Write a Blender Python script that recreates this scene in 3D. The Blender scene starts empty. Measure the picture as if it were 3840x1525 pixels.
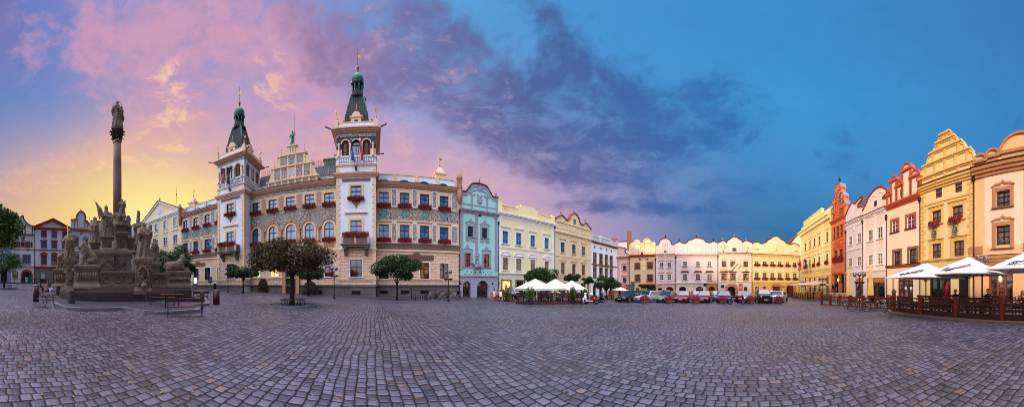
SKY_ZEN,SKY_BACK=5.6,4.2
PAV1,PAV2='4a4756','716d80'
import bpy,math,random
from math import sin,cos,tan,pi,radians,atan2,sqrt,hypot
from mathutils import Vector,Matrix
random.seed(7)
R=random.Random(11)
C=bpy.context.scene.collection
SC=bpy.context.scene
# ---- camera (a cylindrical panorama)
FL,UH,VH,EYE=870.0,1920.0,1067.0,1.6
cam=bpy.data.cameras.new('camera');camo=bpy.data.objects.new('camera',cam);C.objects.link(camo)
cam.type='PANO';cam.panorama_type='CENTRAL_CYLINDRICAL'
cam.central_cylindrical_range_u_min=-1920/FL;cam.central_cylindrical_range_u_max=1920/FL
cam.central_cylindrical_range_v_min=-(1525-VH)/FL;cam.central_cylindrical_range_v_max=VH/FL
cam.central_cylindrical_radius=1.0
cam.clip_start=.05;cam.clip_end=3000
camo.location=(0,0,EYE);camo.rotation_euler=(pi/2,0,0)
SC.camera=camo
SC.render.engine='CYCLES'
SC.view_settings.view_transform='Standard';SC.view_settings.look='None'
SC.view_settings.exposure=0.0;SC.view_settings.gamma=1.0
SC.cycles.max_bounces=5;SC.cycles.diffuse_bounces=3;SC.cycles.glossy_bounces=2
SC.cycles.transparent_max_bounces=4;SC.cycles.transmission_bounces=2
SC.cycles.use_denoising=True;SC.cycles.filter_width=.95;SC.cycles.sample_clamp_indirect=4
def th(u):return(u-UH)/FL
def lin(c):
 if isinstance(c,str):c=tuple(int(c[i:i+2],16)/255 for i in(0,2,4))
 return tuple((x/12.92 if x<=.04045 else((x+.055)/1.055)**2.4)for x in c[:3])
# ---- node helper
class NT:
 def __init__(s,tree):s.t=tree;s.n=tree.nodes;s.l=tree.links
 def node(s,typ,ins=None,**kw):
  n=s.n.new(typ)
  for k,v in kw.items():setattr(n,k,v)
  for k,v in(ins or{}).items():s.put(n.inputs[k],v)
  return n
 def put(s,sock,v):
  if isinstance(v,bpy.types.NodeSocket):s.l.new(v,sock)
  elif isinstance(v,bpy.types.Node):s.l.new(v.outputs[0],sock)
  elif isinstance(v,(tuple,list))and sock.type=='RGBA' and len(v)==3:sock.default_value=(*v,1)
  else:sock.default_value=v
 def m(s,op,a,b=None,c=None,clamp=False):
  n=s.n.new('ShaderNodeMath');n.operation=op;n.use_clamp=clamp
  for i,x in enumerate((a,b,c)):
   if x is not None:s.put(n.inputs[i],x)
  return n.outputs[0]
 def mix(s,f,a,b,mode='MIX'):
  n=s.n.new('ShaderNodeMix');n.data_type='RGBA';n.blend_type=mode
  s.put(n.inputs[0],f);s.put(n.inputs[6],a);s.put(n.inputs[7],b)
  return n.outputs[2]
 def ramp(s,f,stops,interp='LINEAR'):
  n=s.n.new('ShaderNodeValToRGB');cr=n.color_ramp;cr.interpolation=interp
  while len(cr.elements)<len(stops):cr.elements.new(1)
  for e,(p,c)in zip(cr.elements,stops):
   e.position=p;e.color=(*c,1)if len(c)==3 else c
  s.put(n.inputs[0],f);return n.outputs[0]
 def noise(s,vec,scale,detail=4,rough=.55,dist=0,col=False):
  n=s.node('ShaderNodeTexNoise',{'Scale':scale,'Detail':detail,'Roughness':rough,'Distortion':dist})
  if vec is not None:s.put(n.inputs['Vector'],vec)
  return n.outputs['Color' if col else 'Fac']
 def smooth(s,x,a,b):
  n=s.node('ShaderNodeMapRange',{'From Min':a,'From Max':b},interpolation_type='SMOOTHSTEP');s.put(n.inputs[0],x)
  return n.outputs[0]
# ---- sky (sunset on one side, clear dusk blue on the other)
world=bpy.data.worlds.new('World');SC.world=world;world.use_nodes=True
W=NT(world.node_tree);W.n.clear()
tc=W.node('ShaderNodeTexCoord')
sep=W.node('ShaderNodeSeparateXYZ',{0:tc.outputs['Generated']})
dx,dy,dz=sep.outputs
az=W.m('ARCTAN2',dx,dy)
hl=W.m('SQRT',W.m('ADD',W.m('MULTIPLY',dx,dx),W.m('MULTIPLY',dy,dy)))
el=W.m('ARCTAN2',dz,hl)
def ap(u):return(th(u)+pi)/(2*pi)
def ev(v):return math.atan((VH-v)/FL)
azf=W.m('MULTIPLY_ADD',az,1/(2*pi),.5)
def strip(cols):return W.ramp(azf,[(0,lin(cols[0][1]))]+[(ap(u),lin(c))for u,c in cols]+[(1,lin(cols[0][1]))])
TOP=strip([(0,'7a78b4'),(130,'6a80c4'),(500,'8f90c8'),(900,'9c90c6'),(1250,'7f96d0'),(1700,'5b9ed8'),(2300,'4492d2'),(3000,'3c8ccc'),(3840,'3d7cbc')])
MID=strip([(0,'6686c0'),(180,'6f88c4'),(450,'9f94c4'),(900,'b89cc6'),(1250,'aa9ccc'),(1500,'98a0d0'),(2000,'6d9cd4'),(2400,'4796d4'),(3000,'3f95d4'),(3840,'3b85c4')])
LOW=strip([(0,'b49ab0'),(200,'cca6ae'),(480,'e6bca6'),(700,'e2b4ae'),(1000,'d8aabc'),(1500,'cfa4bc'),(1850,'c0a2c2'),(2200,'a09cc6'),(2500,'6c90c4'),(2800,'4a88c2'),(3100,'4590cc'),(3840,'3b85c2')])
HOR=strip([(0,'dca898'),(200,'eebb88'),(430,'ffe070'),(620,'ffee90'),(760,'ffdc9c'),(1000,'f2c4a8'),(1700,'eebcb8'),(2000,'d4a6bc'),(2300,'a494ba'),(2650,'5478aa'),(2980,'36729f'),(3840,'3a7cb4')])
f1=W.smooth(el,ev(960),ev(560));f2=W.smooth(el,ev(700),ev(330));f3=W.smooth(el,ev(420),ev(40))
sky=W.mix(f3,W.mix(f2,W.mix(f1,HOR,LOW),MID),TOP)
# clouds: noise over the direction, in patches given as (azimuth, elevation) regions of the sky
vec3=W.node('ShaderNodeCombineXYZ',{0:W.m('MULTIPLY',az,1.0),1:W.m('MULTIPLY',el,1.6),2:0.0}).outputs[0]
warp=W.noise(vec3,2.6,4,.55,0,True)
vw=W.node('ShaderNodeVectorMath',{0:vec3,1:W.node('ShaderNodeVectorMath',{0:warp,1:(.30,.20,0)},operation='MULTIPLY').outputs[0]},operation='ADD').outputs[0]
vs_=W.node('ShaderNodeMapping',{'Vector':vw,'Rotation':(0,0,-.35),'Scale':(1,1.55,1)}).outputs[0]
n1=W.noise(vs_,4.4,11,.64,.15);n2=W.noise(vs_,9.5,9,.68,.25);n3=W.noise(vw,2.1,8,.6)
def blob(u,v,ru,rv,rot=0.0):
 a=W.m('SUBTRACT',az,th(u));b=W.m('SUBTRACT',el,ev(v))
 c_,s_=cos(rot),sin(rot)
 p=W.m('ADD',W.m('MULTIPLY',a,c_*FL/ru),W.m('MULTIPLY',b,s_*FL/ru))
 q=W.m('ADD',W.m('MULTIPLY',a,-s_*FL/rv),W.m('MULTIPLY',b,c_*FL/rv))
 return W.m('EXPONENT',W.m('MULTIPLY',W.m('ADD',W.m('MULTIPLY',p,p),W.m('MULTIPLY',q,q)),-1.0))
def total(bs):
 t=None
 for b in bs:
  o=W.m('MULTIPLY',blob(*b[:5]),b[5]);t=o if t is None else W.m('ADD',t,o)
 return t
def cloud(mask,nz,lo,hi):return W.m('MULTIPLY',W.smooth(mask,.04,.30),W.smooth(W.m('ADD',W.m('MULTIPLY',W.m('MULTIPLY_ADD',W.m('SUBTRACT',nz,.5),2.9,.5),.8),W.m('MULTIPLY',W.m('MINIMUM',mask,1.15),.6)),lo,hi))
PK=total([(640,90,340,80,.1,.95),(1000,130,200,60,.1,.7),(330,130,90,90,.6,.75),(100,130,70,110,.5,.6),(560,330,230,130,.2,.62),(620,470,220,80,.1,.6),(180,640,330,60,.22,.75),(500,560,300,60,.2,.55),(1130,260,190,110,.2,.85),(1400,200,200,40,.1,.75),(1230,470,200,120,0,.75),(1650,600,330,80,-.25,.65),(900,620,300,80,0,.5)])
pn=W.m('MULTIPLY_ADD',n2,.55,W.m('MULTIPLY',n1,.45))
pk=cloud(PK,pn,.50,1.20)
sky=W.mix(W.m('MULTIPLY',pk,.64),sky,W.mix(W.smooth(el,ev(780),ev(330)),lin('f2b49c'),lin('dfa0b2')))
YL=total([(620,300,60,45,0,.8),(640,440,130,50,.3,.75),(1020,320,90,80,-.2,.6),(620,590,150,40,.2,.6),(300,640,200,30,.2,.6),(800,700,300,40,0,.5)])
sky=W.mix(W.m('MULTIPLY',cloud(YL,n2,.62,1.2),.8),sky,lin('ffcfa6'))
DK=total([(1200,120,240,80,-.3,.85),(1570,110,260,70,-.35,.9),(1760,190,170,60,-.5,.75),(1420,330,320,80,-.15,.8),(1780,430,400,100,-.38,.95),(2150,350,280,130,-.3,1.15),(2080,130,150,55,-.8,.75),(2400,500,330,130,-.1,1.05),(2700,420,240,90,-.1,.9),(2250,620,300,70,-.3,.8),(2550,800,350,45,0,.7),(2150,770,340,30,-.02,.7),(1960,850,220,24,-.1,.65),(3180,490,120,60,.3,.6),(2800,700,260,50,0,.55),(2850,860,260,30,0,.6),(3220,650,130,50,-.2,.55),(3450,700,120,60,0,.5),(3720,160,60,90,-.4,.6),(3800,430,90,80,0,.5),(1950,560,200,60,-.4,.55)])
dk=cloud(DK,W.m('MULTIPLY_ADD',n1,.62,W.m('MULTIPLY',n2,.38)),.58,1.26)
dcol=W.ramp(azf,[(ap(900),lin('94789e')),(ap(1500),lin('74689e')),(ap(2000),lin('4a548c')),(ap(2350),lin('3f5c9c')),(ap(2800),lin('2f66aa')),(ap(3800),lin('3a66a6'))])
sky=W.mix(W.m('MULTIPLY',dk,.82),sky,dcol)
lt=W.m('MULTIPLY',cloud(total([(1650,300,400,120,-.3,.5),(1500,500,300,60,-.2,.5),(2500,650,300,80,0,.45)]),n2,.6,1.2),.5)
sky=W.mix(lt,sky,W.ramp(azf,[(ap(1400),lin('e0b4c4')),(ap(2100),lin('a8b0d4')),(ap(2600),lin('5a9cd4'))]))
fine=W.m('MULTIPLY_ADD',W.m('SUBTRACT',n2,.5),.16,1.0)
sky=W.mix(1.0,sky,W.node('ShaderNodeCombineXYZ',{0:fine,1:fine,2:fine}).outputs[0],'MULTIPLY')
# the glow round the set sun, and unseen sky overhead and behind, brightness added to light the facades
glow=W.m('ADD',W.m('MULTIPLY',blob(540,880,470,230),.7),W.m('MULTIPLY',blob(680,790,130,80),.55))
sky=W.mix(W.m('MINIMUM',glow,1.0),sky,lin('ffe070'))
sky=W.mix(W.m('MULTIPLY',blob(600,840,230,120),.9),sky,lin('fff2ac'))
zen=W.smooth(el,radians(54),radians(72))
back=W.m('MULTIPLY',W.smooth(W.m('ABSOLUTE',az),2.26,2.75),W.smooth(el,-.05,.25))
sky=W.mix(zen,sky,lin('dccfd4'))
sky=W.mix(W.m('MULTIPLY',back,.8),sky,lin('bccade'))
stren=W.m('ADD',1.0,W.m('ADD',W.m('MULTIPLY',zen,SKY_ZEN),W.m('MULTIPLY',back,SKY_BACK)))
bg=W.node('ShaderNodeBackground',{'Color':sky,'Strength':stren})
W.l.new(bg.outputs[0],W.node('ShaderNodeOutputWorld').inputs[0])
# ---- sun: very low, behind the town hall's row, soft through haze
SUN_AZ,SUN_EL=th(640),radians(15)
sl=bpy.data.lights.new('sun','SUN');so=bpy.data.objects.new('sun',sl);C.objects.link(so)
sl.energy=4.1;sl.angle=radians(8);sl.color=(1.0,.75,.48)
sd=Vector((sin(SUN_AZ)*cos(SUN_EL),cos(SUN_AZ)*cos(SUN_EL),sin(SUN_EL)))
so.rotation_euler=sd.to_track_quat('Z','Y').to_euler();so.location=sd*300
# ---- the lie of the land, and picture <-> ground
UPD=(sin(th(17)),cos(th(17)))
def gz(x,y):
 t=x*UPD[0]+y*UPD[1];q=max(-90,min(80,t))
 return(.022*t+.00035*q*q)if t>0 else(.022*t-.00008*q*q)
def at(u,d,n=0.0):
 a=th(u);x,y=d*sin(a),d*cos(a);return Vector((x,y,gz(x,y)))
def P(u,v,d):
 a=th(u);return Vector((d*sin(a),d*cos(a),EYE+(VH-v)*d/FL))
def G(u,v):
 lo,hi=.5,160.0
 for _ in range(50):
  mid=(lo+hi)/2;p=P(u,v,mid)
  if p.z>gz(p.x,p.y):lo=mid
  else:hi=mid
 p=P(u,v,lo);p.z=gz(p.x,p.y);return p
def dist(p):return hypot(p[0],p[1])
# ---- materials
MATS={}
def mat(name,col=(.5,.5,.5),rough=.8,metal=0.0,var=.12,vs=1.2,bump=0.0,bs=40.,emit=0.0,spec=.4,coat=0.0,dirt=0.0,ior=1.45):
 if name in MATS:return MATS[name]
 col=lin(col)
 m=bpy.data.materials.new(name);m.use_nodes=True;N=NT(m.node_tree);N.n.clear()
 b=N.node('ShaderNodeBsdfPrincipled',{'Roughness':rough,'Metallic':metal,'Specular IOR Level':spec,'Coat Weight':coat,'IOR':ior})
 tcn=N.node('ShaderNodeTexCoord');ob=tcn.outputs['Object']
 c=col
 if var:
  nz=N.noise(ob,vs,6,.6);nz2=N.noise(ob,vs*7,3,.6)
  f=N.m('MULTIPLY_ADD',nz,1.4,-.2,True)
  c=N.mix(f,tuple(x*(1-var)for x in col),tuple(min(1,x*(1+var*.8))for x in col))
  f2=N.m('MULTIPLY',N.m('SUBTRACT',nz2,.5),var*1.3)
  c=N.mix(1.0,c,N.node('ShaderNodeCombineXYZ',{0:N.m('ADD',f2,1),1:N.m('ADD',f2,1),2:N.m('ADD',f2,1)}).outputs[0],'MULTIPLY')
 if dirt:
  mp=N.node('ShaderNodeMapping',{'Vector':ob,'Scale':(1.6,1.6,.35)})
  dn=N.smooth(N.noise(mp.outputs[0],1.3,7,.68),.53,.75)
  c=N.mix(N.m('MULTIPLY',dn,dirt),c,tuple(x*.55 for x in col))
 N.put(b.inputs['Base Color'],c)
 if bump:
  bn=N.node('ShaderNodeBump',{'Strength':bump,'Distance':.02,'Height':N.noise(ob,bs,4,.6)})
  N.l.new(bn.outputs[0],b.inputs['Normal'])
 if emit:N.put(b.inputs['Emission Color'],(*col,1));b.inputs['Emission Strength'].default_value=emit
 N.l.new(b.outputs[0],N.node('ShaderNodeOutputMaterial').inputs[0])
 m['N']=1;MATS[name]=m;return m
def custom(name,fn):
 if name in MATS:return MATS[name]
 m=bpy.data.materials.new(name);m.use_nodes=True;N=NT(m.node_tree);N.n.clear()
 b=N.node('ShaderNodeBsdfPrincipled',{'Roughness':.8})
 tcn=N.node('ShaderNodeTexCoord')
 fn(N,b,tcn.outputs['Object'])
 N.l.new(b.outputs[0],N.node('ShaderNodeOutputMaterial').inputs[0]);MATS[name]=m;return m
def xz(N,ob,s=(1,1,1)):
 sp=N.node('ShaderNodeSeparateXYZ',{0:ob});h=N.m('ADD',sp.outputs[0],sp.outputs[1])
 return h,sp.outputs[2]
def paving_fn(w,l,c1,c2,mossy):
 def fn(N,b,ob):
  wn=N.noise(ob,.35,3,.5,0,True);wn2=N.noise(ob,6,2,.5,0,True)
  v=N.node('ShaderNodeVectorMath',{0:ob,1:N.node('ShaderNodeVectorMath',{0:wn,1:(.5,.5,0)},operation='MULTIPLY').outputs[0]},operation='ADD').outputs[0]
  v=N.node('ShaderNodeVectorMath',{0:v,1:N.node('ShaderNodeVectorMath',{0:wn2,1:(.05,.05,0)},operation='MULTIPLY').outputs[0]},operation='ADD').outputs[0]
  sp=N.node('ShaderNodeSeparateXYZ',{0:v});X,Y=sp.outputs[0],sp.outputs[1]
  r=N.m('DIVIDE',X,w);ri=N.m('FLOOR',r);rf=N.m('SUBTRACT',r,ri)
  wh=N.node('ShaderNodeTexWhiteNoise',{'W':ri},noise_dimensions='1D').outputs[0]
  ln=N.m('MULTIPLY_ADD',wh,.35,.82)
  c=N.m('ADD',N.m('DIVIDE',Y,N.m('MULTIPLY',ln,l)),N.m('MULTIPLY',wh,37.0));ci=N.m('FLOOR',c);cf=N.m('SUBTRACT',c,ci)
  idv=N.node('ShaderNodeCombineXYZ',{0:ri,1:ci,2:0.0})
  rnd=N.node('ShaderNodeTexWhiteNoise',{'Vector':idv.outputs[0]},noise_dimensions='2D');rv=rnd.outputs[0]
  rnd2=N.node('ShaderNodeTexWhiteNoise',{'Vector':N.node('ShaderNodeVectorMath',{0:idv.outputs[0],1:(7.3,3.1,0)},operation='ADD').outputs[0]},noise_dimensions='2D').outputs[0]
  ex=N.m('MULTIPLY',N.m('SUBTRACT',.5,N.m('ABSOLUTE',N.m('SUBTRACT',rf,.5))),w)
  ey=N.m('MULTIPLY',N.m('SUBTRACT',.5,N.m('ABSOLUTE',N.m('SUBTRACT',cf,.5))),l)
  e=N.node('ShaderNodeMath',{0:ex,1:ey,2:.03},operation='SMOOTH_MIN').outputs[0]
  e=N.m('ADD',e,N.m('MULTIPLY',N.m('SUBTRACT',N.noise(ob,60,3,.6),.5),.012))
  stone=N.smooth(e,.007,.018)
  dome=N.smooth(e,0.0,.05)
  big=N.noise(ob,.12,4,.6)
  base=N.mix(rv,lin(c1),lin(c2))
  base=N.mix(N.m('MULTIPLY',N.smooth(rnd2,.94,.98),.55),base,lin('8f7468'))
  base=N.mix(N.m('MULTIPLY',N.m('LESS_THAN',rnd2,.08),.55),base,lin('3c4150'))
  base=N.mix(N.smooth(big,.35,.7),base,N.mix(1.0,base,lin('e6d6cc'),'MULTIPLY'))
  g=N.m('MULTIPLY_ADD',N.m('SUBTRACT',N.noise(ob,120,4,.7),.5),.55,1.0)
  base=N.mix(1.0,base,N.node('ShaderNodeCombineXYZ',{0:g,1:g,2:g}).outputs[0],'MULTIPLY')
  mo=N.m('MULTIPLY',N.smooth(N.noise(ob,.28,5,.65),.42,.62),mossy)
  joint=N.mix(mo,lin('0f0c0b'),lin('262c14'))
  colr=N.mix(stone,joint,base)
  gr=N.m('MULTIPLY',N.m('MULTIPLY',N.smooth(N.noise(ob,3.0,6,.7),.60,.70),mo),N.smooth(e,.035,.012))
  colr=N.mix(gr,colr,lin('4c5a22'))
  N.put(b.inputs['Base Color'],colr)
  N.put(b.inputs['Roughness'],N.m('MULTIPLY_ADD',rv,.2,.30));b.inputs['Specular IOR Level'].default_value=.45
  hgt=N.m('ADD',N.m('MULTIPLY',dome,1.0),N.m('ADD',N.m('MULTIPLY',rv,.25),N.m('MULTIPLY',N.noise(ob,90,4,.6),.22)))
  bn=N.node('ShaderNodeBump',{'Strength':.95,'Distance':.02,'Height':hgt});N.l.new(bn.outputs[0],b.inputs['Normal'])
 return fn
def blocks_fn(c,j,bw,bh,jw,dirt=0.0):
 def fn(N,b,ob):
  h,z=xz(N,ob)
  v=N.node('ShaderNodeCombineXYZ',{0:h,1:z,2:0.0}).outputs[0]
  br=N.node('ShaderNodeTexBrick',{'Vector':v,'Color1':(*lin(c),1),'Color2':(*[x*.93 for x in lin(c)],1),'Mortar':(*lin(j),1),'Scale':1.0,'Mortar Size':jw,'Mortar Smooth':.3,'Brick Width':bw,'Row Height':bh})
  nz=N.m('MULTIPLY_ADD',N.noise(ob,1.1,6,.62),.28,.86)
  col=N.mix(1.0,br.outputs[0],N.node('ShaderNodeCombineXYZ',{0:nz,1:nz,2:nz}).outputs[0],'MULTIPLY')
  if dirt:col=N.mix(N.m('MULTIPLY',N.smooth(N.noise(ob,.9,7,.7),.45,.7),dirt),col,tuple(x*.45 for x in lin(c)))
  N.put(b.inputs['Base Color'],col)
  bn=N.node('ShaderNodeBump',{'Strength':.6,'Distance':.03,'Height':br.outputs[1]});bn.invert=True
  N.l.new(bn.outputs[0],b.inputs['Normal'])
 return fn
def scroll_fn(bg,fg,sc,thr=.5,seed=0.):
 def fn(N,b,ob):
  h,z=xz(N,ob)
  v=N.node('ShaderNodeCombineXYZ',{0:N.m('ADD',h,seed),1:z,2:0.0}).outputs[0]
  wv=N.noise(v,sc*.55,2,.5,0,True)
  v2=N.node('ShaderNodeVectorMath',{0:v,1:N.node('ShaderNodeVectorMath',{0:wv,1:(.55,.55,0)},operation='MULTIPLY').outputs[0]},operation='ADD').outputs[0]
  vo=N.node('ShaderNodeTexVoronoi',{'Vector':v2,'Scale':sc},feature='F1');d=vo.outputs['Distance']
  rings=N.m('SINE',N.m('MULTIPLY',d,21.0))
  lf=N.noise(v2,sc*5,3,.6)
  k=N.smooth(N.m('ADD',N.m('MULTIPLY',rings,.32),lf),thr-.06,thr+.10)
  col=N.mix(k,lin(bg),lin(fg))
  N.put(b.inputs['Base Color'],col)
 return fn
def tiles_fn(c1,c2,w=.22,h=.35):
 def fn(N,b,ob):
  sp=N.node('ShaderNodeSeparateXYZ',{0:ob});X,Y,Z=sp.outputs
  a=N.m('ABSOLUTE',N.m('SINE',N.m('MULTIPLY',X,pi/w)));rr=N.m('FRACT',N.m('DIVIDE',N.m('ADD',Z,N.m('MULTIPLY',Y,.4)),h))
  rnd=N.node('ShaderNodeTexWhiteNoise',{'Vector':N.node('ShaderNodeCombineXYZ',{0:N.m('FLOOR',N.m('DIVIDE',X,w)),1:N.m('FLOOR',N.m('DIVIDE',N.m('ADD',Z,N.m('MULTIPLY',Y,.4)),h)),2:0.0}).outputs[0]},noise_dimensions='2D').outputs[0]
  col=N.mix(N.m('MULTIPLY_ADD',rnd,.6,N.m('MULTIPLY',N.noise(ob,1.5,4),.4)),lin(c1),lin(c2))
  col=N.mix(N.smooth(a,.35,.0),col,tuple(x*.35 for x in lin(c1)))
  N.put(b.inputs['Base Color'],col);b.inputs['Roughness'].default_value=.75
  hh=N.m('ADD',a,N.m('MULTIPLY',rr,-.5))
  bn=N.node('ShaderNodeBump',{'Strength':.8,'Distance':.06,'Height':hh});N.l.new(bn.outputs[0],b.inputs['Normal'])
 return fn
def glass_fn(tint,refl,rough=.04,curtain_refl=None):  # second tone: curtains, and in the blue panes a painted-in sky reflection
 def fn(N,b,ob):
  b.inputs['Base Color'].default_value=(*lin(tint),1)
  nz=N.noise(ob,.9,3,.5)
  col=N.mix(N.smooth(nz,.45,.6),lin(tint),lin(curtain_refl or tint))
  N.put(b.inputs['Base Color'],col);b.inputs['Roughness'].default_value=rough
  b.inputs['Coat Weight'].default_value=refl;b.inputs['Coat Roughness'].default_value=.02;b.inputs['Coat IOR'].default_value=2.6
  bn=N.node('ShaderNodeBump',{'Strength':.06,'Distance':.05,'Height':N.noise(ob,1.6,2,.5)})
  N.l.new(bn.outputs[0],b.inputs['Normal']);N.l.new(bn.outputs[0],b.inputs['Coat Normal'])
 return fn
def foliage_mat(name,c1,c2,c3):
 def fn(N,b,ob):
  oi=N.node('ShaderNodeNewGeometry')
  r=oi.outputs['Random Per Island']
  col=N.ramp(r,[(0,lin(c1)),(.55,lin(c2)),(1,lin(c3))])
  nz=N.m('MULTIPLY_ADD',N.noise(ob,.9,3,.6),.9,.55)
  col=N.mix(1.0,col,N.node('ShaderNodeCombineXYZ',{0:nz,1:nz,2:nz}).outputs[0],'MULTIPLY')
  N.put(b.inputs['Base Color'],col);b.inputs['Roughness'].default_value=.55;b.inputs['Specular IOR Level'].default_value=.3
  b.inputs['Subsurface Weight'].default_value=0.0
 return custom(name,fn)
# ---- mesh builder
class MB:
 def __init__(s):s.v=[];s.f=[];s.m=[];s.sm=[]
 def face(s,pts,m=0,sm=False):
  k=len(s.v);s.v.extend([tuple(p)for p in pts]);s.f.append(tuple(range(k,k+len(pts))));s.m.append(m);s.sm.append(sm)
 def box(s,x0,x1,y0,y1,z0,z1,m=0,M=None):
  k=len(s.v);pts=[(x0,y0,z0),(x1,y0,z0),(x1,y1,z0),(x0,y1,z0),(x0,y0,z1),(x1,y0,z1),(x1,y1,z1),(x0,y1,z1)]
  if M is not None:pts=[tuple(M@Vector(p))for p in pts]
  s.v.extend(pts)
  for q in((0,3,2,1),(4,5,6,7),(0,1,5,4),(1,2,6,5),(2,3,7,6),(3,0,4,7)):
   s.f.append(tuple(k+i for i in q));s.m.append(m);s.sm.append(False)
 def wedge(s,x0,x1,y0,y1,z0,zf,zb,m=0):
  k=len(s.v);s.v.extend([(x0,y0,z0),(x1,y0,z0),(x1,y1,z0),(x0,y1,z0),(x0,y0,zf),(x1,y0,zf),(x1,y1,zb),(x0,y1,zb)])
  for q in((0,3,2,1),(4,5,6,7),(0,1,5,4),(1,2,6,5),(2,3,7,6),(3,0,4,7)):
   s.f.append(tuple(k+i for i in q));s.m.append(m);s.sm.append(False)
 def prism(s,pts,y0,y1,m=0,ms=None):
  a=sum(p[0]*q[1]-q[0]*p[1]for p,q in zip(pts,pts[1:]+pts[:1]))
  if a<0:pts=pts[::-1]
  n=len(pts);k=len(s.v)
  s.v.extend([(x,y0,z)for x,z in pts]);s.v.extend([(x,y1,z)for x,z in pts])
  s.f.append(tuple(k+i for i in range(n)));s.m.append(m);s.sm.append(False)
  s.f.append(tuple(k+n+i for i in reversed(range(n))));s.m.append(m);s.sm.append(False)
  for i in range(n):
   j=(i+1)%n;s.f.append((k+j,k+i,k+n+i,k+n+j));s.m.append(m if ms is None else ms);s.sm.append(False)
 def ribbon(s,pts,t,y0,y1,m=0):
  nrm=[]
  for i in range(len(pts)):
   a=pts[max(0,i-1)];b=pts[min(len(pts)-1,i+1)];dx_,dz_=b[0]-a[0],b[1]-a[1];L=hypot(dx_,dz_)or 1
   nx,nz=-dz_/L,dx_/L
   if nz<-.3 or(abs(nz)<=.3 and False):nx,nz=-nx,-nz
   nrm.append((nx,nz))
  for i in range(len(pts)-1):
   (ax,a_),(bx,b_)=pts[i],pts[i+1];(n0,n1_),(m0,m1)=nrm[i],nrm[i+1]
   q=[(ax,a_),(bx,b_),(bx+m0*t,b_+m1*t),(ax+n0*t,a_+n1_*t)]
   k=len(s.v);s.v.extend([(x,y0,z)for x,z in q]);s.v.extend([(x,y1,z)for x,z in q])
   for f in((0,1,2,3),(7,6,5,4),(4,5,1,0),(3,2,6,7),(0,3,7,4),(1,5,6,2)):
    s.f.append(tuple(k+j for j in f));s.m.append(m);s.sm.append(False)
 def ring(s,c,r,n,ax=2,ry=None):
  k=len(s.v)
  for i in range(n):
   a=2*pi*i/n;x,y=r*cos(a),(ry or r)*sin(a)
   s.v.append({2:(c[0]+x,c[1]+y,c[2]),1:(c[0]+x,c[1],c[2]+y),0:(c[0],c[1]+x,c[2]+y)}[ax])
  return k
 def lathe(s,prof,n=16,c=(0,0,0),m=0,sm=True,sy=1.0,caps=True,sq=False,rot=0.0):
  k=len(s.v)
  for r,z in prof:
   for i in range(n):
    a=2*pi*i/n+rot
    if sq:a=pi/4+2*pi*i/n+rot;q=r*sqrt(2)
    else:q=r
    s.v.append((c[0]+q*cos(a),c[1]+q*sin(a)*sy,c[2]+z))
  for j in range(len(prof)-1):
   for i in range(n):
    i2=(i+1)%n;s.f.append((k+j*n+i,k+j*n+i2,k+(j+1)*n+i2,k+(j+1)*n+i));s.m.append(m);s.sm.append(sm)
  if caps:
   s.f.append(tuple(k+i for i in reversed(range(n))));s.m.append(m);s.sm.append(False)
   t=k+(len(prof)-1)*n;s.f.append(tuple(t+i for i in range(n)));s.m.append(m);s.sm.append(False)
 def ball(s,c,r,n=10,m=0,sz=1.0):
  pr=[(r*sin(pi*j/(n//2+1)),-r*sz*cos(pi*j/(n//2+1)))for j in range(1,n//2+1)]
  s.lathe(pr,n,c,m)
 def tube(s,pts,r,n=6,m=0,closed=False,sm=True):
  pts=[Vector(p)for p in pts];rs=r if isinstance(r,(list,tuple))else[r]*len(pts)
  k=len(s.v);N_=len(pts);up=Vector((0,0,1))
  for i,p in enumerate(pts):
   a=pts[(i-1)%N_]if(closed or i>0)else p;b=pts[(i+1)%N_]if(closed or i<N_-1)else p
   t=(b-a).normalized()if(b-a).length>1e-9 else up
   x=t.cross(up if abs(t.z)<.93 else Vector((1,0,0))).normalized();y=t.cross(x)
   for j in range(n):
    q=2*pi*j/n;s.v.append(tuple(p+x*(rs[i]*cos(q))+y*(rs[i]*sin(q))))
  for i in range(N_ if closed else N_-1):
   i2=(i+1)%N_
   for j in range(n):
    j2=(j+1)%n;s.f.append((k+i*n+j,k+i*n+j2,k+i2*n+j2,k+i2*n+j));s.m.append(m);s.sm.append(sm)
  if not closed:
   s.f.append(tuple(k+j for j in reversed(range(n))));s.m.append(m);s.sm.append(False)
   s.f.append(tuple(k+(N_-1)*n+j for j in range(n)));s.m.append(m);s.sm.append(False)
 def bar(s,a,b,w,t,m=0):
  a,b=Vector(a),Vector(b);d=(b-a);L=d.length;q=d.to_track_quat('Z','Y').to_matrix().to_4x4();M=Matrix.Translation(a)@q
  s.box(-w/2,w/2,-t/2,t/2,0,L,m,M)
 def mesh(s,name,mats):
  me=bpy.data.meshes.new(name);me.from_pydata(s.v,[],s.f)
  for x in mats:me.materials.append(x)
  me.polygons.foreach_set('material_index',s.m);me.polygons.foreach_set('use_smooth',s.sm);me.update();return me
 def ob(s,name,mats,parent=None,loc=(0,0,0),rz=0.0,label=None):
  if not isinstance(mats,(list,tuple)):mats=[mats]
  return link(name,s.mesh(name,mats),parent,loc,rz,label)
def link(name,me,parent=None,loc=(0,0,0),rz=0.0,label=None):
 o=bpy.data.objects.new(name,me);C.objects.link(o);o.location=loc
 if rz:o.rotation_euler=(0,0,rz)
 if parent is not None:o.parent=parent
 if label:o['label']=label
 return o
def tag(o,label,cat,group=None):
 o['label']=label;o['category']=cat
 if group:o['group']=group
 return o
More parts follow.
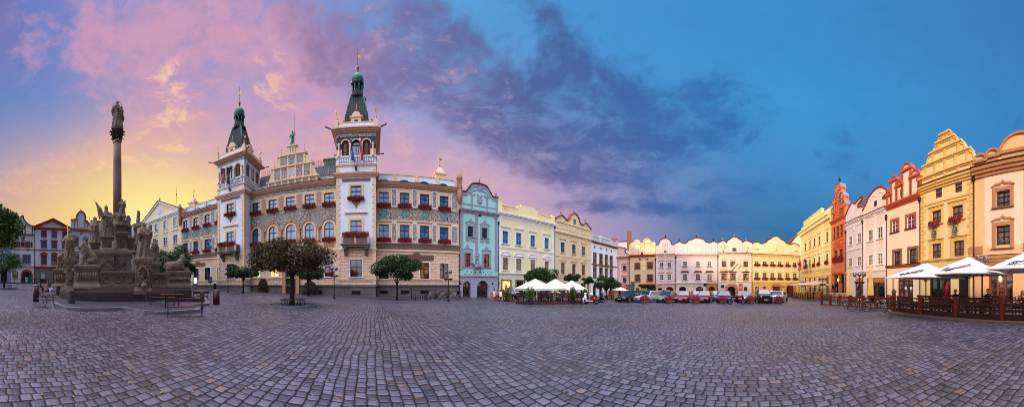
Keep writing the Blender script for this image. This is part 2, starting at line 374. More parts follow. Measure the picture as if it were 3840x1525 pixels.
def thing(name,label,cat,loc=(0,0,0),rz=0.0,group=None):
 o=bpy.data.objects.new(name,None);C.objects.link(o);o.location=loc;o.rotation_euler=(0,0,rz);o.empty_display_size=.3
 return tag(o,label,cat,group)
def kids(o):return[x for x in C.objects if x.parent==o]
def build_tree():
 t={}
 for x in C.objects:t.setdefault(x.parent,[]).append(x)
 return t
def dup(root,loc,rz,label,group=None,name=None):
 r=root.copy();C.objects.link(r);r.location=loc;r.rotation_euler=(0,0,rz);r['label']=label
 if group:r['group']=group
 ch=[x for x in root.children]
 for c0 in ch:
  c=c0 .copy();C.objects.link(c);c.parent=r
  for g in c0 .children:
   d=g.copy();C.objects.link(d);d.parent=c
 return r
def recolour(root,mapping):
 cache=recolour.cache
 for o in list(root.children_recursive)+[root]:
  if o.type!='MESH':continue
  if any(m and m.name in mapping for m in o.data.materials):
   key=(o.data.name,tuple(sorted((k,v.name)for k,v in mapping.items())))
   if key not in cache:
    me=o.data.copy()
    for i,m in enumerate(me.materials):
     if m and m.name in mapping:me.materials[i]=mapping[m.name]
    cache[key]=me
   o.data=cache[key]
recolour.cache={}
# ---- shared materials
M_white=mat('white_plaster','e6e2de',dirt=.25,vs=.5);M_cream=mat('cream_plaster','ecdfae',dirt=.15,vs=.5);M_beige=mat('beige_plaster','e3c9a0',dirt=.2,vs=.5)
M_peach=mat('peach_stone','e8c29c',dirt=.15,vs=.8);M_peachd=mat('peach_trim','cfa586',dirt=.2,vs=.9)
M_greyp=mat('grey_plaster','c9c8cb',dirt=.3,vs=.5);M_greyt=mat('grey_trim','9a8f9c',dirt=.2);M_turq=mat('turquoise_plaster','a2d2c6',dirt=.12,vs=.5)
M_pink=mat('pink_plaster','e8b0b0',dirt=.15);M_pale=mat('pale_pink_plaster','ecd2cc',dirt=.12,vs=.4);M_yel=mat('yellow_plaster','ecdaac',dirt=.1,vs=.5)
M_yellow2=mat('pale_yellow_plaster','f2dea0',dirt=.12,vs=.5);M_ochre=mat('ochre_trim','dfa838',dirt=.1);M_orange=mat('orange_plaster','d28058',dirt=.2)
M_oran2=mat('orange_relief','c8623a',dirt=.3);M_red=mat('red_trim','b2412a',dirt=.15);M_brick=mat('brick_red_trim','c1543a',dirt=.2)
M_brownt=mat('brown_trim','8a6248',dirt=.2);M_sand=mat('sandstone_brown','a8866c',dirt=.4,bump=.4);M_ochp=mat('apricot_plaster','e8c496',dirt=.12);M_apt=mat('apricot_trim','b98660',dirt=.2)
M_whitet=mat('white_trim','e9e6e4',dirt=.1,var=.06);M_winw=mat('white_window_paint','dedad4',rough=.5,var=.05)
M_winr=mat('dark_red_window_paint','5a231c',rough=.45,var=.1);M_winb=mat('brown_window_paint','4a3226',rough=.5,var=.1);M_wing=mat('grey_window_paint','8d8578',rough=.5,var=.1)
M_wink=mat('black_window_paint','1d1c20',rough=.5,var=.1);M_wino=mat('orange_wood_paint','9a4a22',rough=.5,var=.15,vs=4)
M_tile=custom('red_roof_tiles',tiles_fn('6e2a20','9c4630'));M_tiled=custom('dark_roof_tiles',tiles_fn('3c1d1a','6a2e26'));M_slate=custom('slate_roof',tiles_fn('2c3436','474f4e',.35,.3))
M_copper=mat('dark_copper','1f2f30',rough=.45,metal=.3,var=.3,vs=2);M_verd=mat('green_copper','3a7862',rough=.5,metal=.2,var=.35,vs=2.2);M_gold=mat('gilding','b07c30',rough=.4,metal=1.0,var=.1)
M_gut=mat('gutter_metal','2c2624',rough=.5,metal=.4,var=.2);M_iron=mat('black_iron','17171a',rough=.5,metal=.3,var=.2,vs=6);M_grey_metal=mat('grey_metal','8b8f92',rough=.35,metal=.7)
M_plinth=custom('granite_plinth',blocks_fn('75665c','453c38',1.3,.75,.012,.5));M_rust=custom('rusticated_blocks',blocks_fn('ecc29e','a47860',.95,.36,.022))
M_rusw=custom('banded_cream',blocks_fn('dfe0c0','b3b195',60,.42,.018));M_rusy=custom('banded_yellow',blocks_fn('efd08c','c09a58',1.2,.40,.018));M_rusg=custom('banded_grey',blocks_fn('a9a2ac','8a8290',40,.42,.014));M_rusb=custom('banded_beige',blocks_fn('dcc49c','b79a74',40,.42,.014))
M_rusw2=custom('banded_white',blocks_fn('eadfd6','c6b7ae',40,.40,.014));M_rusbr=custom('banded_brown',blocks_fn('8d7a68','6c5c50',.9,.36,.02))
M_scr=custom('sgraffito_scrolls',scroll_fn('3c3230','d4c2b0',4.0,.54));M_scr2=custom('sgraffito_fine',scroll_fn('443834','d6c6b6',6.0,.54,3.));M_scr3=custom('sgraffito_brown',scroll_fn('5a463c','8a6c5c',6,.56,9.))
M_sgl=custom('sgraffito_tower',scroll_fn('30323a','6e7078',3.2,.75,5.));M_relief=mat('brown_relief','6e5140',bump=1.0,bs=9,dirt=.5);M_mural=mat('mural_panel','b98b72',var=.35,vs=3)
M_glassb=custom('glass_sky_tint',glass_fn('1d5478',.32,curtain_refl='3f88b4'));M_glassd=custom('glass_dark',glass_fn('14161a',.45,curtain_refl='2c2c30'));M_glassw=custom('glass_curtained',glass_fn('3a3230',.5,curtain_refl='8a7f74'))  # blue panes: reflected sky is put into both base tones
M_glassr=custom('glass_warm',glass_fn('3c201a',.7,curtain_refl='6a4030'));M_lit=mat('lit_window_yellow','ffd870',emit=1.3,var=.1);M_litw=mat('lit_doorway_amber','e88a20',emit=1.0,var=.2,vs=2);M_bulb=mat('lamp_glow','ffd890',emit=9,var=0)
M_door=mat('brown_door_wood','5b3020',rough=.6,var=.25,vs=3);M_dark=mat('dark_interior','120f0e',var=.1);M_wood=mat('orange_wood','b0703a',rough=.6,var=.25,vs=3)
M_fl=None
M_black=mat('black_board','101012',rough=.5);M_paper=mat('white_paper','d8d8d8',var=.05)
# ---- facades
class Row:
 def __init__(s,u0,D):
  s.u0,s.D,s.t0=u0,D,th(u0);s.p=Vector((sin(s.t0),cos(s.t0),0));s.s=Vector((cos(s.t0),-sin(s.t0),0));s.rz=-s.t0
 def S(s,u,off=0.0):return(s.D-off)*tan(th(u)-s.t0)
 def pt(s,sv,n=0.0):q=s.p*(s.D-n)+s.s*sv;return Vector((q.x,q.y,gz(q.x,q.y)))
class Bld:
 def __init__(s,row,ua,ub,name,label,cat,off=0.0,depth=10.0,dz=0.0):
  s.row,s.off=row,off;a,b=row.S(ua,off),row.S(ub,off);s.mid=(a+b)/2;s.w=abs(b-a);s.x0,s.x1=-s.w/2,s.w/2;s.depth=depth
  ga,gb=row.pt(a,off),row.pt(b,off);base=row.pt(s.mid,off);s.zb=min(ga.z,gb.z)+dz;base.z=s.zb
  s.e=thing(name,label,cat,base,row.rz);s.op=[];s.extra=0
 def X(s,u,off=0.0):return s.row.S(u,s.off+off)-s.mid
 def Z(s,u,v,off=0.0):return EYE+(VH-v)*(s.row.D-s.off-off)/cos(th(u)-s.row.t0)/FL-s.zb
def wallmesh(mb,x0,x1,z0,z1,ops,y=0.0,bands=(),depth=10.0,rev=.2,m=0,mrev=None,sides=True):
 """A wall front with real openings and reveals; ops = (xa, xb, za, zb, arch rise)."""
 mr=m if mrev is None else mrev
 ops=[o for o in ops if o[1]>x0 and o[0]<x1 and o[3]>z0 and o[2]<z1]
 xs=sorted({round(q,4)for q in[x0,x1]+[a for o in ops for a in o[:2]]if x0-1e-6<=q<=x1+1e-6})
 zs=sorted({round(q,4)for q in[z0,z1]+[a for o in ops for a in o[2:4]]+[b[0]for b in bands]if z0-1e-6<=q<=z1+1e-6})
 def mi(z):
  for top,k in bands:
   if z<top:return k
  return m
 for j in range(len(zs)-1):
  zc=(zs[j]+zs[j+1])/2;run=None
  for i in range(len(xs)):
   solid=i<len(xs)-1 and not any(o[0]<(xs[i]+xs[i+1])/2<o[1]and o[2]<zc<o[3]for o in ops)
   if solid and run is None:run=xs[i]
   if not solid and run is not None:
    xe=xs[i];mb.face([(run,y,zs[j]),(xe,y,zs[j]),(xe,y,zs[j+1]),(run,y,zs[j+1])],mi(zc));run=None
 for o in ops:
  a,b,c,d,rise=o[:5];yb=y+rev
  k=mi((c+d)/2)if mrev is None else mr
  mb.face([(a,y,c),(a,y,d-rise),(a,yb,d-rise),(a,yb,c)],k);mb.face([(b,y,d-rise),(b,y,c),(b,yb,c),(b,yb,d-rise)],k)
  mb.face([(a,y,c),(a,yb,c),(b,yb,c),(b,y,c)],k)
  if rise:
   n=10;arc=[((a+b)/2-(b-a)/2*cos(pi*i/n),d-rise+rise*sin(pi*i/n))for i in range(n+1)]
   h=n//2
   mb.face([(a,y,d)]+[(x,y,z)for x,z in arc[:h+1]][::1],k)if False else None
   mb.face([(x,y,z)for x,z in[(a,d)]+arc[:h+1]],mi(d));mb.face([(x,y,z)for x,z in arc[h:]+[(b,d)]],mi(d))
   for i in range(n):mb.face([(arc[i][0],y,arc[i][1]),(arc[i+1][0],y,arc[i+1][1]),(arc[i+1][0],yb,arc[i+1][1]),(arc[i][0],yb,arc[i][1])],k)
  else:mb.face([(a,y,d),(b,y,d),(b,yb,d),(a,yb,d)],k)
 if sides:
  D=y+depth;k=m
  mb.face([(x0,y,z0),(x0,y,z1),(x0,D,z1),(x0,D,z0)],k);mb.face([(x1,y,z1),(x1,y,z0),(x1,D,z0),(x1,D,z1)],k)
  mb.face([(x0,D,z0),(x0,D,z1),(x1,D,z1),(x1,D,z0)],k);mb.face([(x0,y,z1),(x1,y,z1),(x1,D,z1),(x0,D,z1)],k)
WC={}
def hoodpts(w,kind):
 h=w/2
 if kind=='tri':return[(-h,0),(h,0),(h,.08),(0,.08+w*.24),(-h,.08)]
 if kind=='seg':return[(-h,0),(h,0),(h,.08)]+[(h*cos(pi*i/8),.08+w*.2*sin(pi*i/8))for i in range(1,8)]+[(-h,.08)]
 if kind=='curl':return[(-h,0),(-h*.55,.12),(-h*.2,.12),(0,.30),(h*.2,.12),(h*.55,.12),(h,0),(h,.12),(h*.62,.28),(h*.25,.30),(0,.50),(-h*.25,.30),(-h*.62,.28),(-h,.12)]
 return[(-h,0),(h,0),(h+.05,.16),(-h-.05,.16)]
def win(b,x,w,z0,z1,cm=None,cw=.14,cd=.06,sash=None,bars=(2,2),glass=None,arch=False,sill=True,hood=None,hz=.12,hm=None,hw=None,y=0.0,sillm=None,rev=.2,name='window',label=None,tr=None,cbot=None,mid=None,pd=.14):
 """A window: opening in the wall, casing, sill, hood, sash bars and pane."""
 rise=(w/2 if arch is True else(arch or 0));b.op.append((x-w/2,x+w/2,z0,z1,rise,y))
 cm=cm or M_whitet;sash=sash or M_winw;glass=glass or M_glassd;h=z1-z0
 key=(round(w,2),round(h,2),cm.name,cw,cd,sash.name,bars,glass.name,rise>0,round(rise,2),sill,hood,hz,hm.name if hm else '',hw,sillm.name if sillm else '',tr,cbot,pd)
 if key not in WC:
  c=MB();e=.0
  if cw>0:
   c.box(-w/2-cw,-w/2-e,-cd,.01,(0 if cbot is None else-cbot),h-rise,0);c.box(w/2+e,w/2+cw,-cd,.01,(0 if cbot is None else-cbot),h-rise,0)
   if rise:
    n=10
    for i in range(n):
     a0,a1=pi*i/n,pi*(i+1)/n;q=[(-cos(a)*r_,h-rise+sin(a)*(rise if r_==w/2 else rise+cw))for a,r_ in((a0,w/2),(a0,w/2+cw),(a1,w/2+cw),(a1,w/2))]
     c.prism(q,-cd,.01,0)
   else:c.box(-w/2-cw,w/2+cw,-cd-.002,.01,h,h+cw,0)
   if cbot:c.box(-w/2-cw,w/2+cw,-cd-.002,.01,-cbot-.02,-.02,0)
  if sill:c.box(-w/2-cw-.05,w/2+cw+.05,-.14-cd,.0,-.11,-.02,1)
  if not c.v:c.box(-w/2,w/2,0.05,.06,-.03,0)
  cme=c.mesh(name,[cm,sillm or cm])
  p=MB()
  if rise:
   n=10;p.face([(-w/2,pd,0),(w/2,pd,0)]+[(w/2*cos(pi*i/n),pd,h-rise+rise*sin(pi*i/n))for i in range(n+1)])
  else:p.face([(-w/2,pd,0),(w/2,pd,0),(w/2,pd,h),(-w/2,pd,h)])
  p.box(-w/2,w/2,pd+.01,pd+.03,0,h-rise,1)if False else None
  pme=p.mesh('pane',[glass])
  s_=MB();t=.065;ya,yb_=pd-.07,pd-.01
  s_.box(-w/2,-w/2+t,ya,yb_,0,h-rise*.7);s_.box(w/2-t,w/2,ya,yb_,0,h-rise*.7);s_.box(-w/2+t,w/2-t,ya,yb_,0,t)
  if rise:
   n=8
   for i in range(n):
    a0,a1=pi*i/n,pi*(i+1)/n;s_.prism([(-cos(a)*(w/2-dd),h-rise+sin(a)*(rise-dd))for a,dd in((a0,0),(a1,0),(a1,t),(a0,t))],ya,yb_)
  else:s_.box(-w/2+t,w/2-t,ya,yb_,h-t,h)
  for i in range(1,bars[0]):xx=-w/2+w*i/bars[0];s_.box(xx-.035,xx+.035,ya,yb_-.003,t,h-(0 if not rise else .05)-t*.0-.01)
  zz=[tr*h]if tr else[h*i/bars[1]for i in range(1,bars[1])]
  for z_ in zz:s_.box(-w/2+t,w/2-t,ya-.012,yb_-.006,z_-(.05 if tr else .025),z_+(.05 if tr else .025))
  sme=s_.mesh('sash',[sash])
  hme=None
  if hood:
   q=MB();ww=hw or w+2*cw+.16
   if hood=='curl':q.prism(hoodpts(ww,'curl'),-.14,.01,0)
   else:
    q.prism(hoodpts(ww,hood),-.10,.01,0);q.box(-ww/2-.06,ww/2+.06,-.20,.01,(.09 if hood=='flat' else-.03),(.17 if hood=='flat' else .05),0)
    if hood in('tri','seg'):
     pts=hoodpts(ww+.1,hood)[2:];q.ribbon([(p_[0],p_[1])for p_ in pts][::-1],.09,-.19,.01,0)
   hme=q.mesh('hood',[hm or cm])
  WC[key]=(cme,pme,sme,hme)
 cme,pme,sme,hme=WC[key]
 o=link(name,cme,b.e,(x,y,z0),label=label)
 link('pane',pme,o);link('sash',sme,o)
 if hme:link('hood',hme,o,(0,0,h+(cw if cw>0 else 0)+hz))
 return o
def body(b,z1,bands,mats,x0=None,x1=None,y=0.0,z0=-1.2,rev=.2,name='wall',depth=None):
 mb=MB();a=b.x0 if x0 is None else x0;c=b.x1 if x1 is None else x1
 ops=[o[:5]for o in b.op if abs(o[5]-y)<.01]
 wallmesh(mb,a,c,z0,z1,ops,y,bands,depth or b.depth,rev)
 return mb.ob(name,mats,b.e)
def course(b,z0,z1,proj,m,x0=None,x1=None,y=0.0,name='cornice',tiles=None,label=None,mt=None):
 a=b.x0 if x0 is None else x0;c=b.x1 if x1 is None else x1;mb=MB();h=z1-z0
 if h<.22:mb.box(a,c,y-proj,y+.02,z0,z1)
 else:
  mb.box(a,c,y-proj*.35,y+.02,z0,z0+h*.3);mb.box(a-.02,c+.02,y-proj*.7,y+.02,z0+h*.3,z0+h*.62);mb.box(a-.04,c+.04,y-proj,y+.02,z0+h*.62,z1)
 if tiles:mb.wedge(a-.05,c+.05,y-proj-.12,y+tiles,z1+.002,z1+.05,z1+.05+.45*(tiles+proj),1)
 return mb.ob(name,[m,mt or M_tile],b.e,label=label)
def gable(b,pts,m,y0=0.0,y1=.5,cop=None,ct=.16,cy=.12,name='gable',zb=None):
 """Attic gable: pts = outline top from left to right (local x, z)."""
 zl=min(p[1]for p in pts)if zb is None else zb
 mb=MB();mb.prism([(pts[0][0],zl)]+list(pts)+[(pts[-1][0],zl)],y0,y1);o=mb.ob(name,[m],b.e)
 if cop is not None:c=MB();c.ribbon([(x,z+.002)for x,z in pts],ct,y0-cy,y1+.05);c.ob('coping',[cop],b.e)
 return o
def arcp(xa,xb,z,rise,n=8):return[((xa+xb)/2-(xb-xa)/2*cos(pi*i/n),z+rise*sin(pi*i/n))for i in range(n+1)]
def spl(pts,n=4):
 out=[]
 for i in range(len(pts)-1):
  p0=pts[max(i-1,0)];p1=pts[i];p2=pts[i+1];p3=pts[min(i+2,len(pts)-1)]
  for k in range(n):
   t=k/n;out.append(tuple(.5*(2*p1[j]+(p2[j]-p0[j])*t+(2*p0[j]-5*p1[j]+4*p2[j]-p3[j])*t*t+(-p0[j]+3*p1[j]-3*p2[j]+p3[j])*t**3)for j in(0,1)))
 return out+[tuple(pts[-1])]
def finial(b,x,y,z,s=1.0,m=None,name='finial'):
 mb=MB();mb.lathe([(.14*s,0),(.14*s,.1*s),(.06*s,.16*s),(.06*s,.22*s),(.17*s,.36*s),(.19*s,.5*s),(.10*s,.66*s),(.04*s,.74*s),(.07*s,.8*s),(.02*s,.92*s)],10,(0,0,0))
 return mb.ob(name,[m or M_gut],b.e,(x,y,z))
def downpipe(b,x,z1,z0=0.0,m=None,head=True):
 mb=MB();mb.tube([(0,-.10,z0),(0,-.10,z1)],.055,8)
 if head:mb.lathe([(.07,z1-.45),(.15,z1-.32),(.17,z1),(.15,z1+.02)],8,(0,-.15,0))
 return mb.ob('downpipe',[m or M_gut],b.e,(x,0,0))
def pilasters(b,xs,z0,z1,w,m,proj=.07,cap=None,y=0.0):
 for x in xs:
  mb=MB();mb.box(x-w/2,x+w/2,y-proj,y+.01,z0,z1)
  if cap is not None:mb.box(x-w/2-.05,x+w/2+.05,y-proj-.07,y+.01,z1-.22,z1-.002);mb.box(x-w/2-.04,x+w/2+.04,y-proj-.05,y+.01,z0+.002,z0+.2)
  mb.ob('pilaster',[m],b.e)
def roof(b,z,ridge,m=None,y0=.3,x0=None,x1=None,hip=0.0,depth=None):
 a=b.x0 if x0 is None else x0;c=b.x1 if x1 is None else x1;D=depth or b.depth;ym=(y0+D)/2;mb=MB()
 mb.face([(a,y0,z),(c,y0,z),(c-hip,ym,z+ridge),(a+hip,ym,z+ridge)]);mb.face([(c,D,z),(a,D,z),(a+hip,ym,z+ridge),(c-hip,ym,z+ridge)])
 mb.face([(a,D,z),(a,y0,z),(a+hip,ym,z+ridge)]);mb.face([(c,y0,z),(c,D,z),(c-hip,ym,z+ridge)])
 return mb.ob('roof',[m or M_tile],b.e)
def chimney(b,x,y,z,w=.7,h=1.4,m=None):
 mb=MB();mb.box(-w/2,w/2,-.3,.3,0,h);mb.box(-w/2-.08,w/2+.08,-.38,.38,h,h+.15);return mb.ob('chimney',[m or M_brownt],b.e,(x,y,z))
def letters(txt,size,m,parent,loc,rz=0.0,ext=.01,name='lettering',align='CENTER'):
 cu=bpy.data.curves.new(name,'FONT');cu.body=txt;cu.size=size;cu.extrude=ext;cu.align_x=align;cu.resolution_u=2
 tmp=bpy.data.objects.new('t',cu);C.objects.link(tmp);bpy.context.view_layer.update()
 me=bpy.data.meshes.new_from_object(tmp);bpy.data.objects.remove(tmp);me.materials.clear();me.materials.append(m)
 for v in me.vertices:v.co=Vector((v.co.x,-v.co.z,v.co.y))
 return link(name,me,parent,loc,rz)
ORD=['first','second','third','fourth','fifth','sixth','seventh','eighth','ninth','tenth','eleventh','twelfth']
# leaves / blossom clumps: many small leaf faces through a volume
def leaf_cloud(mb,cx,cy,cz,rx,ry,rz_,n,size,rnd,m=0,shell=.55,flat=False,ms=None):
 for _ in range(n):
  while True:
   p=Vector((rnd.uniform(-1,1),rnd.uniform(-1,1),rnd.uniform(-1,1)))
   if shell<p.length<1:break
  c=Vector((cx+p.x*rx,cy+p.y*ry,cz+p.z*rz_));s=size*rnd.uniform(.6,1.3)
  nrm=(p.normalized()*.6+Vector((rnd.uniform(-1,1),rnd.uniform(-1,1),rnd.uniform(-.6,1.2)))).normalized()
  t=nrm.cross(Vector((rnd.uniform(-1,1),rnd.uniform(-1,1),.3))).normalized();bt=nrm.cross(t)
  mm=m if ms is None else rnd.choice(ms)
  mb.face([c-t*s,c-bt*s*.55+nrm*s*.1,c+t*s,c+bt*s*.55+nrm*s*.1],mm)
M_leafd=foliage_mat('leaf_dark_green','12240e','263f16','42581f');M_leafb=foliage_mat('leaf_autumn_brown','242612','443c1c','74562a');M_leafg=foliage_mat('leaf_green','1d3510','35521a','5a7426')
M_leafy=foliage_mat('leaf_close_green','16300e','2f5418','6c8a2a');M_bark=mat('tree_bark','2e241c',rough=.9,bump=.8,bs=25,var=.3,vs=5)
M_petr=foliage_mat('red_blossom','7a0c14','a81422','c83440');M_petm=foliage_mat('magenta_blossom','8a1048','b42460','d8506a')
FB={}
def flowerbox(loc,rz,w,label,group,h=.36,key='a',drop=.32,mats=None,trail=0.0):
 k=(round(w,1),key,trail)
 if k not in FB:
  rnd=random.Random(int(w*100)+len(FB));bx=MB();bx.box(-w/2,w/2,-.22,-.02,0,.18)
  lf=MB();pt=MB();n=int(620*w)
  for _ in range(n):
   x=rnd.uniform(-w/2-.08,w/2+.08);bulge=1-.35*abs(x)/(w/2)
   z=rnd.uniform(-drop,h)*bulge+.08;y=-.16-rnd.uniform(0,.26)*bulge
   q=pt if rnd.random()<.72 else lf
   leaf_cloud(q,x,y,z,.05,.05,.05,1,.065,rnd,shell=0)
  for _ in range(int(trail*300)):leaf_cloud(lf,rnd.gauss(0,w*.16),-.25+rnd.uniform(-.1,.1),-trail*rnd.random(),.05,.05,.05,1,.05,rnd,shell=0)
  FB[k]=(bx.mesh('flower_box',[M_winb]),lf.mesh('foliage',[M_leafd]),pt.mesh('blossom',[mats or M_petr]))
 a,l_,p_=FB[k];o=link('flower_box',a,None,loc,rz);tag(o,label,'flower box',group)
 link('foliage',l_,o);link('blossom',p_,o);return o
def fb_on(b,x,z,w,label,group,y=-.06,**kw):
 p=b.e.matrix_basis@Vector((x,y,z))if False else(b.e.location+Matrix.Rotation(b.row.rz,3,'Z')@Vector((x,y,z)))
 return flowerbox(p,b.row.rz,w,label,group,**kw)
# ==== TOWN HALL
T=Row(1400,30.4);FR=Row(2632,57.0);RR=Row(4100,18.0);LR=Row(0,51.0)
TH=Bld(T,680,1722,'town_hall','large town hall with two green spired towers and black scrollwork on pale walls','town hall',depth=11)
b=TH;tp=1.9
uR=1562
zr=lambda v:b.Z(uR,v)
plz=b.Z(1440,1068.5)
# --- wings
wing=dict(cm=M_peach,cw=.27,cd=.09,sash=M_winr,bars=(2,2),tr=.62,glass=M_glassb,pd=.16)
zg1,zg0=zr(984),zr(1046);z1b,z1t=zr(901),zr(845);z2b,z2t=zr(775),zr(726);zc0=zr(694);zpar=zr(651)
groups='red geranium boxes on the town hall windows'
def medallion(x,z):
 mb=MB();n=20
 mb.lathe([(.50,0),(.50,.03),(.40,.045),(.40,0.02)],n,m=0);mb.lathe([(.38,.0),(.38,.035)],n,m=1);mb.lathe([(.20,.0),(.16,.06),(.05,.07)],10,m=0)
 me=mb.mesh('medallion',[M_scr2,mat('turquoise_medallion','3f9aa0')])
 for v in me.vertices:v.co=Vector((v.co.x,-v.co.z,v.co.y))
 link('medallion',me,b.e,(x,-.045,z))
def panel(bb,x0,x1,z0,z1,m,pr=.05,y=0.0,border=M_whitet,name='sgraffito_panel'):
 mb=MB();mb.box(x0,x1,y-pr,y+.01,z0,z1,0)
 if border:mb.box(x0+.07,x1-.07,y-pr-.006,y,z0+.07,z1-.07,1)
 return mb.ob(name,[border or m,m],bb.e)
for side,us in(('right',(1439,1517,1592,1665)),('left',(702,740,781,817))):
 xs=[b.X(u)for u in us]
 if side=='left':c0=b.X(824,tp);xs=[c0-1.45-2.72*i for i in(3,2,1,0)];a,c=b.X(680),b.X(822,tp)+.2
 else:a,c=b.X(1404,tp)-.2,b.X(1722)
 for i,x in enumerate(xs):
  lab=ORD[i]if side=='right' else ORD[i]
  win(b,x,1.28,z2b,z2t,sill=True,**wing)
  win(b,x,1.28,z1b,z1t,hood='flat',hz=.02,hm=M_peachd,**wing)
  if not(side=='right' and i==1):win(b,x,1.3,zg0,zg1,cm=M_whitet,cw=.10,cd=.04,sash=M_winr,bars=(2,2),tr=.6,glass=M_glassr if side=='right' else M_glassd,rev=.25)
  fb_on(b,x,z2b-.12,1.65,f'red geranium box under the {lab} upper window of the town hall {side} wing',groups)
  fb_on(b,x,z1b-.12,1.65,f'red geranium box under the {lab} lower window of the town hall {side} wing',groups)
  medallion(x,(zr(785)+zr(823))/2)
 ed=[a+.15]+[q for x in xs for q in(x-.98,x+.98)]+[c-.15]
 for k in range(0,len(ed),2):
  x0_,x1_=ed[k]+.04,ed[k+1]-.04
  if x1_-x0_<.2:continue
  if x1_-x0_>1.2 and side=='right' and k==len(ed)-2:x0_,x1_=x0_+.05,x0_+1.1
  panel(b,x0_,x1_,zr(776),zr(712),M_scr2);panel(b,x0_,x1_,zr(905),zr(838),M_scr2)
 mb=MB();mb.box(a+.1,c-.1,-.03,.01,zr(826),zr(782));mb.ob('sgraffito_frieze',[M_scr],b.e)
 mb=MB();mb.box(a+.1,c-.1,-.03,.01,zr(711),zr(689));mb.ob('sgraffito_frieze',[M_scr2],b.e)
 mb=MB();mb.box(a+.1,c-.1,-.035,.01,zr(937),zr(916));mb.ob('sgraffito_frieze',[M_scr3],b.e)
 course(b,zr(783),zr(779),.14,M_peachd,a,c);course(b,zr(915),zr(910),.16,M_peachd,a,c);course(b,zr(943),zr(937),.18,M_peach,a,c)
 course(b,zr(1050),zr(1045),.14,M_peachd,a,c,name='sill_course');course(b,plz-.12,plz+.05,.22,M_plinth,a,c,name='plinth_cap')
 course(b,zc0-.42,zc0+.02,.55,M_peachd,a-(0.2 if side=='left' else 0),c+(.2 if side=='right' else 0),tiles=1.0,mt=M_slate)
 body(b,zc0,[(plz,1),(zr(940),2)],[M_peach,M_plinth,M_rust],a,c)
 mb=MB();mb.box(a,c,.9,1.3,zc0,zpar+.05);mb.box(a-.05,c+.05,.8,1.4,zpar+.05,zpar+.2,1)
 for i in range(5):x=a+(c-a)*i/4;x=min(max(x,a+.25),c-.25);mb.box(x-.25,x+.25,.78,1.0,zc0,zpar+.02,1)
 mb.ob('parapet',[M_whitet,M_peach],b.e)
 for i,x in enumerate(xs):
  mb=MB();mb.prism(arcp(x-.75,x+.75,zc0+.25,.5)+[(x+.75,zc0),(x-.75,zc0)],.3,1.2);mb.prism(arcp(x-.62,x+.62,zc0+.25,.38)+[(x+.62,zc0+.1),(x-.62,zc0+.1)],.27,.32,1);mb.ob('dormer',[M_slate,M_glassd],b.e)
 roof(b,zpar-.2,1.6,M_slate,1.5,a,c)
 ex=(a-.05 if side=='left' else c-.1);mb=MB()
 mb.lathe([(.12,zc0-2.0),(.30,zc0-1.2),(.42,zc0-.6),(.34,zc0-.4),(.30,zc0+1.3),(.42,zc0+1.4),(.42,zc0+1.55),(.36,zc0+1.7),(.30,zc0+2.0),(.12,zc0+2.25),(.02,zc0+2.3)],12,(ex,-.35,0));mb.ob('corner_turret',[M_apt],b.e)
# roof ornaments on the right wing, mirrored on the left
for sx,c1 in((1,b.X(1404,tp)),(-1,b.X(824,tp))):
 xc=c1+sx*4.6
 chimney(b,c1+sx*2.2,2.6,zpar-.4,1.2,1.2,M_whitet);chimney(b,c1+sx*6.0,2.6,zpar-.4,1.6,.9,M_peach)
 mb=MB();xx=c1+sx*9.3;mb.box(xx-.75,xx+.75,1.2,2.4,zpar,zpar+.9);mb.box(xx-.9,xx+.9,1.05,2.55,zpar+.9,zpar+1.1);mb.lathe([(.7,1.1),(.35,1.8),(.1,2.2)],4,(xx,1.8,zpar),sq=True,sm=False)
 mb.lathe([(.05,2.2),(.14,2.35),(.14,2.5),(.03,2.6),(.02,3.7)],8,(xx,1.8,zpar),m=1);mb.box(xx,xx+.4,1.79,1.81,zpar+3.2,zpar+3.45,1);mb.ob('roof_pinnacle',[M_peach,M_gold],b.e)
# --- middle part: five bays with arches
us5=(945,1022,1090,1159,1233);a,c=b.X(936)-.3,b.X(1264,tp)+.3
x5=[b.X(u)for u in(961,1022,1091,1160,1234)];sp=(x5[-1]-x5[0])/4;x5=[x5[0]+sp*i for i in range(5)]
uM=1159;zm=lambda v:b.Z(uM,v)-.18
m2b,m2t=zm(767),zm(725);m1b,m1t=zm(896),zm(831);mg0,mg1=b.Z(1160,1037),b.Z(1160,976)
gut=zm(683)
for i,x in enumerate(x5):
 win(b,x,1.3,m2b,m2t,**wing)
 win(b,x,1.3,m1b,m1t,cm=M_peach,cw=.26,cd=.07,sash=M_winr,bars=(2,2),tr=.62,glass=M_glassb,arch=True,pd=.16)
 fb_on(b,x,m2b-.12,1.65,f'red geranium box under the {ORD[i]} upper window between the town hall towers',groups)
 fb_on(b,x,m1b-.12,1.65,f'red geranium box under the {ORD[i]} arched window between the town hall towers',groups)
 if i==2:pass
 else:win(b,x+(.25 if i==1 else 0),1.25,mg0,mg1-.1,cm=M_whitet,cw=.10,cd=.04,sash=M_winr,bars=(2,2),tr=.6,glass=M_lit if i in(0,1)else M_glassr,label='lit yellow window glowing behind the tree' if i in(0,1)else None)
 r=sp/2-.18;mb=MB();n=14;zc=m1t-.65
 def ringm(r0,r1,y0,mi):
  for k in range(n):
   a0,a1=pi*k/n,pi*(k+1)/n;mb.prism([(x-cos(q)*rr,zc+sin(q)*rr)for q,rr in((a0,r0),(a0,r1),(a1,r1),(a1,r0))],y0,.01,mi)
 ringm(.93,r-.15,-.03,1);ringm(r-.15,r+.04,-.12,0)
 mb.box(x-r+.15,x-.93,-.03,.01,m1b-.1,zc,1);mb.box(x+.93,x+r-.15,-.03,.01,m1b-.1,zc,1);mb.box(x-.12,x+.12,-.2,0,zc+r-.2,zc+r+.25,0)
 mb.ob('window_arch',[M_apt,M_scr2],b.e)
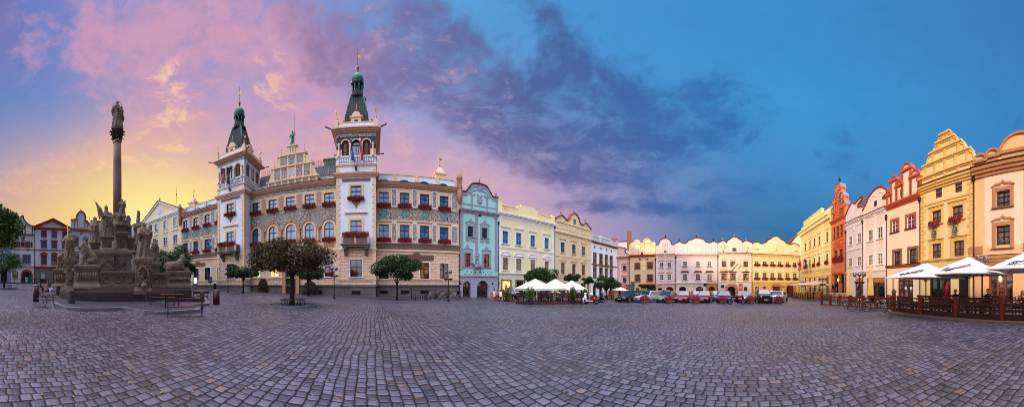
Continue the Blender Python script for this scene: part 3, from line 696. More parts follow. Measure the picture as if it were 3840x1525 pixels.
for i in range(6):
 x=x5[0]-sp/2+sp*i
 mb=MB();mb.lathe([(.20,m1b-.2),(.20,m1b),(.15,m1b+.1),(.14,m1t-.95),(.22,m1t-.75),(.24,m1t-.6)],12,(x,-.12,0));mb.ob('half_column',[M_apt],b.e)
 if 0<i<5:
  panel(b,x-.42,x+.42,zm(778),zm(716),M_mural,border=M_peach,name='painted_panel')
mb=MB();mb.box(a+.3,c-.3,-.02,.01,zm(800),zm(772));n5=24
mb.ob('sgraffito_frieze',[M_scr],b.e)
mb=MB();wallmesh(mb,a+.3,c-.3,m1t-.7,zm(798),[o[:5]for o in b.op],-.016,rev=.03,sides=False);mb.ob('sgraffito_spandrels',[M_scr],b.e)
mb=MB();mb.box(a+.3,c-.3,-.03,.01,zm(711),zm(695));mb.ob('sgraffito_frieze',[M_scr2],b.e)
panel(b,a+.35,x5[0]-1.0,zm(776),zm(714),M_scr2);panel(b,x5[-1]+1.0,c-.35,zm(776),zm(714),M_scr2)
for x in x5:
 mb=MB();mb.box(x-.7,x+.7,-.06,.01,m1b-1.0,m1b-.25);[mb.lathe([(.05,0),(.08,.15),(.04,.4),(.07,.55)],6,(x-.6+.2*k,-.1,m1b-.95))for k in range(7)];mb.ob('blind_balustrade',[M_peachd],b.e)
course(b,zm(772),zm(768),.14,M_peachd,a,c);course(b,zm(940),zm(934),.2,M_peach,a,c);course(b,m1b-.22,m1b-.08,.14,M_peachd,a,c)
course(b,mg0-.2,mg0-.05,.14,M_peachd,a,c,name='sill_course');course(b,plz-.12,plz+.05,.22,M_plinth,a,c,name='plinth_cap')
course(b,gut-.5,gut,.6,M_peachd,a,c,tiles=.8,mt=M_slate)
xd=b.X(1090)+.1
b.op.append((xd-.75,xd+.75,.65,3.7,0,0.0))
body(b,gut,[(plz,1),(zm(938),2)],[M_peach,M_plinth,M_rust],a,c)
mb=MB();mb.box(xd-.75,xd+.75,.12,.17,.65,3.7);[mb.box(xd+s*.37-.28,xd+s*.37+.28,.09,.12,z,z+.8,0)for s in(-1,1)for z in(.85,1.8,2.75)];mb.ob('door',[mat('dark_oak','3a2620',rough=.5,var=.2,vs=4)],b.e)
mb=MB();[mb.box(xd+s*1.0-.25,xd+s*1.0+.25,-.35,.01,0,4.0)for s in(-1,1)];mb.box(xd-1.35,xd+1.35,-.45,.01,4.0,4.35);mb.box(xd-1.25,xd+1.25,-.3,.01,3.72,4.0);mb.ob('door_portal',[M_apt],b.e)
mb=MB();[mb.box(xd-1.7-.32*k,xd+1.7+.32*k,-.5-.32*k,0 if k==0 else-.5-.32*(k-1),-.6,.62-.155*k)for k in range(4)];mb.ob('steps',[M_plinth],b.e)
# slate roof, cresting, stepped gable
rz0=gut+.2
mb=MB();mb.box(a,c,.8,1.1,gut,gut+.9);mb.box(a,c,.74,1.16,gut+.9,gut+1.02,1);mb.ob('parapet',[M_whitet,M_peach],b.e)
mb=MB();mb.face([(a,1.1,gut+.3),(c,1.1,gut+.3),(c,4.2,gut+4.3),(a,4.2,gut+4.3)]);mb.face([(a,4.2,gut+4.3),(c,4.2,gut+4.3),(c,8,gut+4.3),(a,8,gut+4.3)]);mb.face([(a,8,gut+4.3),(c,8,gut+4.3),(c,10.8,gut),(a,10.8,gut)]);mb.ob('roof',[M_slate],b.e)
mb=MB();zt=gut+4.3
for k in range(int((c-a)/.36)):
 x=a+.2+.36*k;mb.tube([(x,4.2,zt),(x,4.2,zt+.95)],.02,4);mb.lathe([(.0,.93),(.05,1.0),(.0,1.1)],5,(x,4.2,zt),caps=False)
 mb.tube([(x+.18+.13*cos(q*pi/4),4.2,zt+.42+.2*sin(q*pi/4))for q in range(8)],.017,4,closed=True)
for z in(.12,.72):mb.tube([(a,4.2,zt+z),(c,4.2,zt+z)],.025,4)
mb.ob('roof_cresting',[mat('rust_red_iron','9a5a50',rough=.6)],b.e)
mb=MB();xl=b.X(1214);mb.box(xl-.9,xl+.9,4.6,6.2,zt,zt+1.1);mb.box(xl-1.1,xl+1.1,4.4,6.4,zt+1.1,zt+1.25,0);mb.box(xl-.8,xl+.8,4.8,6.0,zt+1.25,zt+1.5,0);mb.ob('roof_lantern',[M_verd],b.e)
gx=b.X(1090)+.2;gy=-.05;zG=lambda v:b.Z(1090,v)
def tier(w0,w1,z0,z1,curl=True):
 pts=[(gx-w0,z0),(gx-w0,z0+.15)]
 if curl:pts+=spl([(gx-w0,z0+.25),(gx-w0+.18,z0+.5),(gx-w1-.35,z0+.35*(z1-z0)+.35),(gx-w1,z1-.25)],3)[1:]
 pts+=[(gx-w1,z1)];pts+=[(2*gx-x,z)for x,z in pts[::-1]]
 return pts
zq=[gut,gut+1.0,gut+2.85,gut+4.4,gut+5.6]
t1=[(3.8,3.7),(3.6,2.9),(2.6,1.95),(1.35,.55)]
for(w0,w1),z0,z1 in zip(t1,zq,zq[1:]):
 g=MB();g.prism(tier(w0,w1,z0,z1),gy,gy+.5);g.box(gx-w1-.25,gx+w1+.25,gy-.2,gy+.6,z1-.14,z1+.04,0)
 nn=max(2,int(w1*2/1.05))
 for k in range(nn+1):
  x=gx-w1+.15+(2*w1-.3)*k/nn;g.box(x-.12,x+.12,gy-.09,gy,z0+.04,z1-.14,0)
  if k<nn and not(z0==zq[1]and k in(nn//2,)):x2=gx-w1+.15+(2*w1-.3)*(k+1)/nn;g.box(x+.18,x2-.18,gy-.03,gy,z0+.2,z1-.3,1)
 g.ob('gable_tier',[M_peach,M_scr2],b.e)
for x in(gx-.4,gx+.4):
 mb=MB();mb.box(x-.26,x+.26,gy-.06,gy,zq[1]+.45,zq[1]+1.3);mb.ob('attic_window',[M_glassb],b.e)
for x,z in((gx-2.8,zq[2]),(gx+2.8,zq[2]),(gx-1.7,zq[3]),(gx+1.7,zq[3]),(gx-5.2,gut+1),(gx+5.2,gut+1)):
 mb=MB();mb.lathe([(.12,0),(.12,.15),(.05,.2),(.1,.35),(.03,.5),(.02,1.0),(.07,1.08),(.01,1.2)],8,(x,gy+.25,z));mb.ob('gilded_finial',[M_gold],b.e)
mb=MB();mb.box(gx-.3,gx+.3,gy,gy+.5,zq[4]+.04,zq[4]+.45);mb.tube([(gx-.12,gy+.25,zq[4]+.45),(gx-.08,gy+.25,zq[4]+1.2)],[.09,.14],7);mb.tube([(gx+.12,gy+.25,zq[4]+.45),(gx+.08,gy+.25,zq[4]+1.2)],[.09,.14],7);mb.tube([(gx,gy+.25,zq[4]+1.15),(gx,gy+.25,zq[4]+1.75)],[.2,.24],8);mb.tube([(gx-.24,gy+.25,zq[4]+1.7),(gx-.42,gy+.1,zq[4]+1.35),(gx-.2,gy+.0,zq[4]+1.2)],.08,6);mb.tube([(gx+.24,gy+.25,zq[4]+1.7),(gx+.42,gy+.15,zq[4]+1.5),(gx+.38,gy+.1,zq[4]+1.9)],.08,6);mb.ball((gx,gy+.25,zq[4]+2.0),.17,8);mb.tube([(gx+.38,gy+.1,zq[4]+.5),(gx+.38,gy+.1,zq[4]+4.3)],.03,5);mb.ob('knight_statue',[M_verd],b.e)
# --- towers
def tower(uc,uL,uRt,sidewin):
 cx=(b.X(uL,tp)+b.X(uRt,tp))/2;hw=2.42;y0=-tp;Z1=lambda v:b.Z(uc,v,tp)
 uv=1335
 Zt=lambda v:EYE+(VH-v)*(30.4-tp)/cos(th(1335)-T.t0)/FL-b.zb
 x0,x1=cx-hw,cx+hw;zcor=Zt(662);ztop=Zt(497)
 pd=.16
 win(b,cx,1.35,Zt(745),Zt(697),cm=M_peach,cw=.27,cd=.09,sash=M_winr,bars=(2,2),tr=.6,glass=M_glassb,y=y0,pd=pd)
 win(b,cx,1.35,Zt(877),Zt(826),cm=M_peach,cw=.27,cd=.09,sash=M_winr,bars=(2,2),tr=.6,glass=M_glassb,hood='flat',hz=.5,hw=2.7,hm=M_peachd,y=y0,pd=pd)
 win(b,cx,1.45,Zt(1038),Zt(972),cm=M_whitet,cw=.10,cd=.04,sash=M_winr,bars=(2,2),tr=.55,glass=M_glassr,y=y0,pd=pd)
 ww=Zt(934);plt=Zt(1069)
 for(xa,xb,xc_)in((cx-1.75,cx-.85,0),(cx-.5,cx+.5,1),(cx+.85,cx+1.75,2)):b.op.append((xa,xb,Zt(588),Zt(524),(xb-xa)/2,y0))
 mb=MB();ops=[o[:5]for o in b.op if abs(o[5]-y0)<.01 and x0<o[0]<x1]
 wallmesh(mb,x0,x1,-1.2,ztop,ops,y0,[(plt,1),(ww,2),(zcor,0),(Zt(586),0),(Zt(558),3),(Zt(512),4 if uc>1000 else 0)],2*hw,.3)
 mb.ob('tower_wall',[M_white,M_plinth,M_rust,M_peach,M_sgl],b.e)
 for k,xa in enumerate((cx-1.3,cx,cx+1.3)):
  w_=.9 if k!=1 else 1.0;z0,z1=Zt(588),Zt(524)
  mb=MB();mb.prism([(xa-w_/2,z0),(xa+w_/2,z0),(xa+w_/2,z1-w_/2)]+[(xa+w_/2*cos(pi*i/10),z1-w_/2+w_/2*sin(pi*i/10))for i in range(1,10)]+[(xa-w_/2,z1-w_/2)],y0+.25,y0+.30)
  if k!=1:
   mb.lathe([(.22,.15),(.30,.25),(.27,.9),(.20,1.25),(.26,1.55),(.22,1.75),(.08,1.82),(.15,1.95),(.15,2.1),(.06,2.2)],10,(xa,y0+.2,z0),sy=.6);mb.ob('statue_niche',[M_relief],b.e)
  else:
   mb.ob('tower_window',[M_glassd],b.e);s=MB();s.box(xa-.04,xa+.04,y0+.18,y0+.24,z0,z1-.05);s.box(xa-.5,xa+.5,y0+.17,y0+.25,z1-.62,z1-.52);s.ob('tower_window_sash',[M_winr],b.e)
  mb=MB();n=10
  for i in range(n):
   a0,a1=pi*i/n,pi*(i+1)/n;mb.prism([(xa-cos(q)*rr,z1-w_/2+sin(q)*rr)for q,rr in((a0,w_/2),(a0,w_/2+.16),(a1,w_/2+.16),(a1,w_/2))],y0-.08,y0+.01)
  mb.ob('arch_moulding',[M_peach],b.e)
 for xa in(cx-2.1,cx-.72,cx+.72,cx+2.1):mb=MB();mb.lathe([(.17,0),(.17,.12),(.12,.2),(.11,1.35),(.17,1.5),(.17,1.62)],10,(xa,y0-.12,Zt(588)));mb.ob('tower_column',[M_peach],b.e)
 for sx in(-1,1):
  xf=cx+sx*hw;mb=MB();z0,z1=Zt(588),Zt(524)
  for yy,mi in((y0+.95,0),(y0+2.4,1),(y0+3.85,0)):
   q=[]
   for i in range(11):q.append((yy-.45*cos(pi*i/10),z1-.45+.45*sin(pi*i/10)))
   pts=[(yy-.45,z0)]+q+[(yy+.45,z0)]
   f0=[(xf+sx*.03,y_,z_)for y_,z_ in pts];mb.face(f0 if sx<0 else f0[::-1],mi)
   for i in range(10):
    a0,a1=pi*i/10,pi*(i+1)/10
    r4=[(yy-cos(q_)*rr,z1-.45+sin(q_)*rr)for q_,rr in((a0,.45),(a0,.62),(a1,.62),(a1,.45))]
    k0=[(xf+sx*.1,y_,z_)for y_,z_ in r4];mb.face(k0,2)
  mb.ob('side_niche',[M_relief,M_glassd,M_peach],b.e)
  mb=MB()
  for k in range(22):
   if k%7==6:continue
   mb.lathe([(.05,0),(.09,.2),(.04,.6),(.07,.7)],6,(xf+sx*.08,y0+.35+k*.2,Zt(612)+.1))
  mb.box(*sorted((xf,xf+sx*.16)),y0-.1,y0+2*hw,Zt(590),Zt(586)+.05);mb.ob('side_balustrade',[M_whitet],b.e)
 mb=MB()
 for k in range(20):
  if k in(6,13):mb.box(cx-2.1+k*.22-.1,cx-2.1+k*.22+.1,y0-.14,y0,Zt(612),Zt(590));continue
  mb.lathe([(.05,0),(.09,.2),(.04,.6),(.07,.7)],6,(cx-2.1+k*.22,y0-.08,Zt(612)+.08))
 mb.box(x0-.1,x1+.1,y0-.16,y0,Zt(590),Zt(586)+.05);mb.box(x0-.1,x1+.1,y0-.12,y0,Zt(616),Zt(613));mb.ob('balustrade',[M_whitet],b.e)
 for sx in(-1,1):
  mb=MB();z=plt+.1;k=0;xl_=x0-.04 if sx<0 else x1+.04
  mb.box(*sorted((xl_,xl_-sx*.28)),y0-.045,y0+.3,plt+.1,Zt(630))
  while z<Zt(630):
   w_=.5 if k%2 else .34
   if abs(z+.185-(zcor-.2))>.5:mb.box(*sorted((xl_+sx*.01,xl_-sx*w_)),y0-.06,y0+w_,z,z+.33)
   z+=.37;k+=1
  mb.ob('quoins',[M_peach],b.e)
 def band(z0,z1,pr,m,nm='cornice',sub=True):
  mb=MB();h=z1-z0
  for f0,f1,q in(((0,.3,.4),(.3,.62,.7),(.62,1,1.0))if sub else((0,1,1.0),)):mb.box(x0-pr*q,x1+pr*q,y0-pr*q,y0+2*hw+pr*q,z0+h*f0,z0+h*f1)
  mb.ob(nm,[m],b.e)
 band(Zt(664),Zt(648),.38,M_peachd);band(Zt(937),Zt(931),.12,M_peach,sub=False);band(Zt(1051),Zt(1046),.10,M_peachd,sub=False);band(plt-.15,plt+.05,.12,M_plinth,'plinth_cap',False)
 band(ztop-.02,Zt(484),.62,M_peachd);band(Zt(622),Zt(617),.10,M_peachd,sub=False)
 mb=MB();mb.box(x0-.03,x1+.03,y0-.03,y0+2*hw+.03,Zt(512),Zt(499));mb.ob('sgraffito_frieze',[M_scr2],b.e)
 panel(b,cx-1.75,cx+1.75,Zt(681),Zt(668),M_scr3,y=y0,border=M_greyt)
 zp=Zt(484);zpt=Zt(461)
 mb=MB()
 mb.box(x0-.1,x1+.1,y0-.1,y0+.2,zp,zpt);mb.box(x0-.1,x1+.1,y0+2*hw-.2,y0+2*hw+.1,zp,zpt);mb.box(x0-.1,x0+.2,y0+.2,y0+2*hw-.2,zp,zpt);mb.box(x1-.2,x1+.1,y0+.2,y0+2*hw-.2,zp,zpt)
 for xa in(x0,x1):
  for ya in(y0,y0+2*hw):mb.box(xa-.25,xa+.25,ya-.25,ya+.25,zp,zpt+.35,1)
 mb.box(x0-.15,x1+.15,y0-.16,y0+.22,zpt,zpt+.1,1);mb.box(x0-.16,x0+.22,y0+.22,y0+2*hw-.3,zpt,zpt+.1,1);mb.box(x1-.22,x1+.16,y0+.22,y0+2*hw-.3,zpt,zpt+.1,1);mb.ob('parapet',[M_whitet,M_peach],b.e)
 for xa in(x0,x1):
  for ya in(y0,y0+2*hw):
   mb=MB();mb.lathe([(.2,0),(.2,.12),(.08,.2),(.13,.42),(.04,.55),(.025,1.3),(.1,1.4),(.02,1.5)],8,(xa,ya,zpt+.35));mb.box(xa,xa+.3,ya-.01,ya+.01,zpt+1.35,zpt+1.55);mb.ob('gilded_finial',[M_gold],b.e)
   sg=-1 if xa==x0 else 1;sy_=-1 if ya==y0 else 1
   mb=MB();mb.tube([(xa+sg*.3,ya+sy_*.3,zp-.1),(xa+sg*.9,ya+sy_*.6,zp+.02),(xa+sg*1.3,ya+sy_*.8,zp+.08)],[.08,.08,.05],8);mb.ball((xa+sg*1.2,ya+sy_*.75,zp+.1),.10,8);mb.ob('waterspout',[M_copper],b.e)
 yc=y0+hw;Zs=lambda v:EYE+(VH-v)*.0357-b.zb
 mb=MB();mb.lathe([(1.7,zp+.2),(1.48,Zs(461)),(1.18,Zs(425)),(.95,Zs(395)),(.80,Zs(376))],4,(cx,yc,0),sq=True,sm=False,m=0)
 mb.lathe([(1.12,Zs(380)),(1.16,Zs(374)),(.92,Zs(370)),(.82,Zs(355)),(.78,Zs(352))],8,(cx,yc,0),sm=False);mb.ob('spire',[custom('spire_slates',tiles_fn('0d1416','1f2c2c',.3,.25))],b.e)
 mb=MB()
 for k in range(4):
  a_=pi/4+pi/2*k;p0=(cx+1.7*sqrt(2)*cos(a_),yc+1.7*sqrt(2)*sin(a_));mb.tube([(p0[0],p0[1],zp+.2),(cx+1.18*sqrt(2)*cos(a_),yc+1.18*sqrt(2)*sin(a_),Zs(425)),(cx+.80*sqrt(2)*cos(a_),yc+.80*sqrt(2)*sin(a_),Zs(376))],.07,6)
 for k in range(8):
  a_=pi/8+pi/4*k;mb.lathe([(.09,Zs(351)),(.07,Zs(340)),(.11,Zs(330)),(.11,Zs(325))],6,(cx+.68*cos(a_),yc+.68*sin(a_),0))
 mb.ob('spire_copper_ribs',[M_verd],b.e)
 mb=MB();mb.lathe([(.45,Zs(352)),(.45,Zs(326))],8,(cx,yc,0),sm=False);mb.lathe([(.86,Zs(327)),(.93,Zs(321)),(.84,Zs(317))],8,(cx,yc,0),sm=False,rot=pi/8);mb.ob('lantern',[M_copper],b.e)
 mb=MB();mb.lathe([(.74,Zs(317)),(.84,Zs(309)),(.83,Zs(300)),(.68,Zs(290)),(.38,Zs(282)),(.16,Zs(278)),(.1,Zs(268)),(.18,Zs(266)),(.06,Zs(262))],16,(cx,yc,0),rot=pi/8);mb.ob('dome',[M_verd],b.e)
 mb=MB();mb.ball((cx,yc,Zs(257)),.23,12);mb.tube([(cx,yc,Zs(262)),(cx,yc,Zs(186))],.03,6,1);zz=Zs(216);mb.box(cx-.02,cx+.42,yc-.012,yc+.012,zz-.18,zz+.22,0);mb.box(cx-.3,cx,yc-.01,yc+.01,zz,zz+.04,0);mb.ob('weather_vane',[M_gold,M_iron],b.e)
 for k in range(4):
  a_=-pi/2+pi/2*k;mb=MB();Mx=Matrix.Translation((cx,yc,zp+.3))@Matrix.Rotation(a_+pi/2,4,'Z')
  yq=-2.15
  mb.box(-.62,.62,yq,yq+1.1,0,1.35,0,Mx);mb.box(-.8,.8,yq-.12,yq+1.1,1.35,1.52,0,Mx)
  k0=len(mb.v);mb.prism(arcp(-.55,.55,1.52,.62)+[(.55,1.5),(-.55,1.5)],yq,yq+1.1);
  for i in range(k0,len(mb.v)):mb.v[i]=tuple(Mx@Vector(mb.v[i]))
  mb.box(-.22,.22,yq-.03,yq,.45,1.05,1,Mx)
  for sx in(-1,1):
   k0=len(mb.v);mb.prism([(sx*.62,0),(sx*1.0,0),(sx*.85,.45),(sx*.62,.9)],yq+.05,yq+.35)
   for i in range(k0,len(mb.v)):mb.v[i]=tuple(Mx@Vector(mb.v[i]))
  mb.ob('spire_dormer',[M_peach,M_dark],b.e)
  g=MB();g.lathe([(.1,0),(.05,.2),(.12,.4),(.04,.55),(.03,1.1)],6,tuple(Mx@Vector((0,yq+.2,2.1))));g.ob('gilded_finial',[M_gold],b.e)
 zb_=Zt(917);mb=MB();mb.box(cx-1.75,cx+1.75,y0-1.15,y0,zb_-.18,zb_,1);mb.box(cx-1.6,cx+1.6,y0-1.0,y0,zb_-.38,zb_-.18,1)
 mb.box(cx-1.6,cx+1.6,y0-1.05,y0-.95,zb_,zb_+.85,2);[mb.box(cx+s-.12,cx+s+.12,y0-1.1,y0-.9,zb_,zb_+.95,0)for s in(-1.55,0,1.55)];mb.box(cx-1.7,cx+1.7,y0-1.12,y0-.88,zb_+.85,zb_+.97,0)
 for s in(-1.6,1.6):mb.box(cx+s-.05,cx+s+.05,y0-1.0,y0,zb_,zb_+.9,2)
 mb.ob('balcony',[M_peachd,M_plinth,M_scr3],b.e)
 for s in(-1.25,1.25):
  k=MB();k.prism([(0,0),(.95,0),(.9,-.25),(.5,-.5),(.3,-.95),(0,-1.0)],-.17,.17)
  me=k.mesh('bracket',[M_plinth])
  for v in me.vertices:v.co=Vector((v.co.y,-v.co.x,v.co.z))
  link('bracket',me,b.e,(cx+s,y0,zb_-.38))
 mb=MB();mb.prism([(cx-.55,0),(cx-.4,-.4),(cx-.2,-.55),(cx,-1.0),(cx+.2,-.55),(cx+.4,-.4),(cx+.55,0)],y0-.09,y0);mb.ob('window_cartouche',[M_brownt],b.e,(0,0,Zt(751)))
 which='taller right' if uc>1000 else 'left'
 which='right' if uc>1000 else 'left'
 fb_on(b,cx,Zt(745)-.12,1.9,f'round red geranium box on the upper window of the {which} town hall tower',groups,y=y0-.06)
 fb_on(b,cx,zb_+.95,3.0,f'long red geranium box along the balcony of the {which} town hall tower',groups,y=y0-.85,h=.4)
 mb=MB();mb.box(cx-.12,cx+.12,y0-.35,y0-.1,Zt(640),Zt(628),0);mb.ob('flag_holder',[M_iron],b.e)
 return cx,Zt,y0,zb_
cxR,ZtR,yT,zbal=tower(1335,1266,1405,False)
cxL,ZtL,_,_=tower(866,823,909,True)
for xx in(b.X(936)-.08,b.X(1412)-.1):downpipe(b,xx,zc0-.5,.2)
for(xa,w_,za,zb_)in((b.X(1562),4.6,zr(975),zr(955)),(b.X(741),3.6,zr(975),zr(957))):
 mb=MB();mb.prism([(xa-w_/2,za),(xa-w_/2-.1,(za+zb_)/2),(xa-w_/2,zb_),(xa-.6,zb_),(xa-.35,zb_+.2),(xa,zb_+.3),(xa+.35,zb_+.2),(xa+.6,zb_),(xa+w_/2,zb_),(xa+w_/2+.1,(za+zb_)/2),(xa+w_/2,za)],-.07,.01);mb.ob('carved_tablet',[M_relief],b.e)
for u in(1440,1519,1592,1330,1193,702,780):
 x=b.X(u)if u!=1330 else cxR;yq=-.0 if u!=1330 else-tp
 mb=MB();mb.box(x-.55,x+.55,yq-.03,yq+.01,plz-1.15,plz-.7,0);[mb.box(x-.45+.15*k,x-.43+.15*k,yq-.05,yq-.03,plz-1.12,plz-.73,1)for k in range(7)];mb.ob('cellar_grille',[M_dark,M_iron],b.e)
# flags
def flag(loc,rz,cols,w,h,label,lean=.2,pole=1.8,ang=.5,group='flags hung on the town hall',seed=0):
 e=thing('flag',label,'flag',loc,rz,group);mb=MB();tip=Vector((lean,-sin(ang)*pole,cos(ang)*pole));mb.tube([(0,0,0),tip],.025,6);mb.ball(tip,.05,6);mb.ob('flagpole',[M_iron],e)
 rnd=random.Random(seed);n,k=10,len(cols)*2;mb=MB();g=[]
 for j in range(k+1):
  for i in range(n+1):
   s,t=i/n,j/k
   p=tip*(1-.55*t*h/pole*.9)
   q=p+Vector((.10*sin(6*t+seed),-.05,-s*w))+Vector((t*h*.42*(.4+.6*s)+.08*sin(9*t+4*s+seed),.1*sin(5*t+7*s+seed)-.12*t,0))
   g.append(q)
 for j in range(k):
  for i in range(n):mb.face([g[j*(n+1)+i],g[j*(n+1)+i+1],g[(j+1)*(n+1)+i+1],g[(j+1)*(n+1)+i]],j//2,True)
 mb.ob('cloth',[mat('cloth_'+c_,c_,rough=.8,var=.1)for c_ in cols],e);return e
def onb(bb,x,y,z):return bb.e.location+Matrix.Rotation(bb.row.rz,3,'Z')@Vector((x,y,z))
flag(onb(b,cxR-.05,yT-.25,ZtR(632)),T.rz,['d8d8dc','c02030','2a3f8a'],2.4,.9,'red, white and blue flag on the right pole of the right town hall tower',-.55,3.2,.35,seed=1)
flag(onb(b,cxR+.08,yT-.25,ZtR(632)),T.rz,['c82838','d8d8dc','c82838'],2.5,.8,'red and white flag hanging nearest the tower window of the right tower',.5,3.2,.35,seed=2)
flag(onb(b,cxL-.05,yT-.25,ZtR(632)),T.rz,['283060','b03040','8a5070'],2.2,.9,'blurred red and blue flag outermost on the left town hall tower',-.6,3.2,.35,seed=3)
flag(onb(b,cxL+.08,yT-.25,ZtR(632)),T.rz,['232a5c','2c3470'],2.3,.8,'dark blue flag beside the window of the left town hall tower',.35,3.0,.35,seed=4)
flag(onb(b,cxL-1.0,yT-1.2,zbal+.5),T.rz,['2f6fc0','e8c830'],1.5,.7,'blue and yellow flag leaning out above the left tower balcony',-.9,1.9,.8,seed=5)
for k,xx in enumerate((1213,1205)):flag(onb(b,b.X(xx),-.1,zm(950)),T.rz,['c81e28'],.9,.35,'small red flag %s above the ground floor window beside the right tower'%('nearest' if k==0 else 'further left'),.1,.8,.35,seed=7+k)
# ==== the other houses
def px(b,pts,o,s):return[(b.X(o[0]+x/s),b.Z(o[0]+x/s,o[1]+y/s))for x,y in pts]
def zc(b,pts):
 return[(min(max(x,b.x0),b.x1),z)for x,z in pts]
# ---- turquoise house
b=Bld(T,1722,1868,'turquoise_house','narrow turquoise house with grey stucco and a curved baroque gable','house')
o,s=(1650,640),2.132
Z=lambda v,u=1795:b.Z(u,v)
ze=b.Z(1790,789)
g=px(b,[(165,165),(182,163)],o,s);L=b.x0;Rr=b.x1;mx=0
zt=b.Z(1722,716);za=b.Z(1790,690)
pts=spl([(L,zt),(L+1.0,zt),(L+1.3,zt+.35),(mx-1.55,zt+.75),(mx-1.2,zt+1.25),(mx-.7,za-.05),(mx,za+.05),(mx+.7,za-.05),(mx+1.2,zt+1.25),(mx+1.55,zt+.75),(Rr-1.3,zt+.35),(Rr-1.0,zt),(Rr,zt)],4)
gable(b,pts,M_turq,cop=M_tiled,zb=ze,cy=.2);mb=MB();mb.ribbon([(x*.97,z-.42)for x,z in pts],.3,-.14,.02);mb.ribbon([(x*.9,z-.95)for x,z in pts if abs(x)<1.5],.14,-.10,.02);mb.ob('gable_moulding',[M_greyt],b.e)
for x,zz_ in((L+.35,zt),(0,za+.1),(Rr-.35,zt)):finial(b,x,.1,zz_+.1,1.05,M_greyt)
wk=dict(cm=M_greyt,cw=.30,cd=.07,sash=M_wink,bars=(2,2),pd=.16)
for u,k in((1764,0),(1817,1)):
 x=b.X(u);win(b,x,.85,Z(888,1764),Z(849,1764),glass=M_glassd,**wk)
 mb=MB();zq=Z(849,1764)+.42;mb.prism(hoodpts(1.7,'curl'),-.12,.01);mb.prism([(-.5,.1),(.5,.1),(.2,.55),(0,.8),(-.2,.55)],-.09,.01);mb.ob('stucco_crest',[M_greyt],b.e,(x,0,zq))
 mb=MB();[mb.prism(arcp(q-.35,q+.35,0,-.28)+[(q+.35,.08),(q-.35,.08)],-.08,.01)for q in(-.45,.45)];mb.ob('stucco_garland',[M_greyt],b.e,(x,0,Z(888,1764)-.42))
for u in(1753,1823.5):
 x=b.X(u);win(b,x,.95,Z(998,1764)-.05,Z(950,1764),glass=M_glassr,**wk)
 mb=MB();zq=Z(950,1764)+.42;mb.prism(hoodpts(1.7,'curl'),-.12,.01);mb.prism([(-.5,.1),(.5,.1),(.2,.6),(0,.9),(-.2,.6)],-.09,.01);mb.ob('stucco_crest',[M_greyt],b.e,(x,0,zq))
win(b,0,.5,Z(812),Z(798),cw=.05,cm=M_greyt,sash=M_wink,bars=(2,1),sill=False)
zg=Z(1035);zt_=Z(795)
xd1,xd2=b.X(1751),b.X(1811)
b.op.append((xd1-.62,xd1+.62,.0,Z(1054,1751),.62,0));b.op.append((xd2-.95,xd2+.95,.0,Z(1052,1811),.95,0))
body(b,ze,[(zg,1)],[M_turq,M_rusg],rev=.6)
for x,w_,h_ in((xd1,1.24,Z(1054,1751)),(xd2,1.9,Z(1052,1811))):
 mb=MB();mb.box(x-w_/2,x+w_/2,.5,.54,0,h_);mb.ob('shop_door_glass',[M_glassd],b.e)
 mb=MB();[mb.box(x+q-.05,x+q+.05,.42,.5,0,h_-.2)for q in(-w_/2+.06,0,w_/2-.06)];mb.box(x-w_/2,x+w_/2,.41,.49,h_*.68,h_*.68+.1);mb.ob('door_frame',[M_winr],b.e)
pilasters(b,[L+.35,b.X(1787),Rr-.4],zg+.9,zt_-.35,.42,M_greyt,cap=1);pilasters(b,[L+.3,-1.25,1.25,Rr-.3],ze+.1,zt-.3,.28,M_greyt)
mb=MB();mb.box(L+.6,Rr-.5,-.04,.01,zg+.12,zg+.88,0);
for k in range(14):mb.ball((L+.85+k*.33,-.05,zg+.35+.28*(k%2)),.12,6,1)
mb.ob('relief_band',[M_turq,M_greyt],b.e)
course(b,zg-.08,zg+.1,.18,M_greyt);course(b,ze-.5,ze-.02,.42,M_greyt,tiles=.0,mt=M_tiled);course(b,zt_-.35,zt_-.2,.12,M_greyt);course(b,ze+.65,ze+.75,.1,M_greyt)
mb=MB();mb.lathe([(.38,-.02),(.55,.0),(.55,.1),(.38,.12)],18);me=mb.mesh('oval_window',[M_greyt])
for v in me.vertices:v.co=Vector((v.co.x*.75,-v.co.z,v.co.y))
link('oval_window',me,b.e,(0,0,ze+1.55))
mb=MB();[mb.ribbon([(q-.5+.1*i,ze+2.3-.25*sin(pi*i/10))for i in range(11)],.12,-.12,0)for q in(-1.2,0,1.2)];mb.prism([(-.3,ze+3.0),(.3,ze+3.0),(.45,ze+3.5),(0,ze+3.9),(-.45,ze+3.5)],-.14,0);mb.ob('stucco_garland',[M_greyt],b.e)
# relief of a rider with a banner
mb=MB();xr,zr_=b.X(1789),zg+.35
mb.tube([(xr-.55,-.2,zr_+1.1),(xr,-.25,zr_+1.05),(xr+.5,-.2,zr_+1.0)],[.2,.3,.25],8);mb.tube([(xr-.5,-.2,zr_+1.15),(xr-.85,-.2,zr_+1.6),(xr-1.1,-.2,zr_+1.45)],[.2,.13,.09],8)
for q in(-.5,-.3,.35,.6):mb.tube([(xr+q,-.15,zr_+.95),(xr+q-.1,-.15,zr_+.5),(xr+q,-.15,zr_+.05)],[.1,.06,.05],6)
mb.tube([(xr,-.25,zr_+1.2),(xr,-.25,zr_+1.9)],[.24,.18],8);mb.ball((xr,-.25,zr_+2.15),.16,8);mb.tube([(xr-.25,-.25,zr_+1.1),(xr-.4,-.25,zr_+3.1)],.03,5);mb.box(xr-.38,xr+.3,-.24,-.2,zr_+2.5,zr_+3.0);mb.ob('rider_relief',[M_greyt],b.e)
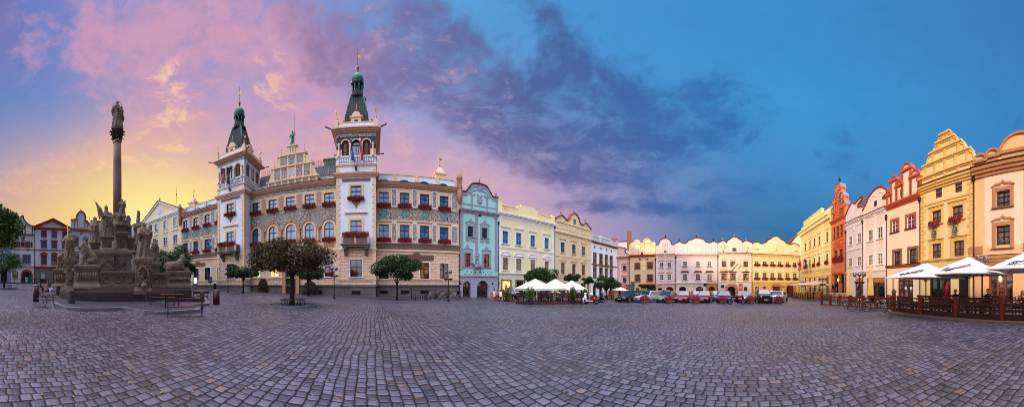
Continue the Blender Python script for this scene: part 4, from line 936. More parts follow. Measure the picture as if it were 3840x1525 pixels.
downpipe(b,L+.0,zt_-.1);downpipe(b,Rr+.0,zt_-1.0);roof(b,zt-.4,1.8,M_tile,.5)
for u in(1706,1847,1870):
 mb=MB();mb.box(-.13,.13,-.03,0,-.13,.13);mb.ob('house_number_plate',[M_black],b.e,(b.X(u)if u>1722 else b.X(1727),-.01,Z(1062)))
# ---- cream house with balustraded parapet
b=Bld(T,1868,2079,'cream_house','long cream house with white window hoods and a stepped parapet','house')
Z=lambda v,u=1895:b.Z(u,v);ze=Z(797,1872);L,Rr=b.x0,b.x1
xs=[b.X(u)for u in(1895,1945,1997.5,2049.7)]
for i,x in enumerate(xs):
 win(b,x,1.05,Z(913),Z(866),cm=M_whitet,cw=.2,cd=.07,sash=M_wing,bars=(2,3),hood='flat',hz=.32,hw=1.75,glass=M_glassb)
 win(b,x,1.05,Z(1012),Z(966),cm=M_whitet,cw=.2,cd=.07,sash=M_wing,bars=(2,3),hood='seg',hz=.18,hw=1.75,glass=M_glassr)
zg=Z(1028,1872);xg=[b.X(u)for u in(1898,1951,2003,2053)]
for x in xg:b.op.append((x-.72,x+.72,.0 if x==xg[0]else .3,Z(1053,1898),0,0))
body(b,ze,[(zg,1)],[M_cream,M_rusw],rev=.35)
for i,x in enumerate(xg):
 mb=MB();h_=Z(1053,1898);[mb.box(x+q*.85-.13,x+q*.85+.13,-.05,.01,0,h_+.26)for q in(-1,1)];mb.box(x-.98,x+.98,-.06,.01,h_,h_+.26);mb.ob('shop_surround',[M_brownt],b.e)
 mb=MB();mb.box(x-.72,x+.72,.3,.34,0,h_)
 if i==0:
  mb.ob('lit_doorway',[M_litw],b.e)
  r=MB();r.tube([(x+.1+.42*cos(q*pi/10),.22,2.15+.62*sin(q*pi/10))for q in range(20)],.07,8,closed=True);r.ob('ring_lamp',[M_bulb],b.e)
 else:mb.ob('shop_window',[M_glassd],b.e);mb=MB();[mb.box(x+q-.04,x+q+.04,.22,.3,0,h_)for q in(-.68,0,.68)];mb.ob('sash',[M_winr],b.e)
course(b,zg,zg+.28,.28,M_whitet);course(b,Z(932),Z(926),.12,M_whitet);course(b,ze-.75,ze-.5,.12,M_whitet);course(b,ze-.35,ze+.1,.45,M_whitet);pilasters(b,[L+.25,Rr-.25],zg+.3,ze-.8,.4,M_whitet,cap=1);mb=MB();zp=Z(762,1872)
mb.box(L,Rr,.0,.3,ze+.1,ze+.3);mb.box(L,Rr,-.02,.32,zp-.15,zp)
k=L+.3
while k<Rr-.2:mb.box(k-.06,k+.06,.08,.22,ze+.3,zp-.15);k+=.2
for q in(L+.35,L+4.0,Rr-4.4,Rr-.3):mb.box(q-.35,q+.35,-.08,.4,ze+.1,zp+.25)
mb.box((L+4.0+Rr-4.4)/2-1.5,(L+4.0+Rr-4.4)/2+1.5,-.05,.35,ze+.1,zp+.55);mb.ob('parapet',[M_yellow2],b.e)
roof(b,ze+.1,1.6,M_tile,.6);downpipe(b,Rr-.02,ze-.3)
# ---- beige house with three small gables
b=Bld(T,2079,2217,'beige_house','beige house with three small tiled gables and pedimented windows','house')
Z=lambda v,u=2110:b.Z(u,v);ze=b.Z(2080,864);L,Rr=b.x0,b.x1;w3=b.w/3
xs=[b.X(u)for u in(2109.7,2151.7,2187.4)]
for i,x in enumerate(xs):
 win(b,x,1.1,Z(946),Z(909),cm=M_beige,cw=.18,cd=.06,sash=M_winb,bars=(2,3),glass=M_glassb,hood='flat',hz=.4,hw=1.9)
 win(b,x,1.1,Z(1027),Z(985),cm=M_beige,cw=.18,cd=.06,sash=M_winb,bars=(2,3),glass=M_glassr,hood='seg' if i==1 else 'tri',hz=.25,hw=1.9)
 b.op.append((x-.8,x+.8,.0,3.0,0,0))
body(b,ze,[(Z(1042),1)],[M_beige,M_rusb])
for x in xs:mb=MB();mb.box(x-.8,x+.8,.16,.19,0,3.0);mb.ob('shop_window',[M_glassd],b.e);mb=MB();[mb.box(x+q-.04,x+q+.04,.08,.16,0,3.0)for q in(-.75,0,.75)];mb.ob('sash',[M_winr],b.e)
course(b,ze-.4,ze,.4,M_beige,tiles=0);course(b,Z(1042),Z(1037),.15,M_beige);course(b,Z(962),Z(958),.1,M_beige);pilasters(b,[L+.2,L+w3,L+2*w3,Rr-.2],Z(960),ze-.4,.3,M_beige)
zf=ze+1.9
pts=[(L,zf),(L+.3,zf+.1),(L+.3,zf+.4),(L+w3/2,zf+1.3),(L+w3-.4,zf+.5)]+spl([(L+w3-.2,zf+.7),(L+w3+.3,zf+.9),(L+w3+.8,zf+1.9),(L+1.5*w3,zf+2.5),(L+2*w3-.8,zf+1.9),(L+2*w3-.3,zf+.9),(L+2*w3+.2,zf+.7)],3)+[(L+2*w3+.4,zf+.5),(L+2.5*w3,zf+1.3),(Rr-.3,zf+.4),(Rr-.3,zf+.1),(Rr,zf)]
gable(b,pts,M_beige,cop=M_tile,zb=ze,ct=.14,cy=.25);course(b,zf-.1,zf+.08,.2,M_beige);course(b,ze+.65,ze+.75,.1,M_beige)
mb=MB();k=L+.5
while k<Rr-.4:mb.box(k-.07,k+.07,-.06,.0,ze+.75,ze+1.6);k+=.28
mb.ob('blind_balustrade',[M_beige],b.e);pilasters(b,[L+.25,L+w3,L+2*w3,Rr-.25],ze+.1,zf,.35,M_beige)
mb=MB();mb.box(L+1.5*w3-.35,L+1.5*w3+.35,-.03,.0,zf+.35,zf+1.3,1);mb.box(L+1.5*w3-.45,L+1.5*w3+.45,-.02,.0,zf+.25,zf+1.4,0);mb.ob('attic_window',[M_peachd,M_glassb],b.e)
for x,z_ in((L+w3/2,zf+1.3),(L+1.5*w3,zf+2.5),(L+2.5*w3,zf+1.3)):finial(b,x,.2,z_+.1,.9,M_brownt)
roof(b,ze+1.2,2.0,M_tile,.5)
# ---- white house with balustrade
b=Bld(T,2217,2318,'white_parapet_house','weathered white house with brown window hoods and a white balustrade','house',depth=12)
Z=lambda v,u=2229.4:b.Z(u,v);ze=b.Z(2218,903);L,Rr=b.x0,b.x1
for u in(2229.4,2253.7,2274,2292):
 x=b.X(u);win(b,x,1.2,Z(986),Z(948),cm=M_brownt,cw=.16,cd=.05,sash=M_winb,bars=(2,3),glass=M_glassw);win(b,x,1.2,Z(1040),Z(1003),cm=M_brownt,cw=.16,cd=.05,sash=M_winb,bars=(2,2),hood='flat',hz=.15,hm=M_brownt,glass=M_glassw)
 b.op.append((x-.7,x+.7,.2,2.8,0,0))
 mb=MB();mb.box(x-.7,x+.7,.16,.19,.2,2.8);mb.ob('shop_window',[M_glassd],b.e)
 mb=MB();mb.lathe([(.3,0),(.3,.05),(.2,.06),(.2,.03)],12);me=mb.mesh('round_vent',[M_brownt]);
 for v in me.vertices:v.co=Vector((v.co.x,-v.co.z,v.co.y))
 link('round_vent',me,b.e,(x,0,ze-1.2))
body(b,ze,[],[M_white]);course(b,ze-.35,ze+.1,.5,M_brownt);course(b,Z(994),Z(989),.16,M_brownt);pilasters(b,[L+.25,Rr-.6],0,ze-.35,.7,M_whitet,cap=1)
mb=MB();zp=ze+1.45;mb.box(L,Rr,0,.3,ze+.1,ze+.35);mb.box(L,Rr,-.03,.33,zp-.18,zp);k=L+.2
while k<Rr:mb.box(k-.08,k+.08,.06,.24,ze+.35,zp-.15);k+=.3
for q in(L+.3,L+3.6,Rr-3.6,Rr-.3):mb.box(q-.4,q+.4,-.06,.4,ze+.1,zp+.2)
mb.box(-2.2,2.2,-.04,.3,zp,zp+.35);mb.ob('balustrade',[M_greyp],b.e);roof(b,ze,1.8,M_tile,.8);chimney(b,Rr-1,5,ze+1.0,.9,2.0,M_brownt)
# ---- back houses between the rows
def backhouse(u,v_eave,v_ridge,d,w,dp,wallm,roofm,name,label,rz,sidegable=True):
 p=at(u,d);e=thing(name,label,'house',p,rz);h=EYE+(VH-v_eave)*d/FL-p.z;hr=EYE+(VH-v_ridge)*d/FL-p.z
 mb=MB();mb.box(-w/2,w/2,0,dp,-1,h)
 if sidegable:mb.prism([(-w/2,h),(w/2,h),(0,hr-.05)],0,.3);mb.prism([(-w/2,h),(w/2,h),(0,hr-.05)],dp-.3,dp)
 mb.ob('wall',[wallm],e);r=MB()
 for sx in(-1,1):r.face([(sx*(w/2+.3),-.3,h-.15),(sx*(w/2+.3),dp+.3,h-.15),(0,dp+.3,hr),(0,-.3,hr)]);r.face([(sx*(w/2+.3),-.3,h-.3),(sx*(w/2+.3),dp+.3,h-.3),(0,dp+.3,hr-.2),(0,-.3,hr-.2)])
 r.ob('roof',[roofm],e)
 return e,h,hr
e,h,hr=backhouse(2312,925,893,76,9,12,M_greyp,M_tile,'red_roofed_house','grey house with a bright red roof rising behind the white balustraded house',-th(2312)+pi/2)
mb=MB();mb.box(-5.2,-4.2,-4.6,-3.2,h-2,hr+1.2);mb.ob('chimney',[M_brownt],e)
e,h,hr=backhouse(2352,905,902,84,8.5,8,M_pale,M_tiled,'plain_rear_house','pale rear house with a bare wall and dark chimney behind the pink house',-th(2352))
mb=MB();mb.box(3.5,4.2,.2,2.5,h-5,h+.3);mb.ob('chimney',[M_brownt],e)
e,h,hr=backhouse(2994,926,872,74,6.5,12,M_cream,M_tile,'red_gabled_house','cream gabled house with steep red roof in the gap left of the bank',-th(2994)+.25)
mb=MB();mb.box(-.4,.4,-.04,.0,0,1.5);me=mb.mesh('window',[M_glassd]);[link('window',me,e,(x_,0,z_))for x_ in(-1.2,1.2)for z_ in(2,5,8)]
# ---- far row
FO,FS=(2280,800),2.557
def fv(y):return 800+y/2.557
def fu(x):return 2280+x/2.557
def fhouse(xa,xb,name,label):return Bld(FR,fu(xa),fu(xb),name,label,'house',depth=11)
# pink narrow house
b=Bld(FR,2312,2360,'narrow_pink_house','narrow salmon pink house beside the white balustraded house','house');L,Rr=b.x0,b.x1;Z=lambda v:b.Z(2345,v);ze=Z(fv(425))
for va,vb in((545,500),(668,615)):win(b,b.X(fu(160)),1.0,Z(fv(va)),Z(fv(vb)),cm=M_pink,cw=.3,cd=.1,sash=M_winb,bars=(2,2),hood='flat',hz=.1,hm=mat('salmon_trim','d49a8a'))
b.op.append((b.X(fu(125)),b.X(fu(172)),.3,Z(fv(725)),.5,0));body(b,ze,[(Z(fv(690)),1)],[mat('salmon_plaster','ebc0a8',dirt=.1),mat('salmon_dark','d07a70')])
mb=MB();mb.box(b.X(fu(125)),b.X(fu(172)),.16,.19,.3,Z(fv(725)));mb.ob('shop_window',[M_glassd],b.e);mb=MB();[mb.box(q-.05,q+.05,.08,.16,.3,3.6)for q in[b.X(fu(125+k*11.7))for k in range(5)]];mb.ob('sash',[M_brownt],b.e)
course(b,ze-.3,ze+.1,.35,mat('salmon_trim','d49a8a'),tiles=.1,mt=M_tiled);pilasters(b,[L+.3,Rr-.3],3.9,ze-.3,.5,mat('salmon_trim','d49a8a'))
gable(b,spl([(L,Z(fv(330))),(L+.6,Z(fv(322))),(L+2,Z(fv(330))),(L+2.6,Z(fv(345))),(Rr-1.2,Z(fv(372))),(Rr-.6,Z(fv(385))),(Rr,Z(fv(388)))],3),mat('salmon_plaster','ebc0a8'),cop=M_tiled,zb=ze)
# cream house with five round gables
b=fhouse(205,456,'round_gabled_cream_house','cream house with dark red windows under five rounded attic arches');L,Rr=b.x0,b.x1;Z=lambda v:b.Z(2410,v);ze=Z(fv(412))
for x,va,vb,w_ in((282,530,478,1.15),(403,526,472,1.25),(284,650,590,1.15),(403,650,590,1.3)):win(b,b.X(fu(x)),w_,Z(fv(va)),Z(fv(vb)),cm=M_red,cw=.2,cd=.08,sash=M_winr,bars=(2,2),glass=M_glassw)
for x in(305,377):win(b,b.X(fu(x)),.5,Z(fv(448)),Z(fv(430)),cw=0,sill=False,bars=(1,1),sash=M_winb)
for xa,xb,t in((268,300,715),(315,455,690)):b.op.append((b.X(fu(xa)),b.X(fu(xb)),.0,Z(fv(t)),0,0))
body(b,ze,[],[mat('straw_plaster','e8cc9c',dirt=.15)]);course(b,ze-.15,ze+.45,.5,M_red)
mb=MB();mb.box(b.X(fu(268)),b.X(fu(300)),.16,.2,0,Z(fv(715)));mb.ob('door',[M_door],b.e)
mb=MB();mb.box(b.X(fu(298)),b.X(fu(456)),-.35,.0,Z(fv(700)),Z(fv(678)));mb.wedge(b.X(fu(296)),b.X(fu(458)),-.9,0,Z(fv(686)),Z(fv(684)),Z(fv(675)),1);mb.ob('shop_canopy',[M_winr,M_tile],b.e)
mb=MB();mb.box(b.X(fu(305)),b.X(fu(452)),.12,.16,.0,Z(fv(690)));mb.ob('shop_front',[M_winb],b.e)
mb=MB();mb.box(b.X(fu(312)),b.X(fu(375)),.04,.1,Z(fv(760)),Z(fv(717)),0);mb.ob('shop_display',[custom('colourful_poster',lambda N,bb,ob:N.put(bb.inputs['Base Color'],N.ramp(N.noise(ob,2.2,5,.7),[(.3,lin('3f7a20')),(.48,lin('a8b830')),(.6,lin('e8d840')),(.75,lin('e8e8d8'))])))],b.e)
mb=MB();mb.box(b.X(fu(385)),b.X(fu(420)),.04,.1,.6,Z(fv(712)),0);mb.ob('shop_window',[M_glassd],b.e)
mb=MB();mb.box(b.X(fu(209)),b.X(fu(262)),-.6,.0,Z(fv(690)),Z(fv(682)),0);mb.ob('kiosk_canopy',[M_winr],b.e);mb=MB();mb.box(b.X(fu(212)),b.X(fu(232)),-.06,.0,.6,Z(fv(722)));mb.ob('green_poster',[mat('green_poster','6aa83a',var=.3,vs=4)],b.e)
mb=MB();xx,zz_=b.X(fu(339)),Z(fv(545));mb.box(xx-.55,xx+.55,-.05,0,zz_,zz_+2.5);mb.box(xx-.08,xx+.08,-.1,-.05,zz_,zz_+2.5);mb.box(xx-.55,xx+.55,-.1,-.05,zz_+1.3,zz_+1.5);mb.ob('blind_window',[M_yellow2],b.e)
heads=[(209,250,290,290),(250,303,253,262),(303,343,285,290),(343,403,245,255),(403,452,278,290)]
lo=Z(fv(400))
for xa,xb,vt,vs_ in heads:
 a_,c_=b.X(fu(xa)),b.X(fu(xb));tp_=Z(fv(vt));r_=(c_-a_)/2;zs_=tp_-r_*.95
 pts=[(a_,zs_)]+arcp(a_,c_,zs_,r_*.95,8)+[(c_,zs_)]
 mb=MB();mb.prism([(a_,ze)]+pts+[(c_,ze)],0,.5);mb.ob('attic_arch',[M_yel],b.e);c=MB();c.ribbon([(x,z+.002)for x,z in pts[1:-1]],.14,-.15,.5);c.ob('coping',[M_yellow2],b.e)
 mb=MB();mb.ribbon([(x*.0+(a_+c_)/2+(x-(a_+c_)/2)*.8,z-.35)for x,z in pts[1:-1]],.1,-.08,.0);mb.box(a_-.05,c_+.05,-.10,0,zs_-.25,zs_-.1);mb.ob('arch_moulding',[M_yellow2],b.e)
pilasters(b,[b.X(fu(q))for q in(209,250,303,343,403,450)],ze+.45,Z(fv(310)),.3,M_yellow2,proj=.12)
win(b,b.X(fu(327)),.5,Z(fv(397)),Z(fv(370)),cw=0)if False else None
mb=MB();mb.box(b.X(fu(327))-.25,b.X(fu(327))+.25,-.02,0,Z(fv(396)),Z(fv(370)));mb.ob('attic_window',[M_winr],b.e)
downpipe(b,L+.1,ze-.2);downpipe(b,Rr-.02,ze-.6);roof(b,ze+.3,2.2,M_tile,.6)
# pink house
b=fhouse(458,640,'rose_pink_house','rose pink house with white stucco and an ornate curved gable');L,Rr=b.x0,b.x1;Z=lambda v:b.Z(2495,v);ze=Z(fv(398))
for x in(514,587):
 xx=b.X(fu(x));win(b,xx,.95,Z(fv(518)),Z(fv(470)),cm=M_whitet,cw=.12,cd=.04,bars=(2,3),sash=M_winw,hood='curl',hz=.15,hw=1.5,hm=M_pink);win(b,xx,.95,Z(fv(638)),Z(fv(583)),cm=M_whitet,cw=.12,cd=.04,bars=(2,3),sash=M_winw,hood='curl',hz=.15,hw=1.5,hm=M_pink,glass=M_glassw)
for xa,xb,t in((475,521,713),(555,628,703)):a_,c_=b.X(fu(xa)),b.X(fu(xb));b.op.append((a_,c_,0,Z(fv(t)),(c_-a_)/2*.8,0))
M_rose=mat('rose_trim','eed8d0',dirt=.1)
body(b,ze,[(Z(fv(672)),1)],[mat('rose_plaster','e8c8be',dirt=.1),mat('rose_ground','e0b0a6',dirt=.1)],rev=.4)
for xa,xb,t,m_ in((475,521,713,M_dark),(555,628,703,M_glassw)):
 a_,c_=b.X(fu(xa)),b.X(fu(xb));mb=MB();mb.box(a_,c_,.36,.4,0,Z(fv(t)));mb.ob('shop_window',[m_],b.e);mb=MB();r_=(c_-a_)/2;zq=Z(fv(t))-r_*.8
 mb.ribbon([(a_-.12,0),(a_-.12,zq)]+[((a_+c_)/2-(r_+.12)*cos(pi*i/8),zq+(r_*.8+.1)*sin(pi*i/8))for i in range(1,8)]+[(c_+.12,zq),(c_+.12,0)],.14,-.05,.0);mb.ob('arch_surround',[M_rose],b.e)
mb=MB();mb.prism([(-1,0),(1,0),(1.15,.15),(1.15,.6),(1,.75),(-1,.75),(-1.15,.6),(-1.15,.15)],-.12,0);mb.ob('shop_sign',[mat('sign_beige','c8b890')],b.e,(b.X(fu(498)),0,Z(fv(700))))
mb=MB();mb.tube([(-.3,-.15,.3),(-.1,-.15,.5),(.1,-.15,.3),(-.1,-.15,.15)],.04,5,closed=True);mb.box(.2,.8,-.15,-.12,.3,.36);mb.box(.2,.7,-.15,-.12,.45,.5);mb.ob('sign_emblem',[M_iron],b.e,(b.X(fu(498))-.2,0,Z(fv(700))))
pilasters(b,[L+.3,b.X(fu(550)),Rr-.3],Z(fv(640)),ze-.4,.5,M_rose,cap=1);course(b,ze-.4,ze,.35,M_rose,tiles=.1);course(b,Z(fv(672)),Z(fv(664)),.2,M_rose);course(b,ze+.3,ze+.45,.1,M_rose);course(b,Z(fv(650)),Z(fv(645)),.1,M_rose)
gpts=[(458,305),(480,302),(492,282),(500,262),(520,250),(549,242),(578,250),(596,266),(606,296),(616,304),(632,298),(640,302)]
gable(b,zc(b,spl(px(b,gpts,FO,FS),3)),mat('rose_plaster','e8c8be'),cop=M_tiled,zb=ze);finial(b,b.X(fu(549)),.2,Z(fv(240)),1.1);pilasters(b,[b.X(fu(515)),b.X(fu(583))],ze+.5,Z(fv(270)),.35,M_rose)
mb=MB();mb.lathe([(.5,-.02),(.65,.0),(.65,.1),(.5,.12),(.5,.02)],16,m=1);mb.lathe([(.5,.0),(.5,.05)],16,m=0);me=mb.mesh('oval_window',[M_brownt,M_rose])
for v in me.vertices:v.co=Vector((v.co.x*.75,-v.co.z,v.co.y))
link('oval_window',me,b.e,(b.X(fu(549)),0,Z(fv(370))));mb=MB();[mb.ball((b.X(fu(549))+q*.5,-.05,Z(fv(290))+r_),.22,8)for q,r_ in((-1,.2),(1,.2),(0,0),(-.6,-.3),(.6,-.3),(0,.5))];mb.ob('stucco_cartouche',[M_rose],b.e)
# wide off-white house
b=fhouse(642,1050,'wide_ivory_house','wide ivory house with arched shop openings and a low curved attic wall');L,Rr=b.x0,b.x1;Z=lambda v:b.Z(2610,v);ze=Z(fv(399));M_ivory=mat('ivory_plaster','ebd8cc',dirt=.12,vs=.4);M_iv2=mat('ivory_trim','f2e2d8',dirt=.1)
for i,x in enumerate((738,863,973)):
 xx=b.X(fu(x));win(b,xx,.95,Z(fv(508)),Z(fv(460)),cm=M_iv2,cw=.14,cd=.03,bars=(2,3),sash=M_winw,glass=M_glassd if i==0 else M_glassw,sillm=M_brownt);win(b,xx,1.1,Z(fv(638)),Z(fv(582)),cm=M_iv2,cw=.14,cd=.03,bars=(2,3),sash=M_winw,glass=M_glassd if i==1 else M_glassw,sillm=M_brownt)
 mb=MB();mb.prism([(-1.05,0),(1.05,0),(.75,.32),(-.75,.32)],-.3,0);mb.ob('tiled_window_hood',[M_tile],b.e,(xx,0,Z(fv(562))))
for xa,xb,t in((681,748,700),(843,912,700),(962,1026,704)):a_,c_=b.X(fu(xa)),b.X(fu(xb));b.op.append((a_,c_,0,Z(fv(t)),(c_-a_)/2*.75,0))
body(b,ze,[(Z(fv(668)),1)],[M_ivory,mat('ivory_ground','ead9c4',dirt=.15)],rev=.45)
for xa,xb,t in((681,748,700),(843,912,700),(962,1026,704)):
 a_,c_=b.X(fu(xa)),b.X(fu(xb));mb=MB();mb.box(a_,c_,.4,.44,0,Z(fv(t)));mb.ob('shop_window',[M_glassd if xa!=962 else M_door],b.e);mb=MB();[mb.box(a_+(c_-a_)*q-.05,a_+(c_-a_)*q+.05,.32,.4,0,Z(fv(t))-.1)for q in(.08,.36,.64,.92)];mb.box(a_,c_,.31,.39,2.3,2.42);mb.ob('sash',[M_winr],b.e)
 if xa==962:
  mb=MB();mb.box(a_-.45,a_-.02,-.14,.01,0,3.6);mb.box(c_+.02,c_+.45,-.14,.01,0,3.6);mb.prism([(a_-.45,3.6),(a_-.02,2.9)]+[((a_+c_)/2-(c_-a_+.04)/2*cos(pi*i/8),Z(fv(t))-(c_-a_)/2*.75+(c_-a_)/2*.75*sin(pi*i/8)+.02)for i in range(9)]+[(c_+.02,2.9),(c_+.45,3.6),(c_+.2,4.0),(a_-.2,4.0)],-.14,.01);mb.ob('stone_portal',[M_apt],b.e)
course(b,Z(fv(668)),Z(fv(660)),.3,M_iv2,tiles=.0);course(b,ze-.4,ze,.35,M_iv2,tiles=.1);downpipe(b,L+.15,ze-.2);downpipe(b,Rr+.05,ze-.1)
gpts=[(642,290),(660,284),(681,272),(700,280),(730,292),(765,276),(768,262),(800,254),(830,240),(846,236),(880,242),(920,252),(926,268),(950,282),(985,282),(1010,268),(1032,278),(1050,284)]
gable(b,zc(b,spl(px(b,gpts,FO,FS),2)),M_ivory,cop=M_tiled,zb=ze,ct=.2);[finial(b,b.X(fu(x)),.2,Z(fv(v)),1.0)for x,v in((681,272),(846,236),(1010,268))]
mb=MB()
for xa,xb,t in((665,705,300),(720,762,300),(790,905,285),(930,962,300),(985,1030,300)):
 a_,c_,z0,z1=b.X(fu(xa)),b.X(fu(xb)),ze+.5,Z(fv(t));[mb.box(*q)for q in((a_,c_,-.06,0,z0,z0+.1),(a_,c_,-.06,0,z1-.1,z1),(a_,a_+.1,-.06,0,z0+.1,z1-.1),(c_-.1,c_,-.06,0,z0+.1,z1-.1))]
mb.ob('attic_panel_moulding',[M_iv2],b.e);roof(b,ze+.3,2.2,M_tile,.6)
mb=MB();mb.box(b.X(fu(931))-.35,b.X(fu(931))+.35,-.05,0,2.75,3.45);mb.ob('wall_plaque',[M_black],b.e)
# white house with dragon-like relief
b=fhouse(1052,1380,'relief_white_house','white house with a cream figure relief across the upper wall and a scalloped gable');L,Rr=b.x0,b.x1;Z=lambda v:b.Z(2755,v);ze=Z(fv(380));M_w2=mat('warm_white_plaster','f0d6c4',dirt=.1,vs=.4);M_rel=mat('cream_relief','ecd09a',var=.12,vs=2)
for i,x in enumerate((1113,1196,1320)):
 xx=b.X(fu(x));win(b,xx,1.15,Z(fv(512)),Z(fv(458)),cm=M_rel,cw=.12,cd=.05,sash=M_winb,bars=(2,3),glass=M_glassw);win(b,xx,1.1,Z(fv(637)),Z(fv(578)),cm=M_apt,cw=.2,cd=.08,sash=M_winr,bars=(2,2),glass=M_glassw)
 mb=MB();mb.prism([(-1.0,0),(1.0,0),(.8,.25),(-.8,.25)],-.25,0);mb.ob('tiled_window_hood',[M_tiled],b.e,(xx,0,Z(fv(563))))
 mb=MB();mb.prism(spl([(-.7,0),(-.4,.5),(-.2,.3),(0,.95),(.2,.4),(.45,.6),(.7,0)],3),-.12,0);mb.ob('stucco_crest',[M_rel],b.e,(xx,0,Z(fv(446))))
rnd=random.Random(5);zlo,zhi=Z(fv(655)),Z(fv(520))
for k in range(26):
 x=b.X(fu(rnd.uniform(1075,1355)));z_=rnd.uniform(zlo+.3,zhi+(1.0 if abs(x-b.X(fu(1225)))<1.6 else-.3));
 if any(abs(x-b.X(fu(q)))<.95 for q in(1113,1196,1320))and z_<Z(fv(560)):x+=1.1
 if any(abs(x-b.X(fu(q)))<.8 for q in(1113,1196,1320))and z_>Z(fv(520))-.3:continue
 r_=rnd.uniform(.25,.5);st=rnd.uniform(0,6);mb=MB();n=9
 mb.tube([(x+r_*(1-i/12)*cos(st+i*.6),-.03,z_+r_*(1-i/12)*sin(st+i*.6))for i in range(n)],[.1-.008*i for i in range(n)],6);mb.ob('relief_scroll',[M_rel],b.e)
mb=MB();q=[(b.X(fu(x)),-.05,Z(fv(y)))for x,y in((1085,535),(1120,528),(1150,545),(1185,540),(1215,500),(1245,470),(1262,500),(1240,530),(1290,560),(1340,535))];mb.tube(q,[.1,.16,.2,.24,.26,.2,.22,.2,.16,.08],8);mb.ob('relief_figure',[M_rel],b.e)
for x in(1105,1330):
 mb=MB();xx,z_=b.X(fu(x)),Z(fv(370));mb.lathe([(.2,0),(.28,.6),(.22,1.1),(.3,1.5),(.12,1.75),(.16,1.95),(.06,2.1)],8,(xx,-.02,z_),sy=.5);mb.tube([(xx-.55,-.08,z_+1.7),(xx-.2,-.08,z_+1.4),(xx+.3,-.08,z_+1.45),(xx+.6,-.08,z_+1.0)],.08,6);mb.ob('stucco_figure',[M_rel],b.e)
a_,c_=b.X(fu(1146)),b.X(fu(1222));b.op.append((a_,c_,0,Z(fv(699)),(c_-a_)/2*.9,0));b.op.append((b.X(fu(1303)),b.X(fu(1337)),0.3,Z(fv(705)),0,0))
body(b,ze,[(Z(fv(655)),1)],[M_w2,M_rusw2],rev=.5)
mb=MB();mb.box(a_,c_,.45,.5,0,4.2);mb.ob('doorway',[M_dark],b.e);mb=MB();[mb.box(a_+(c_-a_)*q-.06,a_+(c_-a_)*q+.06,.36,.45,0,3.4)for q in(.12,.38,.62,.88)];mb.ob('door_frame',[M_door],b.e);mb=MB();mb.box(b.X(fu(1303)),b.X(fu(1337)),.15,.19,.3,3.1);mb.ob('side_door',[M_door],b.e)
hh=Z(fv(699));mb=MB();rr_=(c_-a_)/2;zs_=hh-rr_*.9;arc=[((a_+c_)/2-(rr_+.02)*cos(pi*i/10),zs_+(rr_*.9+.02)*sin(pi*i/10))for i in range(11)]
mb.prism([(a_-.5,0),(a_-.02,0)]+arc+[(c_+.02,0),(c_+.5,0),(c_+.5,zs_+.9),(c_,hh+.5),(a_,hh+.5),(a_-.5,zs_+.9)],-.16,.01);mb.ob('stone_portal',[M_apt],b.e)
mb=MB();mb.box(b.X(fu(1254)),b.X(fu(1289)),-.12,-.08,Z(fv(747)),Z(fv(674)),0);cx_,cz_=b.X(fu(1271)),Z(fv(712))
for k in range(12):a0=2*pi*k/12;mb.face([(cx_+.3*cos(a0-.12),-.125,cz_+.3*sin(a0-.12)),(cx_+.75*cos(a0),-.125,cz_+.75*sin(a0)*1.6),(cx_+.3*cos(a0+.12),-.125,cz_+.3*sin(a0+.12))],2)
mb.face([(cx_+.3*cos(2*pi*k/12),-.13,cz_+.3*sin(2*pi*k/12))for k in range(12)][::-1],1);ban=mb.ob('banner',[mat('pink_banner','d8304c'),mat('banner_yellow','f0b020'),mat('banner_pale','f098a0')],None,b.e.location,FR.rz);tag(ban,'pink banner with a yellow sun shape hanging on the relief white house','banner')
letters('GALERIE',.28,M_apt,b.e,(b.X(fu(1184)),-.03,Z(fv(676))))if False else None
mb=MB();mb.box(b.X(fu(1184))-.85,b.X(fu(1184))+.85,-.02,0,Z(fv(678)),Z(fv(673)));mb.ob('door_inscription',[M_apt],b.e)
mb=MB();mb.box(b.X(fu(1100))-.4,b.X(fu(1100))+.4,-.05,0,2.4,3.1);mb.ob('wall_plaque',[M_black],b.e)
course(b,Z(fv(658)),Z(fv(652)),.12,M_w2);course(b,ze-.35,ze,.3,M_w2,tiles=.1)
gpts=[(1052,284),(1075,276),(1100,262),(1122,272),(1143,284),(1145,262),(1165,252),(1185,234),(1212,226),(1238,234),(1258,252),(1280,262),(1282,280),(1300,272),(1323,260),(1350,272),(1380,282)]
gable(b,zc(b,spl(px(b,gpts,FO,FS),2)),M_w2,cop=M_tiled,zb=ze,ct=.2);[finial(b,b.X(fu(x)),.2,Z(fv(v)),.9,M_apt)for x,v in((1100,262),(1212,226),(1323,260))];pilasters(b,[b.X(fu(1145)),b.X(fu(1280))],ze+.3,Z(fv(270)),.3,M_w2)
mb=MB();xx=b.X(fu(1212));mb.box(xx-.65,xx+.65,-.04,0,Z(fv(366)),Z(fv(327)),1);mb.box(xx-.5,xx+.5,-.06,-.04,Z(fv(363)),Z(fv(330)),2);[mb.box(xx+q-.04,xx+q+.04,-.08,-.06,Z(fv(363)),Z(fv(330)),0)for q in(-.45,0,.45)];mb.box(xx-.5,xx+.5,-.085,-.06,Z(fv(348)),Z(fv(345)),0);mb.ob('attic_window',[M_winb,M_w2,M_glassd],b.e);roof(b,ze+.3,2.2,M_tile,.6);downpipe(b,Rr,ze-.1)
